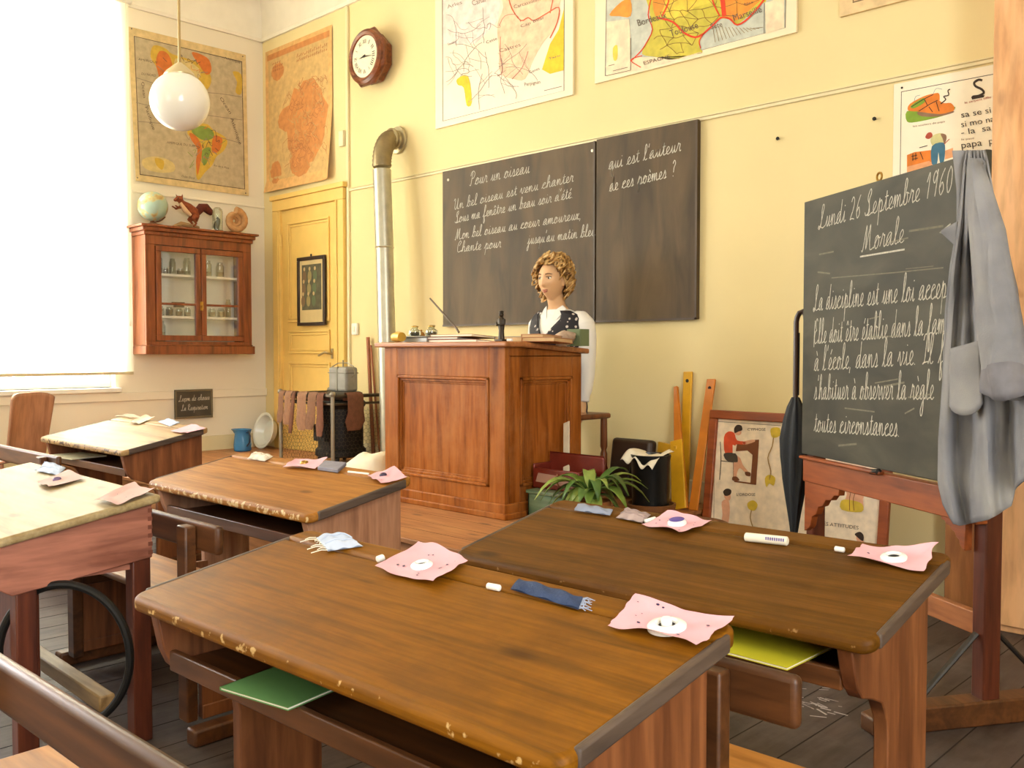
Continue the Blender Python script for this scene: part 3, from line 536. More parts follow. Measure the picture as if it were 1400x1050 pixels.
for p, w, mi in (([(862, 84), (876, 70), (884, 58), (892, 40), (886, 20), (892, -10)], 1.4, 5), ([(898, 24), (920, 30), (934, 44), (950, 51), (962, 46)], 2.6, 5), ([(962, 46), (975, 34), (986, 24), (998, 26), (1008, 34), (1024, 24), (1044, 0), (1056, -20)], 2.4, 5), ([(985, -30), (988, 0), (990, 22)], 6, 5), ([(972, -30), (974, 0), (984, 22)], 2, 5), ([(958, 66), (956, 56), (962, 46)], 1.4, 5), ([(905, 22), (914, 2), (912, -20)], 2, 5), ([(878, 76), (862, 82), (876, 92)], 1.2, 5)): lp(p, w, mi, 7)
def cells(m_, poly, sx, sy, w, mi, pl_, seed, skew=-.25):
    # department borders: a jittered honeycomb clipped to the land outline
    def inside(x, y):
        c = False
        for k in range(len(poly)):
            (x1, y1), (x2, y2) = poly[k], poly[k - 1]
            if (y1 > y) != (y2 > y) and x < (x2 - x1) * (y - y1) / (y2 - y1) + x1: c = not c
        return c
    rnd = random.Random(seed); pts = {}
    x0, x1, y0, y1 = min(p[0] for p in poly), max(p[0] for p in poly), min(p[1] for p in poly), max(p[1] for p in poly); nx, ny = int((x1 - x0) / sx) + 2, int((y1 - y0 + 80) / sy) + 2
    for i in range(nx):
        for j in range(ny): x = x0 + (i + .5 * (j % 2)) * sx + rnd.uniform(-.28, .28) * sx; pts[i, j] = (x, y0 - 10 + j * sy + (x - x0) * skew * .4 + rnd.uniform(-.28, .28) * sy)
    for (i, j), p in pts.items():
        for q in ((i + 1, j), (i, j + 1) if (i + j) % 2 else (i + (1 if j % 2 else 0), j + 1)):
            if q in pts and inside(*p) and inside(*pts[q]):
                a, b = p, pts[q]; mid = ((a[0] + b[0]) / 2 + rnd.uniform(-1.6, 1.6), (a[1] + b[1]) / 2 + rnd.uniform(-1.6, 1.6)); pl_([a, mid, b], w, mi)
LAND = [(890, TOPV - 10), (1056, TOPV - 40), (1046, -8), (1020, 20), (1000, 26), (984, 24), (960, 44), (954, 66), (920, 80), (884, 74), (888, 50), (894, 30)]
cells(m, LAND, 15, 12, .8, 7, lambda p, w, mi: lp(p, w, mi, 6), 3)
for k in range(14): a = 985 + k * 6; lp([(985 + 60 * cos(pi * (1.15 + k * .05)) * .2 + k * 3, 36 + k * .2), (978 + k * 5, 58 - k * 1.6)], .6, 7, 6, 0)
pm = lambda a, b: bw(a, b, .0226)
for t, a, b, h in (('Bordeaux', (872, 36), (912, 24), 9), ('Toulouse', (917, 50), (955, 38), 9), ('Sète', (972, 40), (988, 36), 7), ('Marseille', (1003, 29), (1042, 16), 9), ('ESPAGNE', (880, 89), (916, 79), 5), ('Nice', (1018, 8), (1030, 4), 4)): printed_px(m, t, a, b, h, pm, 2)
lp([(862, 52), (862, 96), (829, 103.5)], .8, 2, 7, 0); lp([(838, 97), (858, 92)], .8, 2, 7, 0); lp([(832, 90), (840, 88)], .8, 2, 7, 0); lp([(1045, 4), (1044.5, 46)], .8, 2, 7, 0)
one('wall_map', m, mm_, 'bright map of southern France in yellow and orange above the blackboard', 'map', (-2.86, WALL_Y, 3.1), 'wall maps', smooth=0)
mm_ = [P2('#E2C594'), P2('#7A6244'), P2('#DCC090')]
m = wall_chart(-2.003, -.9, 2.70, 3.72, 0); m.box((-1.94, WALL_Y - .0187, 2.748), (-.95, WALL_Y - .018, 3.66), 1); m.box((-1.934, WALL_Y - .0192, 2.754), (-.956, WALL_Y - .0185, 3.654), 2)
one('wall_map', m, mm_, 'beige chart of which only the lower edge shows, at top right of the wall', 'map', (-1.45, WALL_Y, 3.2), 'wall maps', smooth=0)
# --- reading poster
mm_ = [mat('#F2E8CE', .5, var=.03), P2('#3A2C20'), P2('#D87A28'), P2('#7FA030'), P2('#8FA0A0'), P2('#C8C48A'), P2('#A84A34'), P2('#3F6E86'), P2('#E0A070'), P2('#8A6A50')]
m = MB(); m.box((-1.745, WALL_Y - .008, 1.30), (-1.0, WALL_Y - .002, 2.335), 0); m.box((-1.712, WALL_Y - .0085, 1.35), (-1.02, WALL_Y - .008, 2.296), 1); m.box((-1.709, WALL_Y - .009, 1.353), (-1.03, WALL_Y - .008, 2.293), 0)
def ap(pts, mi, k=0, sm=3): area_poly(m, pts, lambda u, v, o: bw(u, v, .0092 + k * .0003), 0, mi, sm)
def lp(pts, w, mi, k=4, sm=3): line_px(m, pts, lambda u, v, o: bw(u, v, .0092 + k * .0003), 0, w, mi, sm)
ap([(1240, 152), (1262, 152), (1290, 150), (1306, 146), (1300, 154), (1280, 161), (1252, 167), (1240, 166)], 3, 0)
ap([(1241, 150), (1244, 142), (1262, 132), (1276, 128), (1284, 128), (1284, 140), (1278, 148), (1258, 152), (1246, 152)], 2, 1); ap([(1245, 145), (1262, 134), (1264, 140), (1250, 148)], 3, 2)
ap([(1255, 152), (1270, 144), (1280, 136), (1290, 141), (1300, 141), (1305, 148), (1300, 154), (1284, 157), (1262, 158)], 2, 3); ap([(1255, 153), (1285, 156), (1302, 152), (1303, 154), (1284, 159), (1260, 159)], 9, 4)
for p in ([(1270, 146), (1275, 153)], [(1280, 139), (1284, 152)], [(1264, 136), (1268, 144)], [(1246, 146), (1262, 136), (1276, 129)], [(1256, 152), (1272, 142), (1282, 137)]): lp(p, 1.0, 1, 5, 0)
lp([(1286, 142), (1293, 136), (1290, 132), (1297, 130), (1296, 124), (1299, 122)], 1.6, 1, 5); lp([(1276, 128), (1280, 121), (1288, 122)], .7, 4, 5); lp([(1250, 138), (1252, 132), (1258, 130)], .7, 4, 5)
ap([(1265, 188), (1268, 182), (1273, 181), (1275, 186), (1270, 190)], 6, 2); ap([(1272, 192), (1276, 185), (1285, 182), (1292, 184), (1292, 192), (1284, 198), (1276, 200)], 5, 1); ap([(1286, 183), (1293, 184), (1294, 190), (1291, 197), (1289, 190)], 9, 2)
ap([(1274, 200), (1290, 195), (1292, 208), (1290, 222), (1285, 222), (1283, 208), (1281, 224), (1274, 224)], 7, 2); ap([(1240, 212), (1250, 208), (1274, 205), (1274, 222), (1240, 236)], 2, 0, 0); ap([(1292, 206), (1303, 202), (1303, 215), (1292, 218)], 8, 0, 0); ap([(1240, 228), (1270, 220), (1278, 224), (1240, 242)], 8, 1, 0)
for p in ([(1246, 214), (1254, 212)], [(1247, 218), (1255, 216)], [(1248, 210), (1248, 220)], [(1252, 209), (1252, 219)], [(1258, 208), (1262, 218)], [(1291, 197), (1298, 190)], [(1257, 202), (1268, 199)]): lp(p, 1.0, 1 if p[0][0] < 1280 else 6, 4, 0)
pm = lambda a, b: bw(a, b, .0108)
lp([(1343, 110), (1338, 109), (1332, 113), (1334, 118), (1342, 122), (1345, 127), (1338, 131), (1331, 132), (1329, 134)], 3.2, 1, 5); ap([(1328, 133), (1338, 131), (1346, 130), (1345, 133), (1329, 136)], 1, 6, 0)
printed_px(m, 'le serpent siffle', (1319, 142), (1355, 134), 3, pm, 6)
for t, a, b, h in (('sa se si', (1314, 161), (1355, 154), 8), ('si mo na', (1314, 174), (1360, 166), 8), ('- la  sa li', (1314, 185), (1366, 176), 8), ('papa  pi', (1314, 203), (1362, 196), 9), ('rémi  mu', (1316, 216), (1362, 210), 9)): printed_px(m, t, a, b, h, pm, 1)
printed_px(m, 'le pavé', (1314, 192), (1332, 190), 2.5, pm, 9); printed_px(m, 'les souliers de papa', (1248, 174), (1292, 167), 2.6, pm, 9)
m.ball(bw(1233, 120, .009), .005, 8, 6, 1)
one('reading_poster', m, mm_, 'white reading poster with orange shoes and large letter S behind the easel', 'poster', (-1.4, WALL_Y, 1.8), smooth=0)

for u, v, lb in ((1065, 190, 'small nail in the wall above the left corner of the easel board'), (1197, 163, 'small nail in the wall left of the reading poster')):
    m = MB(); m.lathe([(.004, 0), (.004, -.012), (.009, -.013), (.009, -.016), (0, -.017)], bw(u, v), 10, axis='y'); one('nail', m, M_IRON, lb, 'nail', bw(u, v))
# ================================================================== clock, switches, stove pipe
ck = root('wall_clock', 'octagonal brown wooden wall clock with cream dial and roman numerals', 'clock', (-5.55, WALL_Y, 3.262))
c = Vector((-5.55, WALL_Y, 3.262)); R8 = lambda r, y, ph=pi / 8: [(c.x + r * cos(ph + 2 * pi * k / 8), y, c.z + r * sin(ph + 2 * pi * k / 8)) for k in range(8)]
WC = wood('clock_walnut', '#7A3E1C', '#4E220E', 'x', .3, 10, 1.5, False, '#8C4C26')
m = MB(); m.loft([R8(.17, WALL_Y - .002), R8(.185, WALL_Y - .02), R8(.185, WALL_Y - .075), R8(.215, WALL_Y - .085), R8(.22, WALL_Y - .105), R8(.20, WALL_Y - .125)]); m.build('case', WC, ck, local=False, bevel=.006)
m = MB(); m.lathe([(.148, 0), (.155, -.012), (.175, -.016), (.195, -.004), (.20, .012)], (c.x, WALL_Y - .128, c.z), 40, axis='y'); m.build('bezel', WC, ck, local=False)
m = MB(); m.lathe([(0, -.002), (.15, 0)], (c.x, WALL_Y - .13, c.z), 40, 0, axis='y'); ymin = WALL_Y - .1335
for k in range(12):
    a = pi / 2 - 2 * pi * k / 12; t = ['XII', 'I', 'II', 'III', 'IIII', 'V', 'VI', 'VII', 'VIII', 'IX', 'X', 'XI'][k]; wd_ = .012 * len(t) * .55; ux, uz = sin(a), -cos(a); cx, cz = c.x + .108 * cos(a), c.z + .108 * sin(a)
    printed(m, t, (cx - ux * wd_ - cos(a) * .016, cz - uz * wd_ - sin(a) * .016), (cx + ux * wd_ - cos(a) * .016, cz + uz * wd_ - sin(a) * .016), .032, lambda x, z: Vector((x, ymin, z)), 1)
m.build('dial', [mat('#F2E6C4', .5, var=.04, name='dial_enamel'), M_BLACK], ck, local=False, smooth=0)
m = MB()
for a, l, w in ((radians(188), .06, .010), (radians(-8), .10, .006)): m.slab([(c.x - .015 * cos(a) + w * sin(a), WALL_Y - .136, c.z - .015 * sin(a) - w * cos(a)), (c.x + l * cos(a), WALL_Y - .136, c.z + l * sin(a)), (c.x - .015 * cos(a) - w * sin(a), WALL_Y - .136, c.z - .015 * sin(a) + w * cos(a))], (0, -1, 0), .002)
m.lathe([(.010, 0), (.006, -.006)], (c.x, WALL_Y - .135, c.z), 12, axis='y'); m.build('hand', M_BLACK, ck, local=False)
m = MB(); p = bw(470, 190); m.box((p.x - .03, WALL_Y - .03, p.z - .06), (p.x + .03, WALL_Y - .002, p.z + .06)); one('thermostat', m, mat('#E8DBB4', .5), 'small cream box fixed high on the wall beside the old brown map', 'thermostat', (p.x, WALL_Y, p.z), bevel=.006)
p = bw(487, 450); sw = root('light_switch', 'white light switch on the wall between the door and the stove pipe', 'switch', (p.x, WALL_Y, p.z))
m = MB(); m.box((p.x - .035, WALL_Y - .022, p.z - .045), (p.x + .035, WALL_Y - .002, p.z + .045)); m.build('plate', M_WHITEPAINT, sw, local=False, bevel=.005)
m = MB(); m.box((p.x - .012, WALL_Y - .03, p.z - .02), (p.x + .012, WALL_Y - .02, p.z + .02)); m.build('rocker', M_PAPER, sw, local=False, bevel=.003)
# stove pipe: straight sections, ribbed elbow, wall collar
sp = root('stove_pipe', 'tall dented metal stove pipe with ribbed elbow going into the wall', 'stove pipe', (-5.22, 4.1, .3))
m = MB(); m.tube([(-5.165, 4.08, .30), (-5.20, 4.09, 1.0), (-5.245, 4.105, 1.86)], .062, 20); m.tube([(-5.245, 4.105, 1.84), (-5.29, 4.12, 2.40)], .064, 20); m.lathe([(.062, -.008), (.069, 0), (.062, .008)], (-5.245, 4.105, 1.85), 20); m.build('pipe_section', M_ZINC, sp, local=False)
m = MB(); pts = []; rr = []
for k in range(25):
    a = pi / 2 * k / 24; pts.append((-5.29 - .03 * k / 24, 4.12 + .13 * (1 - cos(a)), 2.40 + .02 + .22 * sin(a))); rr.append(.066 + (.004 if k % 2 else -.002))
pts += [(-5.32, WALL_Y - .02, 2.64)]; rr += [.064]; m.tube(pts, rr, 20); m.build('elbow', mat('#8C7C5C', .45, .7, var=.15, nscale=16, name='tarnished_elbow'), sp, local=False, smooth=60)
m = MB(); m.lathe([(.066, -.05), (.070, -.03), (.095, -.025), (.10, -.012), (.088, 0)], (-5.32, WALL_Y - .001, 2.64), 28, axis='y'); m.lathe([(.064, -.09), (.078, -.08), (.078, -.07), (.066, -.06)], (-5.32, WALL_Y - .001, 2.64), 28, axis='y'); m.build('wall_collar', mat('#B0A484', .4, .7, var=.12, name='collar_metal'), sp, local=False)

# ================================================================== pendant lamp
g = Vector((-4.66, 2.31, 2.42)); pn = root('pendant_lamp', 'white opal glass globe lamp hanging on a thin rod in front of the map', 'lamp', (g.x, g.y, CEIL))
m = MB(); m.lathe([(.15 * cos(a), .15 * sin(a)) for a in [radians(70 - k * 5) for k in range(32)]] + [(0, -.15)], g, 48)
ms, b = newmat('opal_glass'); b.inputs['Base Color'].default_value = (.92, .88, .78, 1); b.inputs['Roughness'].default_value = .12; b.inputs['Subsurface Weight'].default_value = .3; b.inputs['Subsurface Radius'].default_value = (.2, .2, .15)
m.build('globe', ms, pn, local=False, smooth=80)
m = MB(); m.lathe([(.010, .20), (.016, .195), (.03, .185), (.068, .15), (.078, .135), (.074, .115), (.05, .115)], g, 28); m.build('gallery', mat('#C8B890', .35, .5, name='lamp_metal'), pn, local=False)
m = MB(); m.tube([(g.x, g.y, g.z + .19), (g.x, g.y, CEIL)], .0075, 10); m.lathe([(.05, -.03), (.03, -.06), (.008, -.07)], (g.x, g.y, CEIL + .03), 20); m.build('rod', mat('#B8A070', .35, .7, name='rod_metal'), pn, local=False)
# ================================================================== wall cabinet and what is in and on it
CX = WALL_X + .26; cy0, cy1, cz0, cz1 = 3.13, 4.02, 1.115, 2.0
cb = root('wall_cabinet', 'mahogany wall cabinet with two glazed doors under the map of the Americas', 'cabinet', (WALL_X, (cy0 + cy1) / 2, cz0))
m = MB(); t = .02
m.box((WALL_X + .002, cy0 + t, cz0 + .03), (WALL_X + .012, cy1 - t, cz1 - .03), 1); m.box((WALL_X, cy0, cz0), (CX - .03, cy0 + t, cz1)); m.box((WALL_X, cy1 - t, cz0), (CX - .03, cy1, cz1)); m.box((WALL_X + .002, cy0 + t, cz0), (CX - .03, cy1 - t, cz0 + .03)); m.box((WALL_X + .002, cy0 + t, cz1 - .03), (CX - .03, cy1 - t, cz1))
m.box((CX - .03, cy0, cz0 + .08), (CX, cy0 + .075, cz1 - .07)); m.box((CX - .03, cy1 - .075, cz0 + .08), (CX, cy1, cz1 - .07)); m.box((CX - .03, cy0, cz0), (CX, cy1, cz0 + .08)); m.box((CX - .03, cy0, cz1 - .07), (CX, cy1, cz1))
m.build('carcass', [M_CAB, M_WHITEPAINT], cb, local=False, bevel=.003)
m = MB()
for k, (h, o) in enumerate(((.03, .012), (.03, .028), (.018, .048))): m.box((WALL_X, cy0 - o, cz1 + sum((0, .03, .06)[k:k + 1])), (CX + o, cy1 + o, cz1 + (.03, .06, .078)[k]))
m.build('cornice', M_CAB, cb, local=False, bevel=.006)
m = MB(); m.box((WALL_X, cy0 - .012, cz0 - .02), (CX + .015, cy1 + .02, cz0 + .045)); m.box((WALL_X, cy0 - .004, cz0 + .045), (CX + .006, cy1 + .006, cz0 + .055)); m.build('plinth', M_CAB, cb, local=False, bevel=.005)
m = MB()
for z in (cz0 + .05, 1.375, 1.70): m.box((WALL_X + .012, cy0 + t, z), (CX - .04, cy1 - t, z + .018))
m.build('shelf', M_WHITEPAINT, cb, local=False)
ym = (cy0 + cy1) / 2; dz0, dz1 = cz0 + .085, cz1 - .075
for a, b in ((cy0 + .08, ym - .003), (ym + .003, cy1 - .08)):
    m = MB(); w_ = .042
    frame4(lambda p, q, r, w: m.box((CX - .02, p, q), (CX + .008, r, w)), a, b, dz0, dz1, w_); m.box((CX - .015, a + .02, 1.475), (CX + .003, b - .02, 1.492))
    d = m.build('door', M_CAB, cb, local=False, bevel=.004)
    m = MB(); m.box((CX - .012, a + w_ - .004, dz0 + w_ - .004), (CX - .009, b - w_ + .004, dz1 - w_ + .004)); m.build('pane', M_GLASS, d, origin=cb.location)
m = MB(); m.box((CX + .006, ym - .012, 1.44), (CX + .012, ym + .012, 1.51)); m.tube([(CX + .01, ym, 1.475), (CX + .028, ym, 1.478), (CX + .03, ym, 1.455)], .006, 8); m.build('latch', M_BRASS, cb, local=False)
JARS = []
def jar(y, z, r, h, fill, label, name='glass_jar', cat='jar', x=WALL_X + .13, lid=None):
    o = root(name, label, cat, (x, y, z), group='glassware inside the wall cabinet')
    m = MB(); m.lathe([(r * .9, 0), (r, .006), (r, h * .78), (r * .72, h * .88), (r * .72, h)], (0, 0, 0), 16); m.build('glass', M_JAR, o)
    if fill:
        m = MB(); m.lathe([(r * .86, .004), (r * .9, .008), (r * .9, h * fill[1])], (0, 0, 0), 14); m.build('contents', mat(fill[0], .7), o)
    if lid: m = MB(); m.lathe([(r * .78, h - .004), (r * .78, h + .016), (r * .3, h + .022)], (0, 0, 0), 14); m.build('lid', mat(lid, .4), o)
    return o
Z1, Z2, Z3 = 1.7185, 1.3935, cz0 + .0685
jar(3.285, Z1, .036, .15, ('#8C8468', .3), 'tall clear jar at the left end of the cabinet top shelf'); jar(3.35, Z1, .02, .055, ('#5A4230', .8), 'tiny dark pot second on the cabinet top shelf', 'specimen_pot', 'pot'); jar(3.405, Z1, .026, .125, None, 'slim empty glass bottle in the middle of the left top shelf', 'glass_bottle', 'bottle'); jar(3.47, Z1, .03, .05, ('#6A4A32', .7), 'low brown dish on the left cabinet top shelf', 'specimen_pot', 'pot'); jar(3.525, Z1, .03, .14, ('#9A9478', .25), 'bright clear jar by the middle post on the cabinet top shelf')
jar(3.70, Z1, .034, .13, ('#7A6A4C', .3), 'clear jar left of the pair on the right top shelf'); jar(3.81, Z1, .032, .12, ('#8C8468', .35), 'clear jar right of the pair on the right top shelf')
jar(3.30, Z2, .032, .075, ('#4A3A2C', .75), 'dark filled jar at left end of the middle shelf'); jar(3.375, Z2, .03, .07, ('#5A4634', .75), 'dark brown jar second on the middle shelf'); jar(3.455, Z2, .028, .065, ('#9A7A58', .6), 'tan filled jar third on the middle shelf'); jar(3.525, Z2, .026, .07, ('#B09070', .5), 'pale jar nearest the middle post on the middle shelf')
jar(3.655, Z2, .03, .06, ('#B4956A', .6), 'squat pale jar left on the right middle shelf'); jar(3.735, Z2, .03, .07, ('#8A6C4A', .6), 'brown jar second on the right middle shelf'); jar(3.815, Z2, .03, .075, ('#6E6048', .6), 'dark jar third on the right middle shelf'); jar(3.88, Z2, .022, .15, ('#A8A890', .4), 'tall narrow vial at right end of the middle shelf', 'glass_vial', 'vial')
jar(3.30, Z3, .04, .17, ('#A89878', .5), 'stout jar standing alone on the cabinet floor')
m = MB(); m.tube([(WALL_X + .13, 3.40, 1.5), (WALL_X + .13, 3.50, 1.502)], [.012, .010], 10, flat=.6); m.tube([(WALL_X + .12, 3.375, 1.494), (WALL_X + .12, 3.52, 1.496)], [.004, .004], 6)
# the dark instrument lies on a small stand on the jars' shelf
m.box((WALL_X + .11, 3.42, Z2 + .072), (WALL_X + .15, 3.49, 1.49)); one('instrument_case', m, mat('#4A3524', .5), 'small dark instrument lying above the jars behind the left cabinet door', 'instrument', (WALL_X + .13, 3.45, 1.47))
# on the top of the cabinet
TZ = cz1 + .078; TX = WALL_X + .15
def tp(u, v): return onX(u, v, TX)
p = tp(209, 288); gl = root('desk_globe', 'small pale green desk globe on the left end of the cabinet top', 'globe', (TX, p.y, TZ))
GM, b = newmat('globe_print'); N, L = nt(GM); tc = N.new('ShaderNodeTexCoord'); n = N.new('ShaderNodeTexNoise'); n.inputs['Scale'].default_value = 12; n.inputs['Detail'].default_value = 5; L.new(tc.outputs['Object'], n.inputs['Vector']); r = ramp(N, [(.50, lin('#A9C3B4')), (.54, lin('#C8BE86')), (.62, lin('#B79A62'))]); L.new(n.outputs['Fac'], r.inputs[0]); L.new(r.outputs[0], b.inputs['Base Color']); b.inputs['Roughness'].default_value = .3
gc = Vector((0, 0, .155)); m = MB(); m.ball(gc, .112, 28, 20); m.build('sphere', GM, gl, smooth=80)
m = MB(); m.lathe([(.085, 0), (.085, .012), (.03, .025), (.012, .035), (.010, .045)], (0, 0, 0), 20); m.tube([(0, .12 * sin(a), .155 - .12 * cos(a)) for a in [radians(k) for k in range(-10, 60, 8)]], .006, 6); m.tube([(0, 0, .03), (0, 0, .05)], .008); m.build('stand', mat('#6A4024', .4), gl)
# stuffed squirrel
sq = root('stuffed_squirrel', 'stuffed red squirrel leaning out with raised forepaws on the cabinet top', 'squirrel', (TX, tp(262, 308).y, TZ))
sy = sq.location.y
def sp_(u, v, dx=0): q = tp(u, v); return Vector((TX + dx, q.y, q.z))
m = MB(); m.M = Matrix.Translation(-Vector(sq.location))
m.tube([sp_(268, 304), sp_(267, 297), sp_(264, 290), sp_(257, 284), sp_(250, 279), sp_(246, 275)], [.012, .036, .045, .040, .030, .018], 12)
m.ball(sp_(245, 272), (.024, .032, .026)); m.ball(sp_(240, 273.5), (.013, .018, .014))
for s in (-1, 1):
    m.tube([sp_(244, 270, s * .014), sp_(242.5, 267, s * .016), sp_(242, 264.5, s * .017)] if s < 0 else [sp_(248, 270, s * .014), sp_(248, 267, s * .016), sp_(248, 264.5, s * .017)], [.008, .006, .002], 6)
    m.tube([sp_(251, 281, s * .026), sp_(243, 285, s * .03), sp_(237, 281, s * .026)], [.014, .010, .007], 8); m.tube([sp_(266, 296, s * .03), sp_(261, 300, s * .034), sp_(266, 306, s * .03), sp_(262, 310.5, s * .03)], [.026, .016, .010, .009], 8)
ob = m.build('body', mat('#8A4420', .9, var=.25, nscale=60, bump=.5, bscale=160, name='squirrel_fur'), sq, smooth=80); md = ob.modifiers.new('r', 'REMESH'); md.mode = 'VOXEL'; md.voxel_size = .006; md2 = ob.modifiers.new('s', 'SMOOTH'); md2.iterations = 4
m = MB(); m.M = Matrix.Translation(-Vector(sq.location)); m.tube([sp_(266, 297), sp_(270, 290), sp_(275, 284), sp_(281, 284), sp_(287, 290), sp_(289, 294)], [.016, .03, .036, .036, .028, .01], 12); m.build('tail', mat('#5E2412', .95, var=.3, nscale=80, bump=.6, bscale=180, name='squirrel_tail'), sq, smooth=80)
m = MB(); m.M = Matrix.Translation(-Vector(sq.location)); m.tube([sp_(244, 278, .03), sp_(250, 288, .034), sp_(258, 295, .036)], [.014, .022, .012], 8); m.build('chest', mat('#D8B48C', .95), sq, smooth=80)
m = MB(); m.ball((.02, sp_(242, 272).y - sy, sp_(243, 271.5).z - TZ), .005, 8, 6); m.build('eye', M_BLACK, sq)
m = MB(); m.M = Matrix.Translation(-Vector(sq.location)); a_ = sp_(252, 303); m.tube([sp_(236, 311), sp_(248, 306), sp_(262, 309), sp_(272, 311.5)], [.014, .02, .016, .012], 8); m.build('branch', mat('#9A7A50', .8), sq)
bj = root('glass_dome', 'glass cylinder with dark stuffed specimen inside on the cabinet top', 'specimen jar', (TX, tp(297.5, 310).y, TZ))
m = MB(); m.lathe([(.042, .012), (.042, .17), (.036, .19), (.02, .205), (0, .208)], (0, 0, 0), 20); m.build('glass', M_JAR, bj); m = MB(); m.lathe([(.048, 0), (.048, .014), (.044, .02)], (0, 0, 0), 20); m.build('base', M_BLACK, bj)
m = MB(); m.tube([(0, -.005, .016), (0, -.012, .05), (0, .002, .085), (0, .012, .11), (0, -.005, .122)], [.016, .024, .022, .012, .009], 10); m.build('specimen', mat('#4A4A34', .8), bj)
am = root('ammonite_fossil', 'pale brown ammonite fossil leaning on the wall at the right of the cabinet top', 'fossil', (TX, tp(319, 314).y, TZ))
m = MB(); pts = []; rr = []
for k in range(90):
    a = .55 * pi + k * .21; r_ = .012 + .072 * (k / 89) ** 1.4; pts.append((.0 + .0005 * k, r_ * cos(a), .108 + r_ * sin(a))); rr.append((.006 + .026 * (k / 89) ** 1.2) * (1 + .08 * (k % 2)))
m.tube(pts, rr, 8); ob = m.build('shell', mat('#B88A58', .7, var=.2, nscale=30, bump=.4), am, smooth=80); ob.location = (0, 0, -.0)
m = MB(); m.box((-.03, -.05, 0), (.03, .06, .022)); m.build('stand', mat('#8C5A34', .6), am, bevel=.006)
one('pebble', (lambda q: (q.ball((TX + .04, tp(287, 315).y, TZ + .012), (.02, .022, .012)), q)[1])(MB()), mat('#EDE2C8', .7), 'small white stone in front of the glass cylinder on the cabinet top', 'stone', (TX + .04, tp(287, 315).y, TZ))

# small slate on the left wall
sl = root('writing_slate', 'small slate in a grey frame with chalk words hanging under the cabinet', 'slate', (WALL_X + .022, 3.62, .69))
m = MB(); m.box((WALL_X + .024, 3.458, .575), (WALL_X + .034, 3.784, .809)); m.build('panel', mat('#4A4438', .6, var=.2, nscale=8, name='slate_small'), sl, local=False)
m = MB()
frame4(lambda p, q, r, w: m.box((WALL_X + .0235, p, q), (WALL_X + .04, r, w)), 3.458, 3.784, .575, .809, .016)
m.build('frame', mat('#6E6248', .6), sl, local=False, bevel=.003)
m = MB(); mp_ = lambda a, b: Vector((WALL_X + .0345, a, b)); write(m, 'Leçon de choses', (3.49, .715), (3.755, .722), .022, mp_, .0035, 0); write(m, 'La Respiration', (3.51, .64), (3.74, .645), .022, mp_, .0035, 0); m.build('chalk_writing', M_CHALK, sl, local=False, smooth=0)

# framed print on the door
fp = root('framed_picture', 'narrow black framed group picture hanging on the yellow door', 'picture', (-6.37, WALL_Y - .03, 1.64)); Yd = WALL_Y - .036
def dp(u, v, o=0): return onY(u, v, Yd - o)
a, b = dp(409, 446), dp(446, 350); x0, x1, z0, z1 = a.x, b.x, a.z, b.z + .01; t = .028
m = MB(); frame4(lambda p, q, r, w: m.box((p, Yd - .02, q), (r, Yd, w)), x0, x1, z0, z1, t); m.tube([((x0 + x1) / 2, Yd - .01, z1), ((x0 + x1) / 2, Yd - .01, z1 + .02)], .008, 8); m.build('frame', mat('#2E1E12', .35), fp, local=False, bevel=.004)
m = MB(); m.box((x0 + t, Yd - .008, z0 + t), (x1 - t, Yd, z1 - t), 0); m.box((x0 + t + .03, Yd - .0085, z0 + t + .10), (x1 - t - .03, Yd - .007, z1 - t - .035), 1)
for k in range(9):
    xx = x0 + .075 + (k % 3) * .075 + (k // 3) * .01; zz = z0 + .20 + (k // 3) * .10
    m.face([(xx + .028 * cos(q), Yd - .0089, zz + .045 * sin(q)) for q in [2 * pi * j / 12 for j in range(12)]], 2 + k % 3); m.face([(xx + .014 * cos(q), Yd - .0092, zz + .058 + .016 * sin(q)) for q in [2 * pi * j / 10 for j in range(10)]], 5)
m.build('print', [mat('#C8B07A', .6), mat('#4E4A30', .7, var=.3, nscale=20), mat('#6E5434', .7), mat('#8C7C4A', .7), mat('#54603E', .7), mat('#B89A68', .7)], fp, local=False, smooth=0)

# ================================================================== stove with guard, socks, tin, sticks
gx0, gx1, gy0, gy1, gz0, gz1 = -6.12, -5.45, 3.80, 4.24, .3, .80
st = root('coal_stove', 'black iron stove standing behind the wire guard left of the teacher desk', 'stove', (-5.68, 4.03, .3))
m = MB(); m.lathe([(.17, .05), (.185, .06), (.185, .10), (.165, .12), (.165, .40), (.18, .42), (.19, .44), (.17, .46), (0, .47)], (0, 0, 0), 28); m.build('body', M_IRON, st)
m = MB(); m.box((-.07, -.19, .17), (.07, -.155, .29)); m.tube([(.05, -.19, .2), (.05, -.21, .23), (.05, -.19, .26)], .006); m.build('fire_door', M_IRON, st, bevel=.006)
for k in range(4): a = pi / 4 + k * pi / 2; m = MB(); m.tube([(.14 * cos(a), .14 * sin(a), .06), (.17 * cos(a), .17 * sin(a), 0)], [.018, .013], 8); m.build('leg', M_IRON, st)
sg = root('stove_guard', 'black hexagonal wire stove guard with rails draped in brown socks', 'fireguard', (gx1, gy0, gz0))
rail = [(gx0, gy1), (gx0, gy0), (gx1, gy0), (gx1, gy1)]
m = MB(); m.tube([(x, y, gz1) for x, y in rail], .013, 10); m.tube([(x, y, gz1 - .055) for x, y in rail], .009, 8); m.tube([(gx0 - .02, gy0, gz1 + .01), (gx1 + .0, gy0, gz1 + .012)], .008, 8); m.build('rail', mat('#4A4036', .4, .7, name='guard_rail'), sg, local=False)
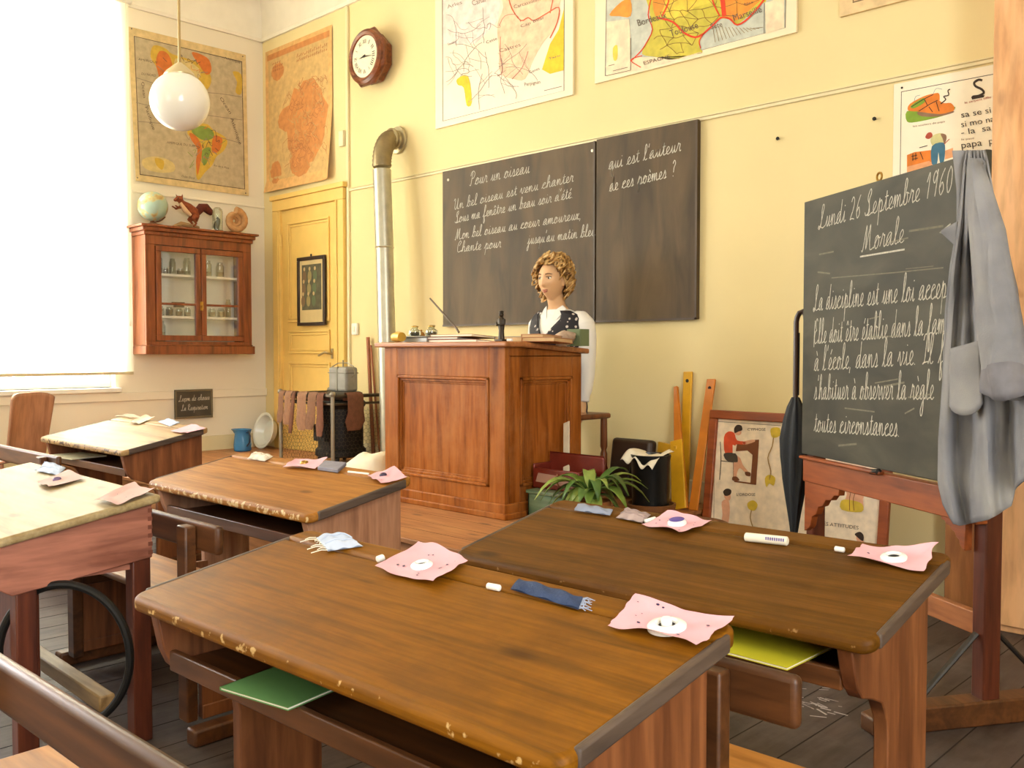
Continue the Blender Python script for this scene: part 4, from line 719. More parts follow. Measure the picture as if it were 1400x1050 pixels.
for x, y in rail: m = MB(); m.tube([(x, y, gz0), (x, y, gz1 + .012)], .014, 10); m.ball((x, y, gz1 + .016), .022, 10, 8); m.build('post', mat('#8A8272', .4, .6, name='guard_post'), sg, local=False)
def hexwire(p, q, z0, z1, s=.036):
    P, Q = Vector(p), Vector(q); d = Q - P; l = d.length; d.normalize(); mb = MB(); w = .0009; nx = int(l / (s * 1.0)); 
    mp = lambda a, b: Vector((P.x + d.x * a, P.y + d.y * a, b)); h = s * .5; rows = int((z1 - z0) / (h * 1.5)); nrm = Vector((d.y, -d.x, 0))
    for r in range(rows):
        for c in range(nx):
            x = c * s + (s / 2 if r % 2 else 0); z = z0 + r * h * 1.5
            for a, b in (((x, z), (x + s / 2, z + h / 2)), ((x + s / 2, z + h / 2), (x + s, z)), ((x + s / 2, z + h / 2), (x + s / 2, z + 1.5 * h))):
                if b[0] > l or a[0] > l: continue
                A, B_ = mp(*a), mp(*b); e = (B_ - A).normalized(); o = nrm * w; u = e.cross(nrm) * w; mb.add([A + o, A - o * .5 + u, A - o * .5 - u, B_ + o, B_ - o * .5 + u, B_ - o * .5 - u], [(0, 1, 4, 3), (1, 2, 5, 4), (2, 0, 3, 5)])
    return mb
M_WIRE = mat('#4A3E2A', .7, name='guard_wire')
for p, q in ((rail[1], rail[2]), (rail[2], rail[3]), (rail[1], rail[0])): hexwire(p, q, gz0 + .01, gz1 - .06).build('wire_mesh', M_WIRE, sg, local=False, smooth=0, fix=False)
SOCKM = [mat('#7C5840', .95, var=.2, nscale=30, bump=.5, bscale=120, name='brown_wool'), mat('#8A644A', .95, var=.2, nscale=30, bump=.5, bscale=120, name='light_brown_wool'), mat('#6C4430', .95, var=.2, nscale=30, bump=.5, bscale=120, name='russet_wool')]
def sock(x, y, L_, w, dirx, flip, mi, label, tilt=0):
    # a flat limp sock hung over the rail: leg, heel, foot; thickness all round
    m = MB(); z = gz1 + .016
    if dirx: ax, ay = Vector((1, 0, 0)), Vector((0, -1, 0))
    else: ax, ay = Vector((0, -1, 0)), Vector((1, 0, 0))
    c = Vector((x, y, 0)); rings = []
    path = [(-.03, -.05), (-.026, -.01), (-.012, .006), (.008, .006), (.022, -.01), (.026, -.05), (.027, -L_ * .5), (.028, -L_ * .75), (.029, -L_)]
    for k, (dpt, dz_) in enumerate(path):
        s = max(0, (k - 5) / 3); shift = (flip * .035 * max(0, s - .35) ** 1.3) + tilt * s * .04; ww = w * (1 + (.25 if k == 7 else 0)) * (1 if k < 8 else .8); tt = .006 + .003 * (k > 5)
        o = c + ay * dpt + ax * shift + Vector((0, 0, z + dz_)); nn = Vector((0, 0, 1)) if 2 <= k <= 3 else ay * (1 if k > 3 else -1)
        rings.append([o + ax * (ww / 2 * cos(q)) + nn * (tt * sin(q)) for q in [2 * pi * j / 10 for j in range(10)]])
    m.loft(rings)
    return one('wool_sock', m, SOCKM[mi], label, 'sock', (x, y, gz1), group='brown wool socks drying on the stove guard', smooth=60)
sock(-6.075, gy0, .23, .072, True, -1, 0, 'brown sock at the far left end of the stove guard rail'); sock(-5.985, gy0, .24, .085, True, -1, 1, 'light brown sock second from left on the stove guard rail')
sock(-5.91, gy0, .30, .045, True, 0, 2, 'narrow russet sock hanging low third from left on the rail', -1); sock(-5.80, gy0, .27, .115, True, 0, 1, 'broad light brown sock in the middle of the stove guard rail'); sock(-5.67, gy0, .26, .105, True, -.6, 0, 'brown sock fourth along the rail with bent foot', -.5); sock(-5.57, gy0, .30, .08, True, -.8, 2, 'russet sock next to the corner post of the guard', .3)
sock(gx1, 3.98, .26, .14, False, 1, 2, 'reddish brown sock hanging alone right of the guard corner post')
# tin flask with strap standing on the stove
tn = root('tin_box', 'battered grey tin box with wire handle standing on the stove', 'tin', (-5.63, 4.02, .77)); 
m = MB(); m.box((-.11, -.055, .055), (.11, .055, .235)); m.build('body', mat('#8E8A82', .6, .2, var=.18, nscale=14, bump=.1, name='battered_tin'), tn, bevel=.02, seg=3)
m = MB(); m.box((-.112, -.057, .188), (.112, .057, .194)); m.box((-.008, -.058, .06), (.008, .058, .236)); m.build('strap', mat('#7A7466', .5, .4), tn, bevel=.002)
m = MB(); m.tube([(-.105, 0, .16), (-.15, 0, .18), (-.135, 0, .235), (-.06, 0, .262), (.05, 0, .264), (.125, 0, .24), (.145, 0, .18), (.105, 0, .16)], .004, 6); m.tube([(0, 0, .235), (0, 0, .285)], .006, 8); m.build('handle', mat('#8C8474', .4, .7), tn)
m = MB(); m.lathe([(.13, 0), (.14, .012), (.14, .045), (.12, .055)], (0, 0, 0), 24); m.build('base', mat('#5A5448', .45, .6), tn)
for i, (u0, v0, xb, yb, r, lb) in enumerate(((503, 461, -5.585, 4.258, .014, 'thick brown broom handle leaning on the wall behind the stove'), (507, 472, -5.51, 4.264, .008, 'thin stick leaning beside the thick broom handle'))):
    p = onY(u0, v0, WALL_Y - .03); m = MB(); m.tube([p, Vector((p.x * .5 + xb * .5, (p.y + yb) / 2, (p.z + .3) / 2)), (xb, yb, .302)], r, 10); one('stick', m, mat('#9A5A34', .5, name='stick_wood'), lb, 'stick', (xb, yb, .3))

# basin and pitcher in the corner
bs = root('enamel_basin', 'white enamel basin leaning upright against the wall in the corner', 'basin', (-6.95, 4.17, .3))
R_ = Matrix.Rotation(radians(78), 4, 'X'); m = MB(); m.M = Matrix.Translation((0, -.02, .152)) @ R_
m.lathe([(0, -.075), (.085, -.075), (.10, -.068), (.135, -.005), (.152, .0), (.155, .006), (.150, .008), (.132, .002), (.096, -.062), (.08, -.068), (0, -.068)], (0, 0, 0), 36); m.build('bowl', mat('#E8E8DC', .25, var=.03, name='white_enamel'), bs)
p = onY(328, 615, 3.93); pc = root('enamel_pitcher', 'blue enamel pitcher with dark handle standing beside the white basin', 'pitcher', (-6.91, 3.93, .3))
m = MB(); m.lathe([(.062, 0), (.07, .01), (.072, .05), (.066, .11), (.062, .14), (.072, .17), (.078, .178), (.073, .178), (.058, .14), (.062, .05), (0, .012)], (0, 0, 0), 26)
ob = m.build('body', mat('#3E7FB0', .25, var=.1, name='blue_enamel'), pc)
for v in ob.data.vertices:
    if v.co.z > .15 and v.co.x < -.03: v.co.x -= .03 * (v.co.z - .15) / .028
m = MB(); m.tube([(.066, 0, .155), (.10, 0, .165), (.122, 0, .13), (.11, 0, .075), (.07, 0, .045)], .007, 8); m.build('handle', mat('#243A54', .3), pc)
# ================================================================== teacher's desk on the platform
X0, X1, Y0, Y1, ZB = -4.10, -3.165, 3.205, 3.78, .3
td = root('teacher_desk', 'tall panelled wooden teacher desk standing on the platform before the blackboard', 'desk', (X0, Y0, ZB))
zt = lambda y: 1.14 if y < Y0 + .09 else 1.14 - (y - Y0 - .09) * .068
def tz(y): return zt(y) + .027
m = MB()
def framed(P, w, h, st, top, bot):   # stiles, rails, bolection moulding and raised field in panel coords (a,b,depth)
    def bx(a0, b0, a1, b1, d0, d1): 
        A, B_ = P(a0, b0, d0), P(a1, b1, d1); m.box(A, B_)
    bx(0, 0, st, h, -.03, 0); bx(w - st, 0, w, h, -.03, 0); bx(st, 0, w - st, bot, -.03, 0); bx(st, h - top, w - st, h, -.03, 0)
    for o, d0 in ((0, .007), (.014, -.004), (.024, -.012)):
        a0, b0, a1, b1 = st + o, bot + o, w - st - o, h - top - o; t = .015
        bx(a0, b0, a1, b0 + t, -.02, d0); bx(a0, b1 - t, a1, b1, -.02, d0); bx(a0, b0, a0 + t, b1, -.02, d0); bx(a1 - t, b0, a1, b1, -.02, d0)
    bx(st, bot, w - st, h - top, -.028, -.017)
framed(lambda a, b, d: (X0 + a, Y0 - d, ZB + b), X1 - X0, .845, .11, .155, .15)
m.build('front_panel', M_TD, td, local=False, bevel=.003)
m = MB(); framed(lambda a, b, d: (X1 + d, Y0 + .032 + a, ZB + b), Y1 - Y0 - .032, .80, .075, .11, .15); m.prism([(Y0 + .032, ZB + .79), (Y1, ZB + .79), (Y1, zt(Y1)), (Y0 + .09, zt(Y0)), (Y0 + .032, zt(Y0))], 'x', X1 - .03, X1); m.build('side_panel', M_TD, td, local=False, bevel=.003)
m = MB(); m.prism([(Y0 + .032, ZB), (Y1, ZB), (Y1, zt(Y1)), (Y0 + .09, zt(Y0)), (Y0 + .032, zt(Y0))], 'x', X0, X0 + .03); m.build('side_panel', M_TD, td, local=False, bevel=.003)
m = MB(); m.box((X0 - .012, Y0 - .012, ZB), (X1 + .012, Y1, ZB + .075)); m.box((X0 - .022, Y0 - .022, ZB), (X1 + .022, Y1, ZB + .03)); m.build('plinth', M_TD, td, local=False, bevel=.005)
m = MB(); m.prism([(Y0 - .035, 1.14), (Y0 + .09, 1.14), (Y1 + .02, zt(Y1 + .02)), (Y1 + .02, tz(Y1 + .02)), (Y0 + .09, 1.167), (Y0 - .035, 1.167)], 'x', X0 - .05, X1 + .04); m.build('top', M_TDTOP, td, local=False, bevel=.008, seg=3)
m = MB(); m.box((X0 + .03, Y0 + .3, ZB + .55), (X1 - .03, Y1 - .02, ZB + .57)); m.build('shelf', M_TD, td, local=False)
# things on it
def tdp(u, y): q = onY(u, 460, y); return q.x
yy = 3.36
yy = 3.255; x = tdp(545, yy); one('brass_box', (lambda q: (q.tube([(x - .04, yy, tz(yy) + .03), (x - .005, yy, tz(yy) + .031), (x + .04, yy - .01, tz(yy) + .03)], [.024, .03, .026], 14), q)[1])(MB()), mat('#C9A03C', .35, .3, name='yellow_brass'), 'small yellow brass roll lying at the left end of the teacher desk', 'box', (x, yy, tz(yy)))
yy = 3.36; x0, x1 = tdp(552, yy), tdp(595, yy); m = MB(); m.box((x0, yy - .06, tz(yy) + .004), (x1, yy + .06, tz(yy) + .032)); m.box((x0 - .006, yy - .066, tz(yy) + .032), (x1 + .006, yy + .066, tz(yy) + .04)); one('pen_tray', m, mat('#8C8A80', .35, .2, name='grey_tray'), 'grey inkstand tray under two glass inkwells on the teacher desk', 'tray', (x0, yy, tz(yy)), bevel=.004)
for u, lb in ((567, 'left round glass inkwell on the grey tray on the teacher desk'), (592, 'right round glass inkwell on the grey tray on the teacher desk')):
    x = tdp(u, yy) - (.012 if u > 580 else 0); iw = root('glass_inkwell', lb, 'inkwell', (x, yy, tz(yy) + .04), group='glass inkwells on the teacher desk')
    m = MB(); m.lathe([(.030, 0), (.035, .012), (.033, .03), (.016, .042), (.02, .05), (.016, .052)], (0, 0, 0), 20); m.build('glass', M_JAR, iw); m = MB(); m.lathe([(.024, .003), (.028, .012), (.026, .024), (0, .025)], (0, 0, 0), 16); m.build('ink', mat('#3A3220', .3), iw); m = MB(); m.lathe([(.021, .05), (.021, .056), (.006, .06)], (0, 0, 0), 16); m.build('lid', M_BRASS, iw)
x = tdp(561, 3.39); m = MB(); m.lathe([(.03, 0), (.03, .012), (.012, .02), (.02, .04), (.024, .055), (.014, .07), (0, .075)], (x, 3.47, tz(3.47) + .002), 16); m.tube([(x, 3.47, tz(3.47) + .077), (x, 3.47, tz(3.47) + .087)], .006); one('hand_bell', m, mat('#B8843C', .4, .5, name='ochre_metal'), 'small ochre bell standing behind the left glass inkwell', 'bell', (x, 3.47, tz(3.47)))
yb = 3.40; zz = tz(yb) - .002
for k, (u0, u1, h, c, rz, lb) in enumerate(((594, 668, .016, '#8C4A2A', 0, 'brown notebook at the bottom of the pile left of the statuette'), (600, 640, .012, '#7A3020', .05, 'dark red notebook in the middle of the pile left of the statuette'), (604, 664, .012, '#B08A5A', -.04, 'tan notebook on top of the pile left of the statuette'))):
    x0, x1 = tdp(u0, yb), tdp(u1, yb); nb = root('notebook', lb, 'notebook', ((x0 + x1) / 2, yb, zz + .002), rot=(-.068, 0, rz), group='notebooks on the teacher desk'); hw = (x1 - x0) / 2
    m = MB(); m.box((-hw, -.09, 0), (hw, .09, .002)); m.box((-hw, -.09, h - .002), (hw, .09, h)); m.box((-hw, -.09, 0), (-hw + .003, .09, h)); m.build('cover', mat(c, .6), nb); m = MB(); m.box((-hw + .003, -.087, .002), (hw - .004, .087, h - .002)); m.build('pages', M_PAPER, nb); zz += h + .0015
a, b = onY(624, 449, 3.42), onY(588, 408, 3.46); m = MB(); m.tube([(a.x + .03, 3.41, a.z - .022), a, b], [.006, .006, .0045], 8); one('pointer_stick', m, mat('#5E4A34', .5, name='pointer_dark'), 'thin dark pointer stick slanting up from the notebooks on the teacher desk', 'pointer', (a.x, 3.42, a.z - .03))
x = tdp(672, 3.32); m = MB(); m.box((x - .05, 3.27, tz(3.32)), (x + .04, 3.37, tz(3.32) + .006)); one('paper_sheet', m, M_PAPER, 'white paper lying left of the statuette foot on the teacher desk', 'paper', (x, 3.32, tz(3.32)))
# bronze statuette of a standing figure
x = tdp(685.5, 3.27); z = tz(3.27); fg = root('statuette', 'small dark bronze standing statuette at the front corner of the teacher desk', 'statuette', (x, 3.27, z))
m = MB(); m.box((-.026, -.02, 0), (.026, .02, .012)); m.build('base', mat('#3A3024', .4, .5, name='bronze_dark'), fg, bevel=.003)
m = MB(); m.lathe([(.018, .012), (.016, .03), (.015, .055), (.019, .085), (.022, .105), (.014, .118), (.007, .122)], (0, 0, 0), 16, sy=.8); m.ball((0, -.001, .133), (.012, .013, .014)); m.lathe([(.014, .143), (.013, .147), (.008, .152), (0, .153)], (0, 0, 0), 14)
for s in (-1, 1): m.tube([(s * .021, 0, .108), (s * .027, -.006, .088), (s * .010, -.020, .080)], [.007, .006, .005], 8)
ob = m.build('figure', mat('#3A3024', .4, .5, name='bronze_dark'), fg, smooth=80)
x = tdp(696, 3.25); m = MB(); m.tube([(x - .012, 3.25, tz(3.25) + .007), (x + .016, 3.255, tz(3.25) + .007)], .007, 10); one('chalk_stick', m, M_CHALKSTICK, 'short white chalk right of the statuette on the teacher desk', 'chalk', (x, 3.25, tz(3.25)))
def tilted_book(name, lb, cat, u0, u1, y, d, h, c, z0=0, rz=0, grp=None):
    x0, x1 = tdp(u0, y), tdp(u1, y); o = root(name, lb, cat, ((x0 + x1) / 2, y, tz(y) + z0 + .003), rot=(-.068, 0, rz), group=grp); hw = (x1 - x0) / 2
    m = MB(); m.box((-hw, -d / 2, .0), (hw, d / 2, .003)); m.box((-hw, -d / 2, h - .003), (hw, d / 2, h)); m.box((-hw, -d / 2, 0), (-hw + .004, d / 2, h)); m.build('cover', mat(c, .6), o, bevel=.001); m = MB(); m.box((-hw + .004, -d / 2 + .003, .003), (hw - .004, d / 2 - .003, h - .003)); m.build('pages', mat('#C4A274', .8, name='old_pages'), o); return o
tilted_book('register', 'grey paper register lying open right of the statuette on the teacher desk', 'book', 690, 733, 3.5, .16, .034, '#8E887E')
tilted_book('school_book', 'brown book lying under another before the mannequin', 'book', 727, 770, 3.42, .15, .022, '#A4683C', 0, .05, 'brown books before the mannequin'); tilted_book('school_book', 'brown book lying on top of another before the mannequin', 'book', 725, 756, 3.44, .14, .018, '#B47A4C', .022, -.04, 'brown books before the mannequin')
x = tdp(768, 3.53); q = MB(); q.ball((x, 3.55, tz(3.55) + .034), (.052, .05, .038), 16, 12)
ob = one('cloth_bundle', q, mat('#AE9682', .9, var=.2, nscale=30, bump=.4, name='beige_cloth'), 'crumpled beige cloth bundle between the books and the green box', 'cloth', (x, 3.55, tz(3.55) - .01), smooth=80)
for v in ob.data.vertices: v.co += Vector((1, 1, .6)) * .02 * mnoise.noise(v.co * 30)
x0, x1 = tdp(782, 3.64), tdp(797, 3.62); m = MB(); m.box((x0, 3.60, tz(3.64) + .002), (x1, 3.67, tz(3.6) + .085)); m.box((x0 + .004, 3.597, tz(3.6) + .05), (x1 - .004, 3.60, tz(3.6) + .08)); one('card_box', m, mat('#6E7A54', .7, var=.1, name='green_card'), 'grey green card index box at the right end of the teacher desk', 'box', (x0, 3.62, tz(3.68)), bevel=.004)

# ================================================================== big wall blackboards
def wall_board(name, lb, x0, x1, z0, z1, mat_, texts, d=.03):
    o = root(name, lb, 'blackboard', (x0, WALL_Y, z0)); m = MB(); m.box((x0, WALL_Y - d, z0), (x1, WALL_Y - .002, z1)); m.build('panel', mat_, o, local=False, bevel=.002)
    mp = lambda a, b: Vector((a, WALL_Y - d - .0006, b))
    for t, a, b, xh in texts:
        m = MB(); A, B_ = bw(a[0], a[1], d), bw(b[0], b[1], d); write(m, t, (A.x, A.z), (B_.x, B_.z), xh, mp, .0042, 0); m.build('chalk_line', M_CHALK, o, local=False, smooth=0)
    return o
BM1 = board_mat('slate_brown', '#41331F', '#6C573A', .45)
b1 = wall_board('blackboard', 'wide left panel of the wall blackboard bearing a chalked poem', -4.815, -3.474, 1.292, 2.345, BM1, [
    ('Pour un oiseau', (642, 254), (724, 236), .040), ('Un bel oiseau est venu chanter', (620, 287), (784, 248), .034), ('Sous ma fenêtre un beau soir d\'été.', (622, 305), (784, 270), .034),
    ('Mon bel oiseau au cœur amoureux,', (622, 328), (795, 299), .034), ('Chante pour', (624, 345), (685, 338), .034), ('jusqu\'au matin bleu', (721, 334), (814, 322), .034)])
b2 = wall_board('blackboard', 'narrower right panel of the wall blackboard with a chalked question', -3.466, -2.775, 1.292, 2.352, BM1, [
    ("qui est l'auteur", (832, 232), (931, 206), .040), ('de ces poèmes ?', (833, 262), (924, 240), .040)])
for o, x0, x1 in ((b1, -4.815, -3.474), (b2, -3.466, -2.775)):
    m = MB(); t = .012
    m.box((x0, WALL_Y - .034, 1.288), (x1, WALL_Y - .028, 1.288 + t)); m.box((x1 - t, WALL_Y - .034, 1.29), (x1, WALL_Y - .028, 2.345)); m.build('edge_strip', mat('#4A3A28', .5), o, local=False)
m = MB()
for u, v in ((613, 246), (810, 206)): m.lathe([(.009, 0), (.009, -.004), (0, -.006)], bw(u, v, .031), 12, axis='y')
m.build('screw_head', mat('#D8D0BC', .4, .3), b1, local=False)

# ================================================================== mannequin (teacher) and her stool
SKIN = mat('#DDB083', .45, var=.02, name='mannequin_skin'); HAIRM = mat('#B58A48', .5, var=.35, nscale=70, name='blond_wig'); BLOUSE = mat('#EEEAE2', .85, var=.03, bump=.15, bscale=25, name='white_blouse')
bx, by = -3.49, 3.985
mq = root('mannequin', 'female mannequin with curly blond hair, white blouse and dark floral vest behind the teacher desk', 'mannequin', (bx, by, .3))
def ell(cx, cy, z, rx, ry, n=28, front=0): return [Vector((cx + rx * cos(2 * pi * j / n), cy + ry * sin(2 * pi * j / n) - (front * max(0, -sin(2 * pi * j / n)) ** 2), z)) for j in range(n)]
m = MB(); lx, ly = 0, 0
TORSO = [(.47, .145, .10, 0, 0), (.60, .150, .105, 0, 0), (.72, .125, .088, 0, 0), (.80, .135, .09, -.005, .012), (.88, .155, .095, -.01, .03), (.95, .168, .09, -.01, .012), (1.0, .165, .075, -.008, 0), (1.03, .12, .062, -.012, 0), (1.05, .07, .055, -.02, 0), (1.075, .050, .052, -.03, 0), (1.11, .046, .050, -.045, 0), (1.16, .046, .052, -.06, 0)]
m.loft([ell(0, dy, z, rx, ry, 28, f) for z, rx, ry, dy, f in TORSO])
HC = Vector((.012, -.085, 1.215)); HR = Matrix.Rotation(radians(7), 4, 'Z') @ Matrix.Rotation(radians(4), 4, 'X')
def gss(a, s): return exp(-(a / s) ** 2)
def headpt(th, ph):
    dx, dy, dz = cos(ph) * sin(th), -cos(ph) * cos(th), sin(ph); x, y, z = .071 * dx, .090 * dy, .112 * dz
    if z < 0:
        k = (-z / .112); x *= 1 - .38 * k ** 1.6
        if y > 0: y *= 1 - .45 * k
        else: y *= 1 - .06 * k
    if dy < .1:
        f = min(1, max(0, -dy * 1.5)); e = 0
        e += .021 * gss(x, .011) * max(0, min(1, (.022 - z) / .045)) * gss(min(0, z + .022), .010) * (1 if z < .026 else 0)
        for s in (-1, 1): e -= .010 * gss(x - s * .030, .016) * gss(z - .014, .013); e += .004 * gss(x - s * .04, .018) * gss(z + .018, .02)
        e += .004 * gss(z - .036, .012) + .006 * gss(x, .022) * (gss(z + .053, .006) + gss(z + .064, .007)) + .007 * gss(x, .018) * gss(z + .092, .016); y -= e * f
    return HC + HR @ Vector((x, y, z))
nu, nv = 72, 56; vs = [headpt(2 * pi * i / nu, -pi / 2 + .02 + (pi - .04) * j / nv) for j in range(nv + 1) for i in range(nu)]
m.add(vs, [(j * nu + i, j * nu + (i + 1) % nu, (j + 1) * nu + (i + 1) % nu, (j + 1) * nu + i) for j in range(nv) for i in range(nu)] + [list(range(nu))[::-1], list(range(nv * nu, nv * nu + nu))])
for s in (-1, 1):   # arms, ears
    m.tube([(s * .12, .0, .985), (s * .155, .0, .965), (s * .178, .005, .88), (s * .186, .010, .76), (s * .190, -.01, .66), (s * .194, -.03, .56)], [.045, .046, .040, .034, .029, .024], 14)
    m.ball(HC + HR @ Vector((s * .070, .012, -.004)), (.012, .02, .03), 10, 8)
    hb = Vector((s * .194, -.032, .55)); m.tube([hb, hb + Vector((0, -.006, -.035)), hb + Vector((0, -.01, -.07))], [.022, .03, .028], 10, flat=.5)
    for k in range(4):
        a = hb + Vector((0, -.034 + k * .018, -.068)); L_ = (.055, .066, .062, .046)[k]; m.tube([a, a + Vector((-s * .006, -.004, -L_ * .5)), a + Vector((-s * .018, -.002, -L_ * .95))], [.0085, .008, .006], 8)
    m.tube([hb + Vector((0, -.026, -.02)), hb + Vector((-s * .01, -.048, -.05)), hb + Vector((-s * .014, -.052, -.078))], [.010, .009, .007], 8)
body = m.build('body', SKIN, mq, smooth=80); md = body.modifiers.new('r', 'REMESH'); md.mode = 'VOXEL'; md.voxel_size = .0045; md.use_smooth_shade = True; md2 = body.modifiers.new('s', 'SMOOTH'); md2.iterations = 2
def fpos(x, z, out=.001):
    # surface of the face at x,z (head coords)
    th = math.asin(max(-1, min(1, x / .071))); best = None
    for a in range(-60, 61):
        for b in range(-40, 41):
            q = headpt(th + a * .012 * 0 + a * .01, b * .02); l = HR.inverted() @ (q - HC)
            e = (l.x - x) ** 2 + (l.z - z) ** 2
            if l.y < 0 and (best is None or e < best[0]): best = (e, l.y)
    return HC + HR @ Vector((x, best[1] - out, z))
for s in (-1, 1):
    c = fpos(s * .030, .012, .0); e = MB(); e.ball(c, (.0135, .006, .0058), 12, 8); eo = e.build('eye', mat('#EDE6DA', .25, var=0), mq)
    e = MB(); e.ball(c + Vector((-.001, -.0048, 0)), (.0055, .003, .0055), 10, 8); e.build('iris', mat('#3E3222', .2), eo)
    m = MB(); m.tube([fpos(s * (.016 + .013 * k), .0185 + .002 * (k == 1) - .001 * (k == 2), .001) for k in range(3)], .0018, 6); m.build('eyelash', mat('#2E2018', .6), mq)
    m = MB(); m.tube([fpos(s * (.014 + .011 * k), .033 + .004 * sin(k * 1.1), .0005) for k in range(4)], [.002, .0028, .0025, .0012], 6); m.build('eyebrow', mat('#5E3E20', .7), mq)
m = MB(); m.tube([fpos(.020 * t, -.0535 + .002 * abs(t) ** .5, -.0005) for t in (-1, -.5, 0, .5, 1)], [.001, .0035, .003, .0035, .001], 8); m.tube([fpos(.018 * t, -.063 + .006 * t * t, -.0005) for t in (-1, -.5, 0, .5, 1)], [.001, .004, .0048, .004, .001], 8); m.build('lips', mat('#A85A4A', .4, name='lips'), mq, smooth=80)
# curly hair: a cap plus many coiled locks
m = MB()
def scalp(th, ph, o=0): dx, dy, dz = cos(ph) * sin(th), -cos(ph) * cos(th), sin(ph); return HC + HR @ Vector(((.082 + o) * dx, .004 + (.096 + o) * dy, .004 + (.118 + o) * dz))
rnd = random.Random(4); locks = []
for k in range(300):
    th = rnd.uniform(-pi, pi); ph = rnd.uniform(-.5, 1.45); fr_ = abs(th)
    if fr_ < .85 and ph < .80: continue
    if fr_ < 1.15 and ph < .45: continue
    if fr_ < 1.5 and ph < .1: continue
    if fr_ < 1.75 and ph < -.25: continue
    locks.append((th, ph))
for th, ph in locks:
    n = 14; pts = []; ln = rnd.uniform(.06, .11); a0 = rnd.uniform(0, 6.28); sgn = rnd.choice((-1, 1)); side = (1 if th > 0 else -1); fr_s = abs(th)
    for j in range(n):
        t = j / (n - 1); php = ph - ln / .1 * t * (.55 + .2 * (ph > .7)) * (.45 if fr_s < 1.0 else 1); thp = th + side * (.75 if fr_s < 1.0 else .2) * t * (1 if ph > .4 else .3); base = scalp(thp, max(php, -.95), .012 + .016 * sin(pi * min(1, t * 1.2)))
        cr = .011 + .013 * t; a = a0 + sgn * t * 8.5; pts.append(base + Vector((cr * cos(a), cr * sin(a) * .8, cr * sin(a + .8))))
    r0 = rnd.uniform(.0055, .0085); m.tube(pts, [r0 * (1 - .55 * (j / (n - 1)) ** 2) for j in range(n)], 6)
capr = []
for j in range(14):
    ring = []
    for i in range(40):
        th = -pi + 2 * pi * i / 40; lo = .74 if abs(th) < .9 else (.74 - (abs(th) - .9) * 1.5 if abs(th) < 1.65 else -.42); ph = lo + (1.55 - lo) * j / 13; ring.append(scalp(th, ph, .006))
    capr.append(ring)
m.loft(capr, 0, False); 
HB, b = newmat('blond_curls'); N, L = nt(HB); tc = N.new('ShaderNodeTexCoord'); n = N.new('ShaderNodeTexNoise'); n.inputs['Scale'].default_value = 26; n.inputs['Detail'].default_value = 6; L.new(tc.outputs['Object'], n.inputs['Vector']); r = ramp(N, [(.34, lin('#6A451C')), (.5, lin('#B08444')), (.66, lin('#E6C68C'))]); L.new(n.outputs['Fac'], r.inputs[0]); L.new(r.outputs[0], b.inputs['Base Color']); b.inputs['Roughness'].default_value = .42
m.build('hair', HB, mq, smooth=80)
# blouse with full sleeves, cuffs and open collar
m = MB(); m.loft([ell(0, dy, z, rx + .014, ry + .014, 28, f) for z, rx, ry, dy, f in TORSO[:7]] + [ell(0, -.010, 1.025, .135, .075), ell(0, -.014, 1.045, .095, .070), ell(0, -.02, 1.056, .07, .06)], 0, True)
for s in (-1, 1):
    pts = [(s * .11, .0, 1.0), (s * .150, .0, .995), (s * .178, .0, .968), (s * .190, .005, .90), (s * .188, .008, .78), (s * .190, .0, .68), (s * .192, -.018, .60), (s * .194, -.026, .575)]
    m.tube(pts, [.046, .052, .056, .053, .049, .046, .042, .032], 18); m.tube([(s * .194, -.026, .582), (s * .194, -.030, .54)], [.034, .034], 18)
bo = m.build('blouse', BLOUSE, mq, smooth=80); md = bo.modifiers.new('r', 'REMESH'); md.mode = 'VOXEL'; md.voxel_size = .007; md.use_smooth_shade = True; md2 = bo.modifiers.new('s', 'SMOOTH'); md2.iterations = 3
m = MB()
for s in (-1, 1): m.slab([(s * .012, -.105, .955), (s * .075, -.088, 1.015), (s * .085, -.045, 1.055), (s * .06, -.050, 1.075), (s * .035, -.078, 1.05)], (0, -1, .3), .006)
m.build('collar', BLOUSE, mq, bevel=.003)
VM, b = newmat('floral_vest'); N, L = nt(VM); tc = N.new('ShaderNodeTexCoord'); n = N.new('ShaderNodeTexVoronoi'); n.inputs['Scale'].default_value = 34; L.new(tc.outputs['Object'], n.inputs['Vector']); r = ramp(N, [(.0, lin('#D8CFC4')), (.24, lin('#C8BCB4')), (.30, lin('#1E1A20'))]); L.new(n.outputs['Distance'], r.inputs[0]); L.new(r.outputs[0], b.inputs['Base Color']); b.inputs['Roughness'].default_value = .7
m = MB(); rows = []
ZV = [.55, .65, .75, .83, .90, .95, 1.0, 1.035, 1.05]
def tor(z):
    for a, b_ in zip(TORSO[:-1], TORSO[1:]):
        if a[0] <= z <= b_[0]: t = (z - a[0]) / (b_[0] - a[0]); return [p + (q - p) * t for p, q in zip(a, b_)]
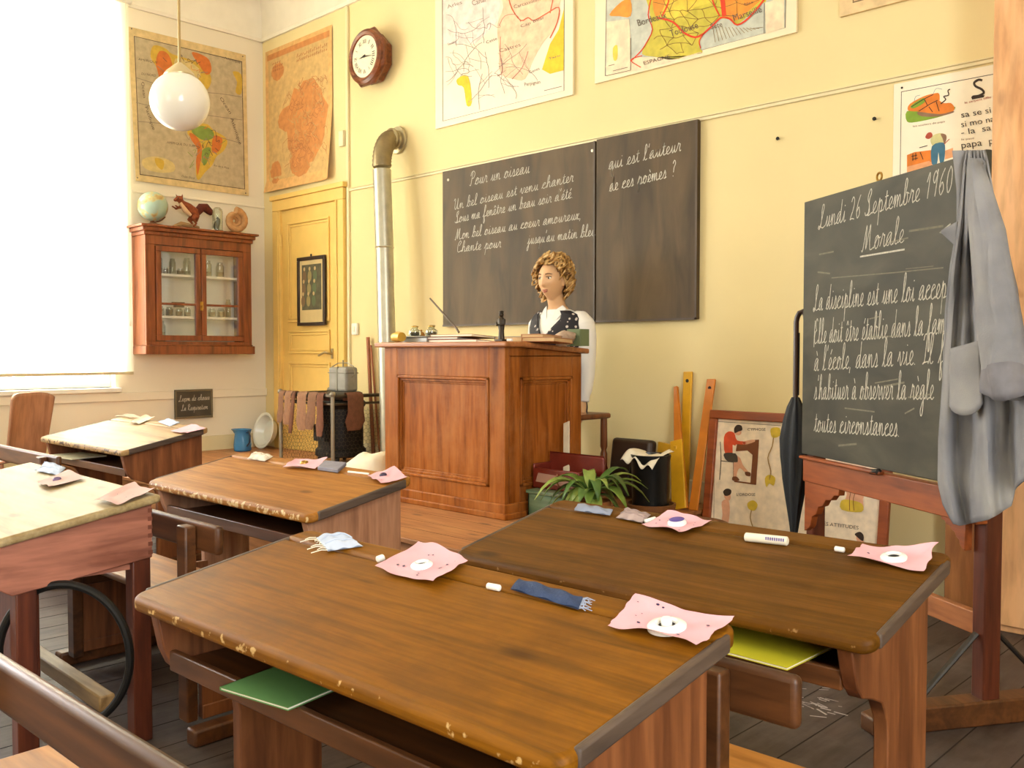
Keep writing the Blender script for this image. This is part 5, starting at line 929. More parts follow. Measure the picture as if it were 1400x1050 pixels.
for s in (-1, 1):          # each front half and the back: strips in angle
    def vest(u, v, s=s):
        z = .55 + (1.045 - .55) * v; z_, rx, ry, dy, f = tor(min(z, 1.049)); neck = max(0, (v - .70) / .30); arm = max(0, (v - .66) / .34)
        a0 = .03 + neck * .60; a1 = pi / 2 - (.34 * arm if v > .66 else 0); a = a0 + (a1 - a0) * u; k = .024 + .004 * sin(pi * u)
        if z > 1.0: rx, ry = rx * 1.0 + .012 * neck, ry + .006
        return Vector((s * (rx + k) * sin(a), dy - (ry + k) * cos(a) - f * cos(a) ** 2, z))
    m.grid(vest, 14, 22)
    def back(u, v, s=s):
        z = .55 + (1.045 - .55) * v; z_, rx, ry, dy, f = tor(min(z, 1.049)); arm = max(0, (v - .66) / .34); a0 = pi / 2 + .25 * arm; a = a0 + (pi - a0) * u; k = .024; return Vector((s * (rx + k) * sin(a), dy - (ry + k) * cos(a), z))
    m.grid(back, 10, 16)
vo = m.build('vest', VM, mq, smooth=80, fix=False); md = vo.modifiers.new('t', 'SOLIDIFY'); md.thickness = .005
m = MB(); m.loft([ell(0, .0, z, rx, ry) for z, rx, ry in ((.47, .168, .125), (.505, .172, .128), (.54, .168, .124), (.60, .166, .122), (.66, .155, .115))]); m.build('skirt_top', mat('#3A3440', .85, name='dark_skirt'), mq, smooth=80)
# stool behind the desk, on which she sits
cx, cy = -3.47, 4.0; tc_ = root('stool', 'turned brown wooden stool carrying the mannequin behind the teacher desk', 'stool', (cx, cy, .3)); CW = wood('stool_wood', '#7A4522', '#4E2810', 'z', .4, 10, 1.0, False)
m = MB(); m.box((-.20, -.17, .44), (.20, .17, .47)); m.build('seat', CW, tc_, bevel=.01)
for sx in (-1, 1):
    for sy_ in (-1, 1):
        m = MB(); m.lathe([(.013, 0), (.016, .03), (.020, .10), (.014, .13), (.020, .15), (.020, .24), (.014, .26), (.021, .28), (.019, .44)], (sx * .17, sy_ * .14, 0), 12); m.build('leg', CW, tc_)
m = MB()
for sy_ in (-1, 1): m.tube([(-.17, sy_ * .14, .2), (.17, sy_ * .14, .2)], .010, 8)
for sx in (-1, 1): m.tube([(sx * .17, -.14, .16), (sx * .17, .14, .16)], .010, 8)
m.build('stretcher', CW, tc_)

# ================================================================== clutter to the right of the desk, on the platform
cr = root('green_crate', 'worn green wooden crate on the platform at the right side of the teacher desk', 'crate', (-2.99, 3.42, .3)); GC = wood('green_paint', '#5E7A5A', '#46604A', 'x', .6, 8, 1.0, False, '#7E9070', ('#8C6A48', .4))
m = MB(); a, b = (-.122, -.11), (.122, .11)
m.box((a[0], a[1], 0), (b[0], b[1], .012)); m.box((a[0], a[1], 0), (b[0], a[1] + .014, .125)); m.box((a[0], b[1] - .014, 0), (b[0], b[1], .125)); m.box((a[0], a[1], 0), (a[0] + .014, b[1], .125)); m.box((b[0] - .014, a[1], 0), (b[0], b[1], .125)); m.build('box', GC, cr, bevel=.004)
m = MB(); m.box((a[0] - .008, a[1] - .008, .125), (b[0] + .008, b[1] + .008, .143)); m.build('lid', GC, cr, bevel=.005)
sa = root('leather_satchel', 'open maroon leather satchel lying on the green crate by the desk', 'satchel', (-2.99, 3.45, .444)); LM = mat('#6E2416', .38, var=.15, nscale=14, bump=.1, name='maroon_leather')
m = MB(); m.box((-.15, -.075, 0), (.15, -.06, .10)); m.box((-.15, .05, 0), (.20, .068, .165)); m.box((-.15, -.07, 0), (.15, .06, .012)); m.box((-.15, -.075, 0), (-.138, .06, .12)); m.box((.138, -.07, 0), (.15, .06, .10)); m.build('body', LM, sa, bevel=.008, seg=3)
m = MB(); m.slab([(-.15, .055, .165), (.20, .055, .165), (.19, .10, .10), (-.14, .10, .10)], (0, -.5, .8), .008); m.build('flap', LM, sa, bevel=.003)
m = MB(); m.slab([(-.13, -.066, .03), (.12, -.066, .02), (.10, -.062, .085), (-.11, -.062, .092)], (0, -1, 0), .012); m.build('lining', mat('#A8806E', .8), sa, bevel=.004)
m = MB(); m.tube([(.02, -.078, .08), (.02, -.09, .05), (.03, -.082, .02)], .008, 8, flat=.4); m.build('strap', mat('#8C5A3C', .5), sa)
rl = root('white_ruler', 'white wooden ruler standing in the satchel against the side of the desk', 'ruler', (-2.99, 3.455, .456)); m = MB(); a = Vector((0, 0, 0)); b = onY(774, 577, 3.6); b = Vector((b.x + 2.99, 3.6 - 3.455, b.z - .456)); d = (b - a).normalized(); s_ = d.cross(Vector((0, 1, 0))).normalized() * .021
m.slab([a - s_, a + s_, b + s_, b - s_], s_.cross(d), .006); m.build('blade', mat('#D8CDB4', .6, var=.1, nscale=16), rl, bevel=.002)
m = MB(); n_ = s_.cross(d).normalized()
for k in range(20): q = a + (b - a) * (k + 1) / 21; m.add([q + s_ + n_ * .0066, q + s_ * (.5 if k % 5 else .1) + n_ * .0066, q + s_ * (.5 if k % 5 else .1) + n_ * .0066 + d * .0015, q + s_ + n_ * .0066 + d * .0015], [(0, 1, 2, 3)])
m.build('markings', M_BLACK, rl, smooth=0)
# potted plant
pp = root('potted_plant', 'green leafy plant with drooping blades in a clay pot on the platform', 'plant', (-2.752, 3.36, .3))
m = MB(); m.lathe([(.06, 0), (.065, .01), (.085, .10), (.093, .10), (.093, .125), (.082, .125), (.078, .10), (0, .10)], (0, 0, 0), 22); m.build('pot', mat('#A0602E', .7, var=.12, name='terracotta'), pp)
rnd = random.Random(11); LFM = [mat('#6E8A34', .4, var=.25, nscale=20, name='leaf_green'), mat('#8CA04A', .4, var=.2, nscale=20, name='leaf_light'), mat('#4E6E2C', .45, var=.2, nscale=20, name='leaf_dark')]
for k in range(34):
    a = k * 2.4 + rnd.uniform(-.3, .3); l = rnd.uniform(.14, .27); w = rnd.uniform(.018, .034); up = rnd.uniform(.02, .14); dr = rnd.uniform(.05, .2); m = MB(); pts = []
    for j in range(9): t = j / 8; pts.append((t, Vector((cos(a) * l * (t * .25 + .75 * t), sin(a) * l * t, .12 + up * 2.2 * t * (1 - t * .5) - dr * t * t * t * .9 + .02)), w * (sin(pi * min(1, t * .93 + .05)) ** .7)))
    side = Vector((-sin(a), cos(a), 0)); vs = []
    for t, p, ww in pts: vs += [p - side * ww + Vector((0, 0, ww * .35)), p, p + side * ww + Vector((0, 0, ww * .35))]
    m.add(vs, [(3 * j + q, 3 * j + q + 1, 3 * j + q + 4, 3 * j + q + 3) for j in range(8) for q in (0, 1)]); lo = m.build('leaf', LFM[k % 3], pp, smooth=60, fix=False); md = lo.modifiers.new('t', 'SOLIDIFY'); md.thickness = .0014
# dark case, bucket with paper on a wooden tray, basket
cs = root('document_case', 'dark brown leather document case leaning on the wall behind the coal bucket', 'case', (-3.14, 4.17, .3), rot=(radians(-9), 0, 0)); m = MB(); m.box((-.13, -.05, .003), (.15, .01, .33)); m.build('body', mat('#2E2018', .45, var=.15, name='dark_leather'), cs, bevel=.022, seg=4); m = MB(); m.box((-.125, -.056, .15), (.145, .0, .325)); m.build('flap', mat('#382619', .42, var=.15, name='dark_leather_flap'), cs, bevel=.02, seg=3)
tr = root('wooden_tray', 'round brown wooden tray under the coal bucket on the platform', 'tray', (-2.81, 3.91, .3)); m = MB(); m.lathe([(.11, 0), (.125, .01), (.13, .04), (.118, .042), (.112, .018), (0, .018)], (0, 0, 0), 32); m.build('rim', mat('#7A4E2A', .5, var=.15, name='tray_wood'), tr)
bk = root('coal_bucket', 'black metal coal bucket with a white paper draped over its rim', 'bucket', (-2.81, 3.91, .32)); m = MB(); m.lathe([(.085, 0), (.095, .012), (.098, .24), (.104, .262), (.104, .272), (.096, .272), (.090, .24), (.085, .02), (0, .015)], (0, 0, 0), 30); m.build('shell', mat('#1C1C1A', .3, .3, var=.1, name='black_enamel'), bk)
m = MB(); m.tube([(-.10, 0, .25), (-.112, -.02, .20), (-.116, -.05, .12), (-.112, -.055, .05)], .004, 6); m.build('handle', M_IRON, bk)
m = MB(); m.grid(lambda u, v: Vector((-.11 + .20 * u, -.112 + .19 * v, .276 + .016 * sin(5 * u + 3 * v) + .006 * sin(17 * u) - (.055 * (1 - v / .3) ** 1.2 * (.6 + .5 * sin(7 * u) ** 2) if v < .3 else 0))), 24, 20); ob = m.build('crumpled_paper', M_PAPER, None, origin=(0, 0, 0), fix=False); ob.location = bk.location; md = ob.modifiers.new('t', 'SOLIDIFY'); md.thickness = .0015; tag(ob, 'white crumpled paper lying over the black coal bucket', 'paper')
wb = root('wicker_basket', 'round brown wicker basket whose rim shows behind the right desk', 'basket', (-2.36, 3.62, 0)); WK = mat('#6E4626', .7, var=.3, nscale=60, name='wicker'); m = MB()
for k in range(15): m.tube([((.11 + .035 * k / 14) * cos(t), (.11 + .035 * k / 14) * sin(t), .012 + k * .0215 + .004 * (1 if int(j) % 2 else -1) * (1 if k % 2 else -1)) for j, t in enumerate([2 * pi * q / 36 for q in range(36)])], .010, 6, closed=True)
m.lathe([(0, 0), (.11, 0), (.11, .012), (0, .012)], (0, 0, 0), 30); m.build('woven_body', WK, wb); m = MB(); m.tube([(.148 * cos(2 * pi * q / 40), .148 * sin(2 * pi * q / 40), .326) for q in range(40)], .013, 8, closed=True); m.build('rim', WK, wb)
# white sack left of the desk
x, y = -4.53, 3.42; q = MB(); q.grid(lambda u, v: Vector((.0, 0, 0)), 2, 2) if False else None
def sack(u, v):
    a = 2 * pi * u; t = v; rx = .17 * sin(pi * min(1, .12 + t * .86)) ** .6; ry = .12 * sin(pi * min(1, .12 + t * .86)) ** .6; return Vector((rx * cos(a) - .05 + .06 * t, ry * sin(a), .0 + .22 * t)) 
m = MB(); m.ball((0, 0, .1), (.20, .13, .105), 30, 20); m.tube([(-.15, 0, .06), (-.22, -.01, .035), (-.27, -.02, .03)], [.05, .03, .035], 12)
ob = one('linen_sack', m, mat('#EFE6CC', .9, var=.06, bump=.25, bscale=50, name='cream_linen'), 'cream linen sack slumped on the platform left of the teacher desk', 'sack', (0, 0, 0), smooth=80)
for v in ob.data.vertices: v.co += Vector((.5, .5, 1)) * .035 * mnoise.noise(v.co * 9) ; v.co.z = max(0, v.co.z * (1 + .6 * v.co.x))
ob.location = (x, y, .3)
# drawing instruments against the wall
YC = mat('#D9A21E', .4, var=.08, nscale=14, name='yellow_lacquer'); OC = mat('#C8761E', .4, var=.1, nscale=14, name='orange_lacquer')
def plank(pts, w, t, M_, parent, name):
    m = MB(); a, b = Vector(pts[0]), Vector(pts[1]); d = (b - a).normalized(); s = d.cross(Vector((0, 1, 0))).normalized(); n = s.cross(d).normalized(); wa, wb_ = w if isinstance(w, tuple) else (w, w)
    m.slab([a - s * wa / 2, a + s * wa / 2, b + s * wb_ / 2, b - s * wb_ / 2], n, t); o = m.build(name, M_, parent, local=False, bevel=.003); return d, s, n
def wallp(u, v, y): return onY(u, v, y)
A = wallp(930, 690, 4.06); A.z = .302; B_ = wallp(923, 528, 4.26); cp = root('blackboard_compass', 'large wooden blackboard compass, orange and yellow, propped on the wall', 'compass', A)
plank((A, B_), (.085, .022), .018, OC, cp, 'leg'); h = A + (B_ - A) * .48; E_ = wallp(899, 611, 4.2); plank((h + Vector((.0, -.02, -.02)), E_), (.07, .06), .016, YC, cp, 'leg'); f = A + Vector((0, -.016, .0)); plank((f, A + (B_ - A) * .55 + Vector((0, -.016, 0))), (.09, .075), .012, YC, cp, 'brace')
def ruler(u0, v0, y0, u1, v1, y1, w, M_, lb):
    a, b = wallp(u0, v0, y0), wallp(u1, v1, y1); a.z = .302; o = root('wooden_ruler', lb, 'ruler', a, group='wooden rulers propped beside the framed poster'); d, s, n = plank((a, b), w, .012, M_, o, 'blade'); c = b - d * .05; m = MB(); m.lathe([(0, 0), (.010, 0), (.010, .001), (0, .001)], (0, 0, 0), 14, axis='y')
    for k in range(len(m.v)): m.v[k] = m.v[k] + c + n * (-.0012 if n.y > 0 else .0132)
    m.build('hole', M_BLACK, o, local=False); return o
ruler(934, 700, 4.235, 940, 508, 4.28, .055, YC, 'taller yellow ruler standing upright left of the framed poster'); ruler(947, 700, 4.07, 972, 518, 4.26, .052, OC, 'orange brown ruler leaning beside the left edge of the framed poster')

# ================================================================== framed posture poster, leaning on the wall
PA = radians(7); pb = Vector((-2.63, 4.10, .02)); po = root('framed_poster', 'wooden framed school poster about sitting posture leaning on the wall behind the easel', 'poster', pb, rot=(-PA, 0, 0))
PW, PH = .955, .80; PM = po.matrix_basis if False else Matrix.Translation(pb) @ Euler((-PA, 0, 0)).to_matrix().to_4x4(); PI_ = PM.inverted(); pn_ = PM.to_3x3() @ Vector((0, -1, 0))
def pq(u, v): q = PI_ @ onP(u, v, pb + pn_ * .004, pn_); return q.x, q.z
FRM = wood('poster_frame', '#9A4A1E', '#6E300E', 'x', .4, 8, 1.0, False); t = .045
m = MB()
frame4(lambda p, q, r, w: m.box((p, -.022, q), (r, .006, w)), 0, PW, 0, PH, t)
m.build('frame', FRM, po, bevel=.005)
pmat = [P2('#F0DCC0', .5), P2('#3A2A1E'), P2('#D8502A'), P2('#E0A684'), P2('#7A4522'), P2('#4A4034'), P2('#D8B83A'), P2('#A8844A'), P2('#5E5248'), P2('#8A7A68')]
m = MB(); m.box((t, -.004, t), (PW - t, .004, PH - t), 0)
def ap(pts, mi, k=0, sm=3):
    pp_ = cat_rom(pts, sm, True) if sm else pts; m.face([(q[0], -.0046 - k * .0004, q[1]) for q in (pq(u, v) for u, v in pp_)], mi)
def lp(pts, w, mi, k=4, sm=3):
    pp_ = cat_rom(pts, sm) if sm and len(pts) > 2 else pts; m.ribbon([pq(u, v) for u, v in pp_], w * .0036, lambda a, b: Vector((a, -.0046 - k * .0004, b)), mi)
tx = lambda t_, a, b, h, mi=8: printed(m, t_, pq(*a), pq(*b), h * .0036, lambda a_, b_: Vector((a_, -.0066, b_)), mi)
tx('CYPHOSE', (1022, 589), (1047, 589), 4); tx("L'ORDOSE", (1007, 678), (1033, 678), 4); tx('BONNES ATTITUDES', (1104, 715), (1174, 724), 4.5); lp([(977, 576), (976, 720)], .8, 9, 1, 0); lp([(977, 576), (1068, 582)], .8, 9, 1, 0)
ap([(1004, 586), (1008, 581), (1014, 582), (1015, 588), (1010, 590), (1005, 592)], 1, 5); ap([(1004, 590), (1012, 589), (1014, 592), (1011, 595), (1006, 594)], 3, 4)
ap([(990, 598), (996, 590), (1004, 592), (1008, 602), (1020, 604), (1018, 608), (1006, 608), (1006, 620), (992, 621)], 2, 3); ap([(1016, 604), (1030, 601), (1032, 604), (1018, 608)], 3, 3); ap([(1002, 608), (1007, 610), (1006, 620), (1002, 620)], 0, 4, 0)
ap([(990, 620), (1006, 620), (1009, 630), (1006, 632), (994, 630)], 5, 4); ap([(1006, 624), (1012, 626), (1016, 636), (1024, 646), (1021, 648), (1012, 640), (1008, 646), (1007, 654), (1003, 654), (1003, 636)], 3, 3); ap([(1019, 645), (1026, 646), (1026, 651), (1020, 650)], 4, 4); ap([(1002, 652), (1008, 652), (1011, 657), (1002, 657)], 4, 4)
ap([(1008, 606), (1024, 602), (1038, 601), (1034, 662), (1026, 661), (1029, 622), (1022, 616), (1006, 617)], 4, 2, 0); lp([(1004, 658), (1034, 662)], 2, 4, 3, 0); lp([(985, 604), (986, 628), (984, 656)], 1.2, 1, 3); lp([(986, 630), (1003, 632), (1003, 656)], 1.2, 1, 3, 0)
lp([(1058, 594), (1056, 610), (1050, 626), (1054, 644), (1052, 656)], 1.6, 7, 3); ap([(1054, 586), (1066, 585), (1066, 596), (1056, 598)], 6, 3); ap([(1046, 654), (1052, 649), (1060, 653), (1058, 664), (1052, 661), (1048, 666)], 6, 3)
ap([(989, 672), (994, 668), (1000, 670), (999, 676), (992, 678)], 1, 5); ap([(990, 676), (998, 675), (999, 682), (994, 685)], 3, 4); ap([(987, 686), (996, 684), (998, 700), (994, 722), (985, 722), (988, 704)], 3, 3); ap([(1022, 688), (1030, 684), (1036, 690), (1032, 698), (1024, 696)], 6, 3); lp([(1028, 696), (1026, 708), (1030, 722)], 1.6, 7, 3)
ap([(1154, 655), (1184, 664), (1180, 682), (1179, 698), (1152, 696), (1158, 676)], 3, 3); ap([(1151, 684), (1165, 684), (1179, 689), (1178, 700), (1151, 697)], 6, 4); lp([(1166, 664), (1162, 680), (1162, 698)], .8, 4, 5); lp([(1172, 668), (1167, 682), (1168, 698)], .8, 4, 5); lp([(1124, 672), (1136, 674)], 1, 1, 3, 0)
ap([(1169, 730), (1176, 727), (1181, 732), (1180, 740), (1172, 734)], 1, 5); ap([(1171, 733), (1179, 736), (1182, 746), (1174, 744)], 3, 4); lp([(1122, 648), (1172, 655)], .8, 9, 2, 0)
m.build('print', pmat, po, smooth=0)
# ================================================================== easel with blackboard
EL = Vector((-1.762, 3.475, 0)); EA = radians(-32.75); EM = Matrix.Translation(EL) @ Matrix.Rotation(EA, 4, 'Z'); EI = EM.inverted(); EN = EM.to_3x3() @ Vector((0, -1, 0))
def eq(u, v, d=0): return EI @ onP(u, v, EL + EN * d, EN)
es = root('easel', 'dark wooden easel with feet holding a chalked blackboard at the right', 'easel', EL, EA)
BM2 = board_mat('slate_green', '#35332A', '#5C5848', .45, (2.2, 5, 4.5))
m = MB(); m.box((0, 0, .71), (1.0, .022, 1.71)); bo = m.build('blackboard', BM2, es, bevel=.003)
mp = lambda a, b: Vector((a, -.0008, b))
for t, a, b, xh in (('Lundi 26 Septembre 1960', (1119, 313), (1302, 262), .040), ('Morale', (1178, 344), (1236, 331), .042), ('La discipline est une loi accep', (1112, 425), (1294, 407), .045), ('Elle doit être établie dans la fam', (1113, 470), (1292, 456), .045), ("à l'école, dans la vie. Il f", (1113, 507), (1291, 496), .045), ("s'habituer à observer la règle", (1113, 546), (1277, 546), .045), ('toutes circonstances.', (1113, 590), (1231, 597), .042)):
    m = MB(); A, B_ = eq(*a), eq(*b); write(m, t, (A.x, A.z), (B_.x, B_.z), xh, mp, .0036, 0); m.build('chalk_line', M_CHALK, bo, smooth=0)
m = MB()
def el(pts, w, mi): m.ribbon([(eq(u, v).x, eq(u, v).z) for u, v in pts], w, mp, mi)
el([(1176, 351), (1237, 341)], .006, 0); el([(1137, 380), (1220, 373), (1290, 366)], .004, 1); el([(1120, 348), (1140, 344)], .006, 1); el([(1118, 372), (1135, 374)], .006, 1); el([(1243, 316), (1290, 309)], .007, 1); el([(1300, 306), (1285, 318), (1300, 322)], .005, 0); el([(1155, 558), (1196, 563)], .005, 1)
for k in range(9): u, v = 1120 + random.random() * 160, 300 + random.random() * 330; el([(u, v), (u + 12 + random.random() * 30, v - 3 + jit(5))], .002 + random.random() * .006, 1)
m.build('chalk_smudges', [M_CHALK, M_CHALKDIM], bo, smooth=0)
m = MB(); q = eq(1198, 248); m.tube([(q.x + .014 * cos(t), .012, 1.726 + .014 * sin(t)) for t in [2 * pi * k / 14 for k in range(14)]], .004, 6, closed=True); m.build('hanging_ring', M_BRASS, bo)
for nm, x in (('post', -.01), ('post', .945)):
    m = MB(); m.box((x, .03, .07), (x + .05, .085, 1.62)) if x < .5 else m.box((x, .026, .07), (x + .052, .085, 1.22)); m.build(nm, M_DARKW, es, bevel=.004)
    m = MB(); yy = .055; m.prism([(yy - .40, 0), (yy + .40, 0), (yy + .40, .05), (yy + .30, .075), (yy - .30, .075), (yy - .40, .05)], 'x', x - .012, x + .064); m.build('foot', M_BENCH, es, bevel=.006)
    for s in (-1, 1): m = MB(); m.tube([(x + .026, yy + s * .035, .27), (x + .026, yy + s * .23, .085), (x + .026, yy + s * .25, .077)], .011, 8, flat=.7); m.build('brace', mat('#3A3632', .5, .6, name='brace_iron'), es)
m = MB(); m.box((.03, -.012, .605), (1.0, .03, .70)); m.box((.03, -.03, .695), (.55, -.005, .708)); m.build('rail', M_RAIL, es, bevel=.004)
def bracket(x, s, k=1.0):
    pts = [(0, 0), (.24, 0), (.235, -.025), (.205, -.03), (.185, -.05), (.15, -.055), (.13, -.08), (.10, -.09), (.085, -.12), (.055, -.135), (.045, -.17), (.03, -.185), (0, -.20)]
    m = MB(); m.prism([(x + s * a * k, .606 + b * k) for a, b in pts], 'y', -.005, .022); m.build('bracket', M_RAIL, es, bevel=.002)
bracket(.035, 1); bracket(.945, -1, .45)
m = MB(); m.box((.04, .04, .255), (.945, .07, .325)); m.build('stretcher', wood('easel_stretcher', '#A8683A', '#7A4420', 'x', .5, 10, 1.0, False), es, bevel=.004)
q = eq(1203, 640); m = MB(); m.tube([(q.x - .02, -.02, .70), (q.x + .02, -.022, .705)], .010, 8); m.ball((q.x + .024, -.022, .705), .012, 8, 6); m.build('latch', M_IRON, es)

# ================================================================== grey smock hung over the easel corner
CT = newmat('grey_cotton')[0]; N, L = nt(CT); b = N['Principled BSDF']; tc = N.new('ShaderNodeTexCoord'); n = N.new('ShaderNodeTexNoise'); n.inputs['Scale'].default_value = 5; n.inputs['Detail'].default_value = 6; L.new(tc.outputs['Object'], n.inputs['Vector'])
r = ramp(N, [(.3, lin('#74747A')), (.55, lin('#908F92')), (.75, lin('#A09E9C'))]); L.new(n.outputs['Fac'], r.inputs[0]); L.new(r.outputs[0], b.inputs['Base Color']); b.inputs['Roughness'].default_value = .92
n2 = N.new('ShaderNodeTexNoise'); n2.inputs['Scale'].default_value = 260; L.new(tc.outputs['Object'], n2.inputs['Vector']); bp = N.new('ShaderNodeBump'); bp.inputs['Strength'].default_value = .35; bp.inputs['Distance'].default_value = .002; L.new(n2.outputs['Fac'], bp.inputs['Height']); L.new(bp.outputs[0], b.inputs['Normal'])
co = root('smock', 'worn grey school smock with patch pocket hung over the corner of the easel', 'smock', EL, EA)
def itp(tab, x):
    if x <= tab[0][0]: return tab[0][1]
    for (a, p), (c, q) in zip(tab[:-1], tab[1:]):
        if x <= c: t = (x - a) / (c - a); return p + (q - p) * t
    return tab[-1][1]
LT = [(205, 1322), (230, 1318), (300, 1312), (360, 1303), (420, 1297), (500, 1291), (600, 1284), (660, 1283), (720, 1297)]; RT_ = [(205, 1346), (230, 1353), (270, 1360), (330, 1372), (400, 1388), (480, 1404), (560, 1416), (640, 1422), (720, 1420)]
VB = [(0, 690), (.06, 716), (.12, 719), (.45, 711), (.72, 691), (.76, 668), (1, 640)]
def coat(u, v, dd=0.0):
    vv = 206 + v * (itp(VB, u) - 206); uu = itp(LT, vv) + u * (itp(RT_, vv) - itp(LT, vv))
    d = .055 + dd + .030 * sin(2 * pi * (u * 2.3 + .15 * v)) * (.35 + .65 * v) + .012 * sin(2 * pi * (u * 5.1 - .4 * v + .2)) * (1 - .3 * v) + .03 * v * (1 - v) + .006 * sin(11 * v + 5 * u) + .016 * mnoise.noise((u * 4.5, v * 5, 1.7)) + .007 * mnoise.noise((u * 11, v * 9 + u * 4, 4.1)) - .04 * max(0, .06 - v) / .06
    return eq(uu, vv, d)
m = MB(); m.grid(coat, 46, 60); o = m.build('front_panel', CT, co, smooth=80, fix=False); md = o.modifiers.new('t', 'SOLIDIFY'); md.thickness = .003
# the other front edge falls to the left, with its lapel, and the back of the garment behind
L2 = [(205, 1303), (260, 1309), (310, 1309), (360, 1300), (420, 1293), (500, 1289), (600, 1285)]; R2 = [(205, 1332), (300, 1325), (400, 1322), (500, 1310), (600, 1300)]
m = MB(); m.grid(lambda u, v: eq(itp(L2, 206 + v * 400) + u * (itp(R2, 206 + v * 400) - itp(L2, 206 + v * 400)), 206 + v * 400, .022 + .018 * sin(3.4 * u + 1 + 1.2 * v) + .004 * sin(9 * v)), 14, 40); o = m.build('back_panel', CT, co, smooth=80, fix=False); md = o.modifiers.new('t', 'SOLIDIFY'); md.thickness = .003
m = MB(); m.grid(lambda u, v: eq(1288 + 22 * u, (316 - 13 * u) + (2 + 34 * u) * v, .046 + .012 * u + .004 * sin(5 * v)), 8, 8); o = m.build('lapel', CT, co, smooth=80, fix=False); md = o.modifiers.new('t', 'SOLIDIFY'); md.thickness = .004
m = MB(); rings = []
for u, v, hw, d, th in ((1333, 222, 11, .075, .016), (1340, 260, 15, .10, .026), (1350, 320, 20, .12, .034), (1360, 390, 25, .128, .036), (1367, 450, 28, .13, .036), (1372, 500, 30, .132, .037), (1374, 532, 31, .133, .037), (1375, 542, 31, .133, .036)):
    c = eq(u, v, d); w = (eq(u + hw, v, d) - c).x; rings.append([c + Vector((w * cos(q), -th * sin(q) * (1 + .32 * sin(3 * q + v * .045) + .12 * sin(7 * q - v * .03)), .012 * sin(2 * q + v * .05))) for q in [2 * pi * j / 28 for j in range(28)]])
m.loft(rings, 0, False); o = m.build('sleeve', CT, co, smooth=80, fix=False); md = o.modifiers.new('t', 'SOLIDIFY'); md.thickness = .004
m = MB(); m.loft([[p + (p - sum(r_, Vector()) / 28) * .02 for p in r_] for r_ in rings[-3:]], 0, False); o = m.build('cuff', mat('#7C7A80', .92, var=.1, nscale=30, name='cuff_cotton'), co, smooth=80, fix=False); md = o.modifiers.new('t', 'SOLIDIFY'); md.thickness = .003
m = MB(); 
def pk(u, v):
    a = Vector((1300, 477)).lerp(Vector((1340, 466)), u); b = Vector((1300, 556)).lerp(Vector((1344, 552)), u); q = a.lerp(b, v); dn = 14 * sin(pi * u) ** .6 * v ** 4; return eq(q.x, q.y + dn, .108 + .012 * sin(pi * u) * (1 - v * .5) + .004 * sin(8 * v))
m.grid(pk, 14, 14); o = m.build('pocket', CT, co, smooth=80, fix=False); md = o.modifiers.new('t', 'SOLIDIFY'); md.thickness = .005

# ================================================================== umbrella
ux = eq(1087, 600, -.02); U = EM @ ux; um = root('umbrella', 'closed black umbrella with crook handle hanging at the left edge of the easel', 'umbrella', (U.x, U.y, 0)); zu = lambda v: onP(1087, v, U, EN).z
m = MB(); m.tube([(0, 0, zu(560)), (0, 0, zu(440)), (.004, 0, zu(434)), (.014, 0, zu(428)), (.028, 0, zu(426)), (.04, 0, zu(431)), (.043, 0, zu(440))], .011, 10); m.build('crook_handle', mat('#3A2418', .35, name='cane_dark'), um)
m = MB(); rings = []
for v, r_ in ((543, .014), (556, .03), (575, .045), (600, .056), (625, .054), (655, .046), (685, .034), (715, .020), (735, .012)):
    rings.append([Vector((r_ * (1 + .16 * sin(8 * q + v * .02)) * cos(q), .8 * r_ * (1 + .16 * sin(8 * q + v * .02)) * sin(q), zu(v))) for q in [2 * pi * j / 48 for j in range(48)]])
m.loft(rings); m.build('canopy', mat('#16181A', .65, var=.1, name='black_silk'), um, smooth=50)
m = MB(); m.tube([(0, 0, zu(733)), (0, 0, zu(752))], [.007, .004], 8); m.build('ferrule', M_IRON, um)
m = MB(); m.tube([(.012, -.0, zu(540)), (.012, 0, zu(455))], .004, 6); m.build('shaft', M_IRON, um)

# ================================================================== pine cupboard and board at the right
pcb = root('pine_cupboard', 'tall pale knotty pine cupboard against the wall at the right edge', 'cupboard', (-1.232, 3.99, 0))
m = MB(); m.box((-1.232, 4.012, .0), (.5, 4.278, 2.9)); m.build('carcass', M_PINE, pcb, local=False, bevel=.004)
for k in range(4):
    m = MB(); a = -1.232 + k * .432; m.box((a, 3.99, .03), (a + .429, 4.011, 2.88)); m.build('front_board', M_PINE, pcb, local=False, bevel=.004)
m = MB(); q = onY(1388, 400, 3.988); m.ball((q.x, 3.986, q.z), (.011, .008, .014), 10, 8); m.tube([(q.x, 3.986, q.z), (q.x + .012, 3.975, q.z - .012)], .005, 6)
m.build('peg', M_IRON, pcb, local=False)
one('pine_board', (lambda q: (q.box((-1.458, 4.20, .002), (-1.245, 4.235, .62)), q)[1])(MB()), wood('brown_pine', '#B07440', '#8A5428', 'z', .5, 8, .8, True), 'low pine board standing on the floor behind the right easel post', 'board', (-1.37, 4.22, 0), bevel=.004)

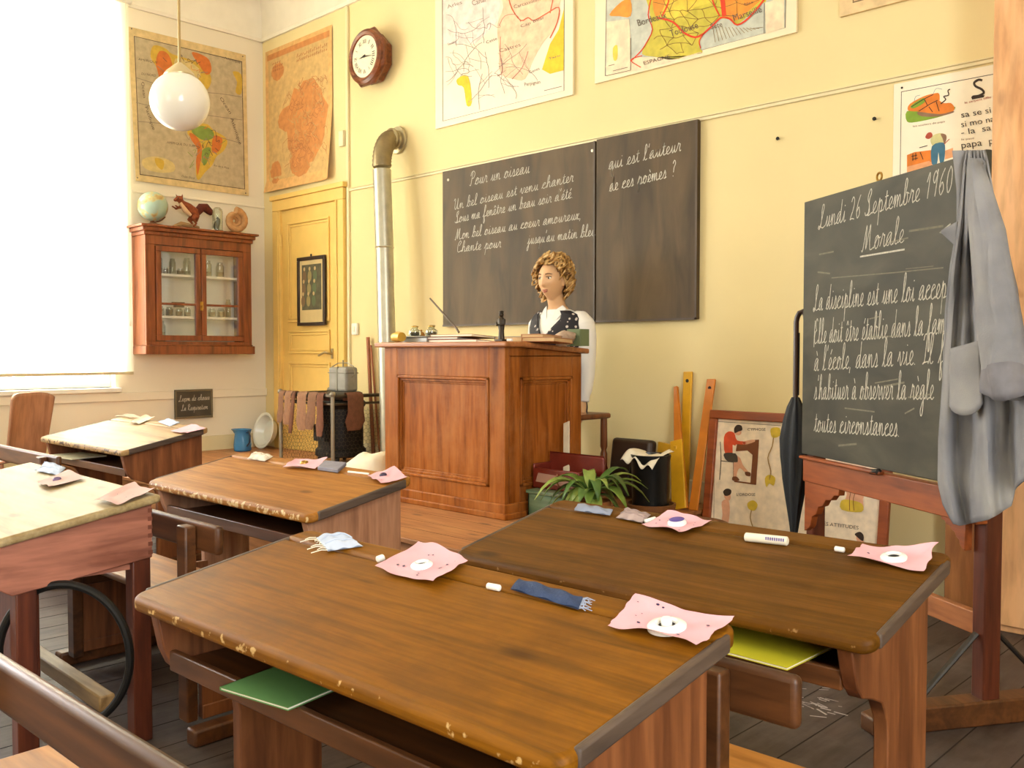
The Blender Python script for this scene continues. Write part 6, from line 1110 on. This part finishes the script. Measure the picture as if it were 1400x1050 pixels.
# ================================================================== two-seat school desks
M_END = wood('desk_end_grey', '#5C4C40', '#3C3028', 'y', .55, 14, 1.0, False)
def desk(x, y, a, Ln, D, zl, zh, lb, M_top, M_side, M_shelf=None, bench=True, seatm=None, closed=False):
    o = root('school_desk', lb, 'school desk', (x, y, 0), a, group='wooden two seat school desks'); s = (zh - zl) / D; zt_ = lambda yy: zl + s * yy; T = .03; c = .03
    # top: writing slope, groove and ledge
    def top(m, y0, y1, dz, rn, rf, t=T):
        p = [];
        def arc(cx, cy, q0): return [(cx + c * cos(q0 + pi / 2 * k / 5), cy + c * sin(q0 + pi / 2 * k / 5)) for k in range(6)]
        p += arc(c, y0 + c, pi) if rn else [(0, y0)]
        p += arc(Ln - c, y0 + c, 1.5 * pi) if rn else [(Ln, y0)]
        p += arc(Ln - c, y1 - c, 0) if rf else [(Ln, y1)]
        p += arc(c, y1 - c, pi / 2) if rf else [(0, y1)]
        n = len(p); m.add([(q[0], q[1], zt_(q[1]) - t + dz) for q in p] + [(q[0], q[1], zt_(q[1]) + dz) for q in p], [list(range(n))[::-1], list(range(n, 2 * n))] + [(i, (i + 1) % n, n + (i + 1) % n, n + i) for i in range(n)])
    m = MB(); top(m, 0, D - .062, 0, True, False); m.build('desktop', M_top, o, bevel=.011, seg=4)
    m = MB(); top(m, D - .060, D, .0025, False, True); m.build('pen_ledge', M_top, o, bevel=.008, seg=3)
    m = MB(); top(m, D - .075, D - .05, -.006, False, False, .012); m.v = [Vector((.004 + p.x * (Ln - .008) / Ln, p.y, p.z)) for p in m.v]; m.build('pen_groove', mat('#2E1C0E', .9, spec=.03, name='groove_dark'), o)
    for X0_ in (-.003, Ln - .010):
        m = MB(); m.prism([(.034, zt_(.034) - T + .002), (D - .034, zt_(D - .034) - T + .002), (D - .034, zt_(D - .034) + .0012), (.034, zt_(.034) + .0012)], 'x', X0_, X0_ + .013); m.build('end_strip', M_END, o, bevel=.005, seg=3)
    for X in (.045, Ln - .075):
        prof = [(.02, zt_(.02) - T)] + [(D - .02, zt_(D - .02) - T), (D - .02, .05), (.20, .05), (.20, .36), (.195, .40), (.17, .44), (.12, .462), (.075, .475), (.05, .50), (.035, .535)]
        m = MB(); m.prism(prof, 'x', X, X + .03); m.build('side_panel', M_side, o, bevel=.003)
        m = MB(); m.box((X - .012, -.36 if bench else -.02, 0), (X + .042, D + .01, .05)); m.build('runner', M_BENCH, o, bevel=.008)
    ms = M_shelf or M_BENCH
    m = MB(); m.box((.075, .05, .495), (Ln - .075, D - .03, .508)); m.box((.075, .045, .49), (Ln - .075, .06, .53)); m.build('shelf', ms, o, bevel=.003)
    m = MB(); m.prism([(D - .045, .47), (D - .028, .47), (D - .028, zt_(D - .03) - T), (D - .045, zt_(D - .03) - T)], 'x', .075, Ln - .075); m.build('back_panel', M_side, o)
    m = MB(); m.box((.075, D - .12, .10), (Ln - .075, D - .06, .125)); m.build('footrest', M_BENCH, o, bevel=.004)
    if bench:
        for X in (.125, Ln - .155):
            m = MB(); m.box((X, -.348, .05), (X + .055, -.313, .618)); m.box((X + .006, -.325, .30), (X + .049, -.075, .352)); m.box((X + .006, -.13, .05), (X + .049, -.085, .31)); m.build('bench_post', M_BENCH, o, bevel=.005)
        if closed:
            for X in (.10, Ln - .125): m = MB(); m.box((X, -.30, .05), (X + .022, .19, .30)); m.box((X - .004, -.30, .05), (X + .026, .19, .09)); m.build('bench_side', M_SIDE, o, bevel=.003)
        m = MB(); m.box((-.02, -.312, .545), (Ln + .010, -.286, .628)); m.build('backrest', M_BENCH, o, bevel=.011, seg=3)
        m = MB(); m.box((-.02, -.30, .353), (Ln + .01, -.055, .378)); m.build('seat', seatm or M_SEAT, o, bevel=.010, seg=3)
    o['D'] = 0; del o['D']
    M = Matrix.Translation((x, y, 0)) @ Matrix.Rotation(a, 4, 'Z'); n = (M.to_3x3() @ Vector((0, -s, 1))).normalized(); P0 = M @ Vector((0, 0, zl))
    def onD(u, v, h=0.0): return M.inverted() @ onP(u, v, P0 + n * h, n)
    return dict(o=o, M=M, on=onD, z=zt_, D=D, L=Ln, s=s, a=a)
D1 = desk(-1.826, .785, .025, 1.114, .427, .635, .706, 'brown school desk with bench nearest the camera in the middle of the view', M_DESK, M_SIDE)
D2 = desk(-1.747, 1.577, .024, 1.072, .432, .608, .694, 'dark brown school desk beside the easel at the right', M_DESK2, M_SIDE)
D3 = desk(-3.505, 1.581, .009, 1.095, .418, .619, .698, 'honey coloured school desk just in front of the teacher desk', M_DESK3, M_SIDEPALE, closed=True)
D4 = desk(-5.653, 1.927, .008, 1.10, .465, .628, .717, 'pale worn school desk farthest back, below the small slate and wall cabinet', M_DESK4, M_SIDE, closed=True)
# desk at the left edge: a box desk with dovetailed side, square legs and a curved iron support
x, y, a, Ln, D, zl, zh = -3.673, .742, -.019, 1.10, .48, .632, .712
o5 = root('school_desk', 'sunlit pale school desk at the left edge with rose brown box side and curved iron', 'school desk', (x, y, 0), a, group='wooden two seat school desks'); s = (zh - zl) / D; z5 = lambda yy: zl + s * yy
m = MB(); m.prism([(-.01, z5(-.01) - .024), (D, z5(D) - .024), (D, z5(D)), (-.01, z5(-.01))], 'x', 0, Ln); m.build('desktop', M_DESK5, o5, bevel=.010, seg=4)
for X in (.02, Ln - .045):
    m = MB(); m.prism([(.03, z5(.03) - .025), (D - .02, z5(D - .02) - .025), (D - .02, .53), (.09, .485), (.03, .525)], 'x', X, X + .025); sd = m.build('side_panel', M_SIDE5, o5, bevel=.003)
    m = MB()
    for k in range(6): m.box((X + .0245, D - .032, .54 + k * .024), (X + .0256, D - .0195, .552 + k * .024))
    m.build('dovetail', mat('#6E3A28', .6, name='dovetail_end'), o5)
    for yy in (D - .075, .10): m = MB(); m.box((X - .035, yy, 0), (X + .018, yy + .053, .60)); m.build('leg', M_DARKW, o5, bevel=.004)
m = MB(); m.box((.10, D - .30, .12), (Ln - .16, D - .28, .50)); m.build('knee_board', M_DARKW, o5, bevel=.003)
m = MB(); m.box((.045, D - .04, .53), (Ln - .045, D - .02, z5(D - .03) - .03)); m.build('back_panel', M_SIDE5, o5); m = MB(); m.box((.045, .05, .50), (Ln - .045, D - .04, .515)); m.build('shelf', M_SIDE5, o5)
m = MB(); m.box((.02, D - .16, .105), (Ln - .06, D - .115, .15)); m.build('stretcher', wood('pale_rail', '#A88A5E', '#7E6038', 'x', .5, 10, 1.0, False), o5, bevel=.005)
M5 = Matrix.Translation((x, y, 0)) @ Matrix.Rotation(a, 4, 'Z'); n5 = (M5.to_3x3() @ Vector((0, -s, 1))).normalized(); P5 = M5 @ Vector((0, 0, zl))
D5 = dict(o=o5, M=M5, on=lambda u, v, h=0.0: M5.inverted() @ onP(u, v, P5 + n5 * h, n5), z=z5, D=D, L=Ln, s=s, a=a)
# iron curve: open ring lying in a plane facing the aisle
ic = onP(88, 898, M5 @ Vector((Ln - .01, .2, .3)), Vector((.7, -.72, 0))); tdir = Vector((.717, .697, 0)); m = MB(); I5 = M5.inverted()
m.tube([I5 @ (ic + tdir * (.175 * cos(q)) + Vector((0, 0, .195 * sin(q)))) for q in [radians(k) for k in range(-62, 204, 6)]], .011, 10); m.build('iron_curve', M_IRON, o5)

# ================================================================== things on the school desks
def put(name, m, mats, lb, cat, d, origin, group=None, **k):
    o = m.build(name, mats, origin=origin, **k); o.matrix_basis = d['M'] @ Matrix.Translation(origin); return tag(o, lb, cat, group)
PG = 'pink blotting papers around the inkwells'
def blotter(d, px, lb, curl=.008, M_=None, seed=0, spots=14, name='blotting_paper', cat='blotting paper', fold=0, t=.0012, wav=1.0, group=PG):
    P = [d['on'](u, v, .0048) for u, v in px]; c = sum(P, Vector()) / 4; rnd = random.Random(seed); ph = [rnd.uniform(0, 6) for _ in range(8)]
    def f(u, v):
        p = P[0].lerp(P[1], u).lerp(P[3].lerp(P[2], u), v); e = max(abs(2 * u - 1), abs(2 * v - 1)); k = max(0, (e - .45) / .55) ** 1.4
        edge = (p - c) * (.025 * sin(ph[0] + 5 * u + 4 * v) + .02 * sin(ph[1] + 11 * v - 6 * u) + .05 * mnoise.noise((u * 6, v * 6, seed + .5))) * k * wav
        lift = curl * k * (.55 + .45 * sin(ph[2] + 5 * u + 3 * v)) + .0014 * (1 + sin(ph[3] + 13 * u) * sin(ph[4] + 11 * v)) + .0012 * abs(sin(ph[5] + 4 * u + 3 * v)) + fold * max(0, u + v - 1.55)
        return p + edge + Vector((0, 0, lift))
    m = MB(); m.grid(f, 22, 18, 0)
    for k in range(spots):
        u, v, r = rnd.uniform(.08, .92), rnd.uniform(.08, .92), rnd.uniform(.006, .02); m.face([f(min(1, max(0, u + r * cos(q))), min(1, max(0, v + r * 1.2 * sin(q)))) + Vector((0, 0, .0012)) for q in [2 * pi * j / 8 for j in range(8)]], 1)
    return put(name, m, [M_ or M_PINK, M_INK], lb, cat, d, Vector(c), group, smooth=70, fix=False)
def inkwell(d, u, v, lb, r=.027, cup=False, stain=False, h=.009, rim=None):
    p = d['on'](u, v, .0045); o = root('inkwell', lb, 'inkwell', (0, 0, 0), group='inkwells in the school desks'); o.matrix_basis = d['M'] @ Matrix.Translation(p) @ Matrix.Rotation(math.atan(d['s']), 4, 'X')
    m = MB(); m.lathe([(r * .42, -.0005), (r * .46, h * .9), (r * .60, h * 1.2), (r * .88, h * .95), (r, h * .6), (r, 0), (r * .42, -.0005)], (0, 0, 0), 28); m.build('rim', rim or M_PORC, o)
    m = MB(); m.lathe([(0, h * .55), (r * .455, h * .55)], (0, 0, 0), 20); m.build('ink', mat('#3A3834', .5) if not stain else M_INK, o)
    if cup: m = MB(); m.lathe([(r * .28, h * .5), (r * .28, h * 1.7), (r * .24, h * 1.9), (0, h * 1.9)], (0, 0, 0), 18); m.build('stopper', M_PORC, o)
    if stain: m = MB(); m.lathe([(r * .55, h * 1.3), (r * .80, h * 1.16)], (0, 0, 0), 24); m.build('ink_stain', mat('#5A4AA0', .4, name='violet_ink'), o)
    return o
def chalk(d, u0, v0, u1, v1, lb, r=.0055):
    a, b = d['on'](u0, v0, r), d['on'](u1, v1, r); e = (b - a).normalized(); m = MB(); m.tube([a - e * .001, a, a + e * .001, b - e * .001, b, b + e * .001], [r * .6, r * .9, r, r, r * .9, r * .6], 12)
    return put('chalk_stick', m, M_CHALKSTICK, lb, 'chalk', d, Vector(a), 'chalk sticks on the school desks')
def cloth(d, px, lb, M_, h=.012, seed=0, fr=0, name='pen_wiper', cat='cloth', frm=None, group=None, folds=3):
    P = [d['on'](u, v, .0045) for u, v in px]; c = sum(P, Vector()) / 4; rnd = random.Random(seed); ph = rnd.uniform(0, 6)
    def f(u, v, top=True):
        p = P[0].lerp(P[1], u).lerp(P[3].lerp(P[2], u), v); e = (1 - abs(2 * u - 1) ** 4) * (1 - abs(2 * v - 1) ** 4); return p + Vector((0, 0, .002 + (h * e * (.75 + .25 * sin(ph + folds * 2.4 * v + 1.5 * u)) + .0016 * sin(ph + 16 * u + 4 * v)) if top else .0005))
    m = MB(); m.grid(f, 24, 18, 0); m.grid(lambda u, v: f(u, v, False), 24, 18, 0)
    for k in range(1, folds): m.tube([f(.03 + .94 * j / 12, k / folds) + Vector((0, 0, .0012)) for j in range(13)], .0016, 5)
    for k in range(fr):
        v = k / max(1, fr - 1); a = f(0, v); dr = (P[0] - P[1]).normalized(); l = rnd.uniform(.008, .035); m.tube([a, a + dr * l * .5 + Vector((0, rnd.uniform(-.006, .006), .002)), a + dr * l + Vector((0, rnd.uniform(-.01, .01), -.001))], .0011, 5, 1)
    return put(name, m, [M_, frm or M_], lb, cat, d, Vector(c), group, smooth=70, fix=True)
BLUEW = mat('#BFCBE0', .9, var=.1, nscale=20, name='pale_blue_cloth'); NAVY = mat('#2C3E62', .9, var=.12, nscale=30, bump=.3, bscale=160, name='denim_cloth'); GREYC = mat('#8E9098', .85, var=.12, nscale=20, name='grey_cloth')
# front desk
cloth(D1, [(448, 754), (497, 747), (476, 735), (432, 735)], 'folded pale blue cloth with frayed ends at the left of the front desk', BLUEW, .016, 1, 9, frm=M_PAPER)
chalk(D1, 516, 765, 524, 762, 'stub of white chalk between the pale cloth and pink paper on the front desk', .007)
blotter(D1, [(514, 781), (592, 803), (640, 769), (572, 742)], 'pink ink-stained paper at the centre of the front desk around the left inkwell', .010, seed=3, spots=12)
inkwell(D1, 577, 775, 'white inkwell in the left pink paper of the front desk', .022)
chalk(D1, 667, 801, 683, 804, 'white chalk left of the navy cloth on the front desk', .006)
cloth(D1, [(698, 806), (791, 834), (797, 818), (710, 792)], 'navy blue cloth sleeve lying in the pen groove of the front desk', NAVY, .006, 2, 0, folds=1)
m = MB(); P = [D1['on'](790, 832, .004), D1['on'](796, 818, .004)]; rnd = random.Random(8)
for k in range(14): a = P[0].lerp(P[1], k / 13); m.tube([a, a + Vector((.008, jit(.006), .002)), a + Vector((rnd.uniform(.012, .026), jit(.012), -.001))], .0008, 5)
fo = m.build('frayed_threads', mat('#A8B4CC', .9), None, origin=None); fo.matrix_basis = D1['M']; tag(fo, 'loose pale threads at the torn right end of the navy cloth', 'threads')
blotter(D1, [(827, 859), (952, 888), (1006, 850), (870, 824)], 'largest pink paper at the right corner of the front desk around a white inkwell', .012, seed=5, spots=10)
inkwell(D1, 912, 859, 'white stoppered inkwell at the right corner of the front desk', .030, True)
# right desk
cloth(D2, [(785, 698), (834, 705), (838, 698), (790, 689)], 'blue grey cloth strip at far left of the right desk', mat('#8A92A6', .85, var=.1, nscale=24, name='blue_grey_cloth'), .010, 4, folds=1)
cloth(D2, [(842, 708), (878, 715), (890, 704), (858, 695)], 'grey pink folded cloth beside the blue grey strip on the right desk', mat('#A89490', .85, var=.15, nscale=24, name='grey_pink_cloth'), .010, 5)
chalk(D2, 882, 713, 896, 709, 'white chalk touching the left pink paper on the right desk', .006)
blotter(D2, [(878, 719), (928, 733), (976, 714), (912, 704)], 'pink paper with violet-stained inkwell in the middle of the right desk', .012, seed=7)
inkwell(D2, 926, 717, 'violet-stained white inkwell in the middle of the right desk', .024, False, True, .012)
a, b = D2['on'](1019, 734, .011), D2['on'](1077, 740, .011); m = MB(); e = (b - a).normalized(); m.tube([a, a + e * .002, b - e * .002, b], [.008, .0105, .0105, .008], 14, 0)
for k in range(9): q = a + (b - a) * (.55 + .05 * k) + Vector((0, -.0102, .003)); m.box(q + Vector((-.002, -.0006, -.003)), q + Vector((.001, .0006, .004)), 1)
put('paper_roll', m, [M_PAPER, mat('#7A6EA8', .6)], 'white paper roll with violet marks near the far edge of the right desk', 'paper roll', D2, Vector(a))
chalk(D2, 1142, 750, 1154, 752, 'white chalk left of the right-hand pink paper on the right desk', .006)
blotter(D2, [(1160, 766), (1262, 784), (1283, 757), (1180, 747)], 'pink paper with a folded-up flap at the right end of the right desk', .010, seed=9, spots=4, fold=.03)
inkwell(D2, 1222, 764, 'white inkwell at the right end of the right desk', .027)
# honey desk before the teacher
cloth(D3, [(338, 627), (362, 631), (374, 624), (350, 618)], 'crumpled white and brown rag at the far left of the honey desk', mat('#D8CDBC', .9, var=.25, nscale=30, name='rag'), .014, 6)
blotter(D3, [(386, 640), (430, 642), (449, 628), (404, 630)], 'pink paper left of the grey slate on the honey desk', .008, seed=11, spots=2)
inkwell(D3, 416, 634, 'brass coloured inkwell in the pink paper left of the grey slate', .016, rim=M_BRASS)
m = MB(); P = [D3['on'](u, v, .001) for u, v in ((434, 643), (462, 647), (474, 637), (444, 634))]; m.slab(P, (0, 0, 1), .014); put('grey_slate', m, mat('#7E7C88', .6, var=.15, nscale=20, name='slate_block'), 'small grey slate block beside the pink paper on the honey desk', 'slate', D3, Vector(P[0]), bevel=.003)
chalk(D3, 476, 645, 504, 648, 'long thin white pencil left of the right pink paper on the honey desk', .004)
blotter(D3, [(503, 651), (520, 663), (557, 654), (539, 640)], 'pink paper at the right end of the honey desk with a dark inkwell', .006, seed=13, spots=2)
inkwell(D3, 524, 651, 'dark inkwell in the pink paper at the right end of the honey desk', .013, rim=mat('#3A2E4A', .4, name='dark_ink_rim'))
# pale desk farthest back
blotter(D4, [(157, 569), (178, 572), (197, 571), (178, 567)], 'brownish paper at the far left corner of the pale back desk', .006, mat('#B8A48C', .85), 15, 2, group=None)
blotter(D4, [(176, 579), (190, 580), (213, 572), (200, 569)], 'cream paper with lifted edge on the pale back desk', .010, mat('#E8D8BC', .85), 17, 0, group=None)
cloth(D4, [(216, 577), (232, 583), (246, 578), (230, 573)], 'blue and white rag in the middle of the pale back desk', BLUEW, .012, 8)
blotter(D4, [(232, 590), (256, 594), (281, 586), (262, 581)], 'pale pink paper at the right end of the pale back desk', .006, seed=19, spots=0)
# left desk
cloth(D5, [(50, 644), (80, 650), (90, 640), (62, 633)], 'pale blue rag with dark tip at the far corner of the left sunlit desk', BLUEW, .014, 9, 4)
blotter(D5, [(50, 660), (66, 668), (118, 654), (92, 645)], 'pink paper with inkwell beside the blue rag on the left sunlit desk', .006, mat('#D9B4AC', .85, name='dusty_pink'), 21, 3)
inkwell(D5, 78, 657, 'small stained inkwell in the pink paper on the left sunlit desk', .013, rim=mat('#6A5478', .4, name='stained_rim'))
blotter(D5, [(127, 686), (160, 692), (211, 672), (184, 664)], 'dusty pink paper with lifted edges at the right corner of the left sunlit desk', .010, mat('#D9B0A8', .85, name='dusty_pink_b'), 23, 5)
# exercise books in the shelves
def shelfbook(d, x0, x1, y0, y1, z, rz, c, lb, t=.006):
    o = root('exercise_book', lb, 'exercise book', (0, 0, 0)); o.matrix_basis = d['M'] @ Matrix.Translation(((x0 + x1) / 2, (y0 + y1) / 2, z)) @ Matrix.Rotation(rz, 4, 'Z'); hx, hy = (x1 - x0) / 2, (y1 - y0) / 2
    m = MB(); m.box((-hx, -hy, 0), (hx, hy, .0012)); m.box((-hx, -hy, t - .0012), (hx, hy, t)); m.box((-hx, -hy, 0), (-hx + .0015, hy, t)); m.build('cover', mat(c, .5, name='book_cover'), o, smooth=0); m = MB(); m.box((-hx + .002, -hy + .002, .0012), (hx - .002, hy - .002, t - .0012)); m.build('pages', M_PAPER, o, smooth=0)
shelfbook(D1, .33, .50, .012, .19, .5305, .16, '#5E8A4E', 'green exercise book sticking out under the near edge of the front desk')
shelfbook(D2, .62, .93, -.02, .19, .5305, -.04, '#C6BE2A', 'yellow green exercise book sticking out under the right desk')
shelfbook(D4, .12, .42, .0, .2, .5305, .1, '#D8CFA8', 'cream exercise book in the shelf of the pale back desk')

# ================================================================== plywood chair by the window
pc_ = root('plywood_chair', 'curved plywood chair back standing by the window behind the left desk', 'chair', (-6.33, 2.03, 0), radians(-52)); PLY = wood('plywood', '#C08C6C', '#A06C4C', 'z', .45, 8, .8, False, '#C48E6A')
m = MB()
def ply(u, v):
    w = .22 * (1 - .10 * (1 - v)); x = (2 * u - 1); top = .86 - .035 * abs(x) ** 5; z = .44 + (top - .44) * v; return Vector((w * x, .05 * x * x + .06 * v, z))
m.grid(ply, 26, 18); ob = m.build('backrest', PLY, pc_, smooth=80, fix=False); md = ob.modifiers.new('t', 'SOLIDIFY'); md.thickness = .014
m = MB(); m.box((-.20, -.36, .425), (.20, .02, .445)); m.build('seat', PLY, pc_, bevel=.01)
for sx in (-1, 1):
    for yy, t in ((-.33, -.02), (.0, .05)): m = MB(); m.tube([(sx * .17, yy, .43), (sx * .185, yy + t, 0)], [.018, .013], 10); m.build('leg', PLY, pc_)
# chalk smears on the floor boards
m = MB(); rnd = random.Random(3)
for k in range(26):
    p = onZ(1095 + rnd.gauss(0, 12) + (35 if k % 3 == 0 else 0), 962 + rnd.gauss(0, 10), 0); l = rnd.uniform(.01, .05); q = rnd.uniform(-.6, .6); mp = lambda a, b: Vector((a, b, .0012)); m.ribbon([(p.x, p.y), (p.x + l * cos(q), p.y + l * sin(q))], rnd.uniform(.002, .008), mp)
ob = m.build('chalk_smear', mat('#B0A8A4', .9), fl, smooth=0)
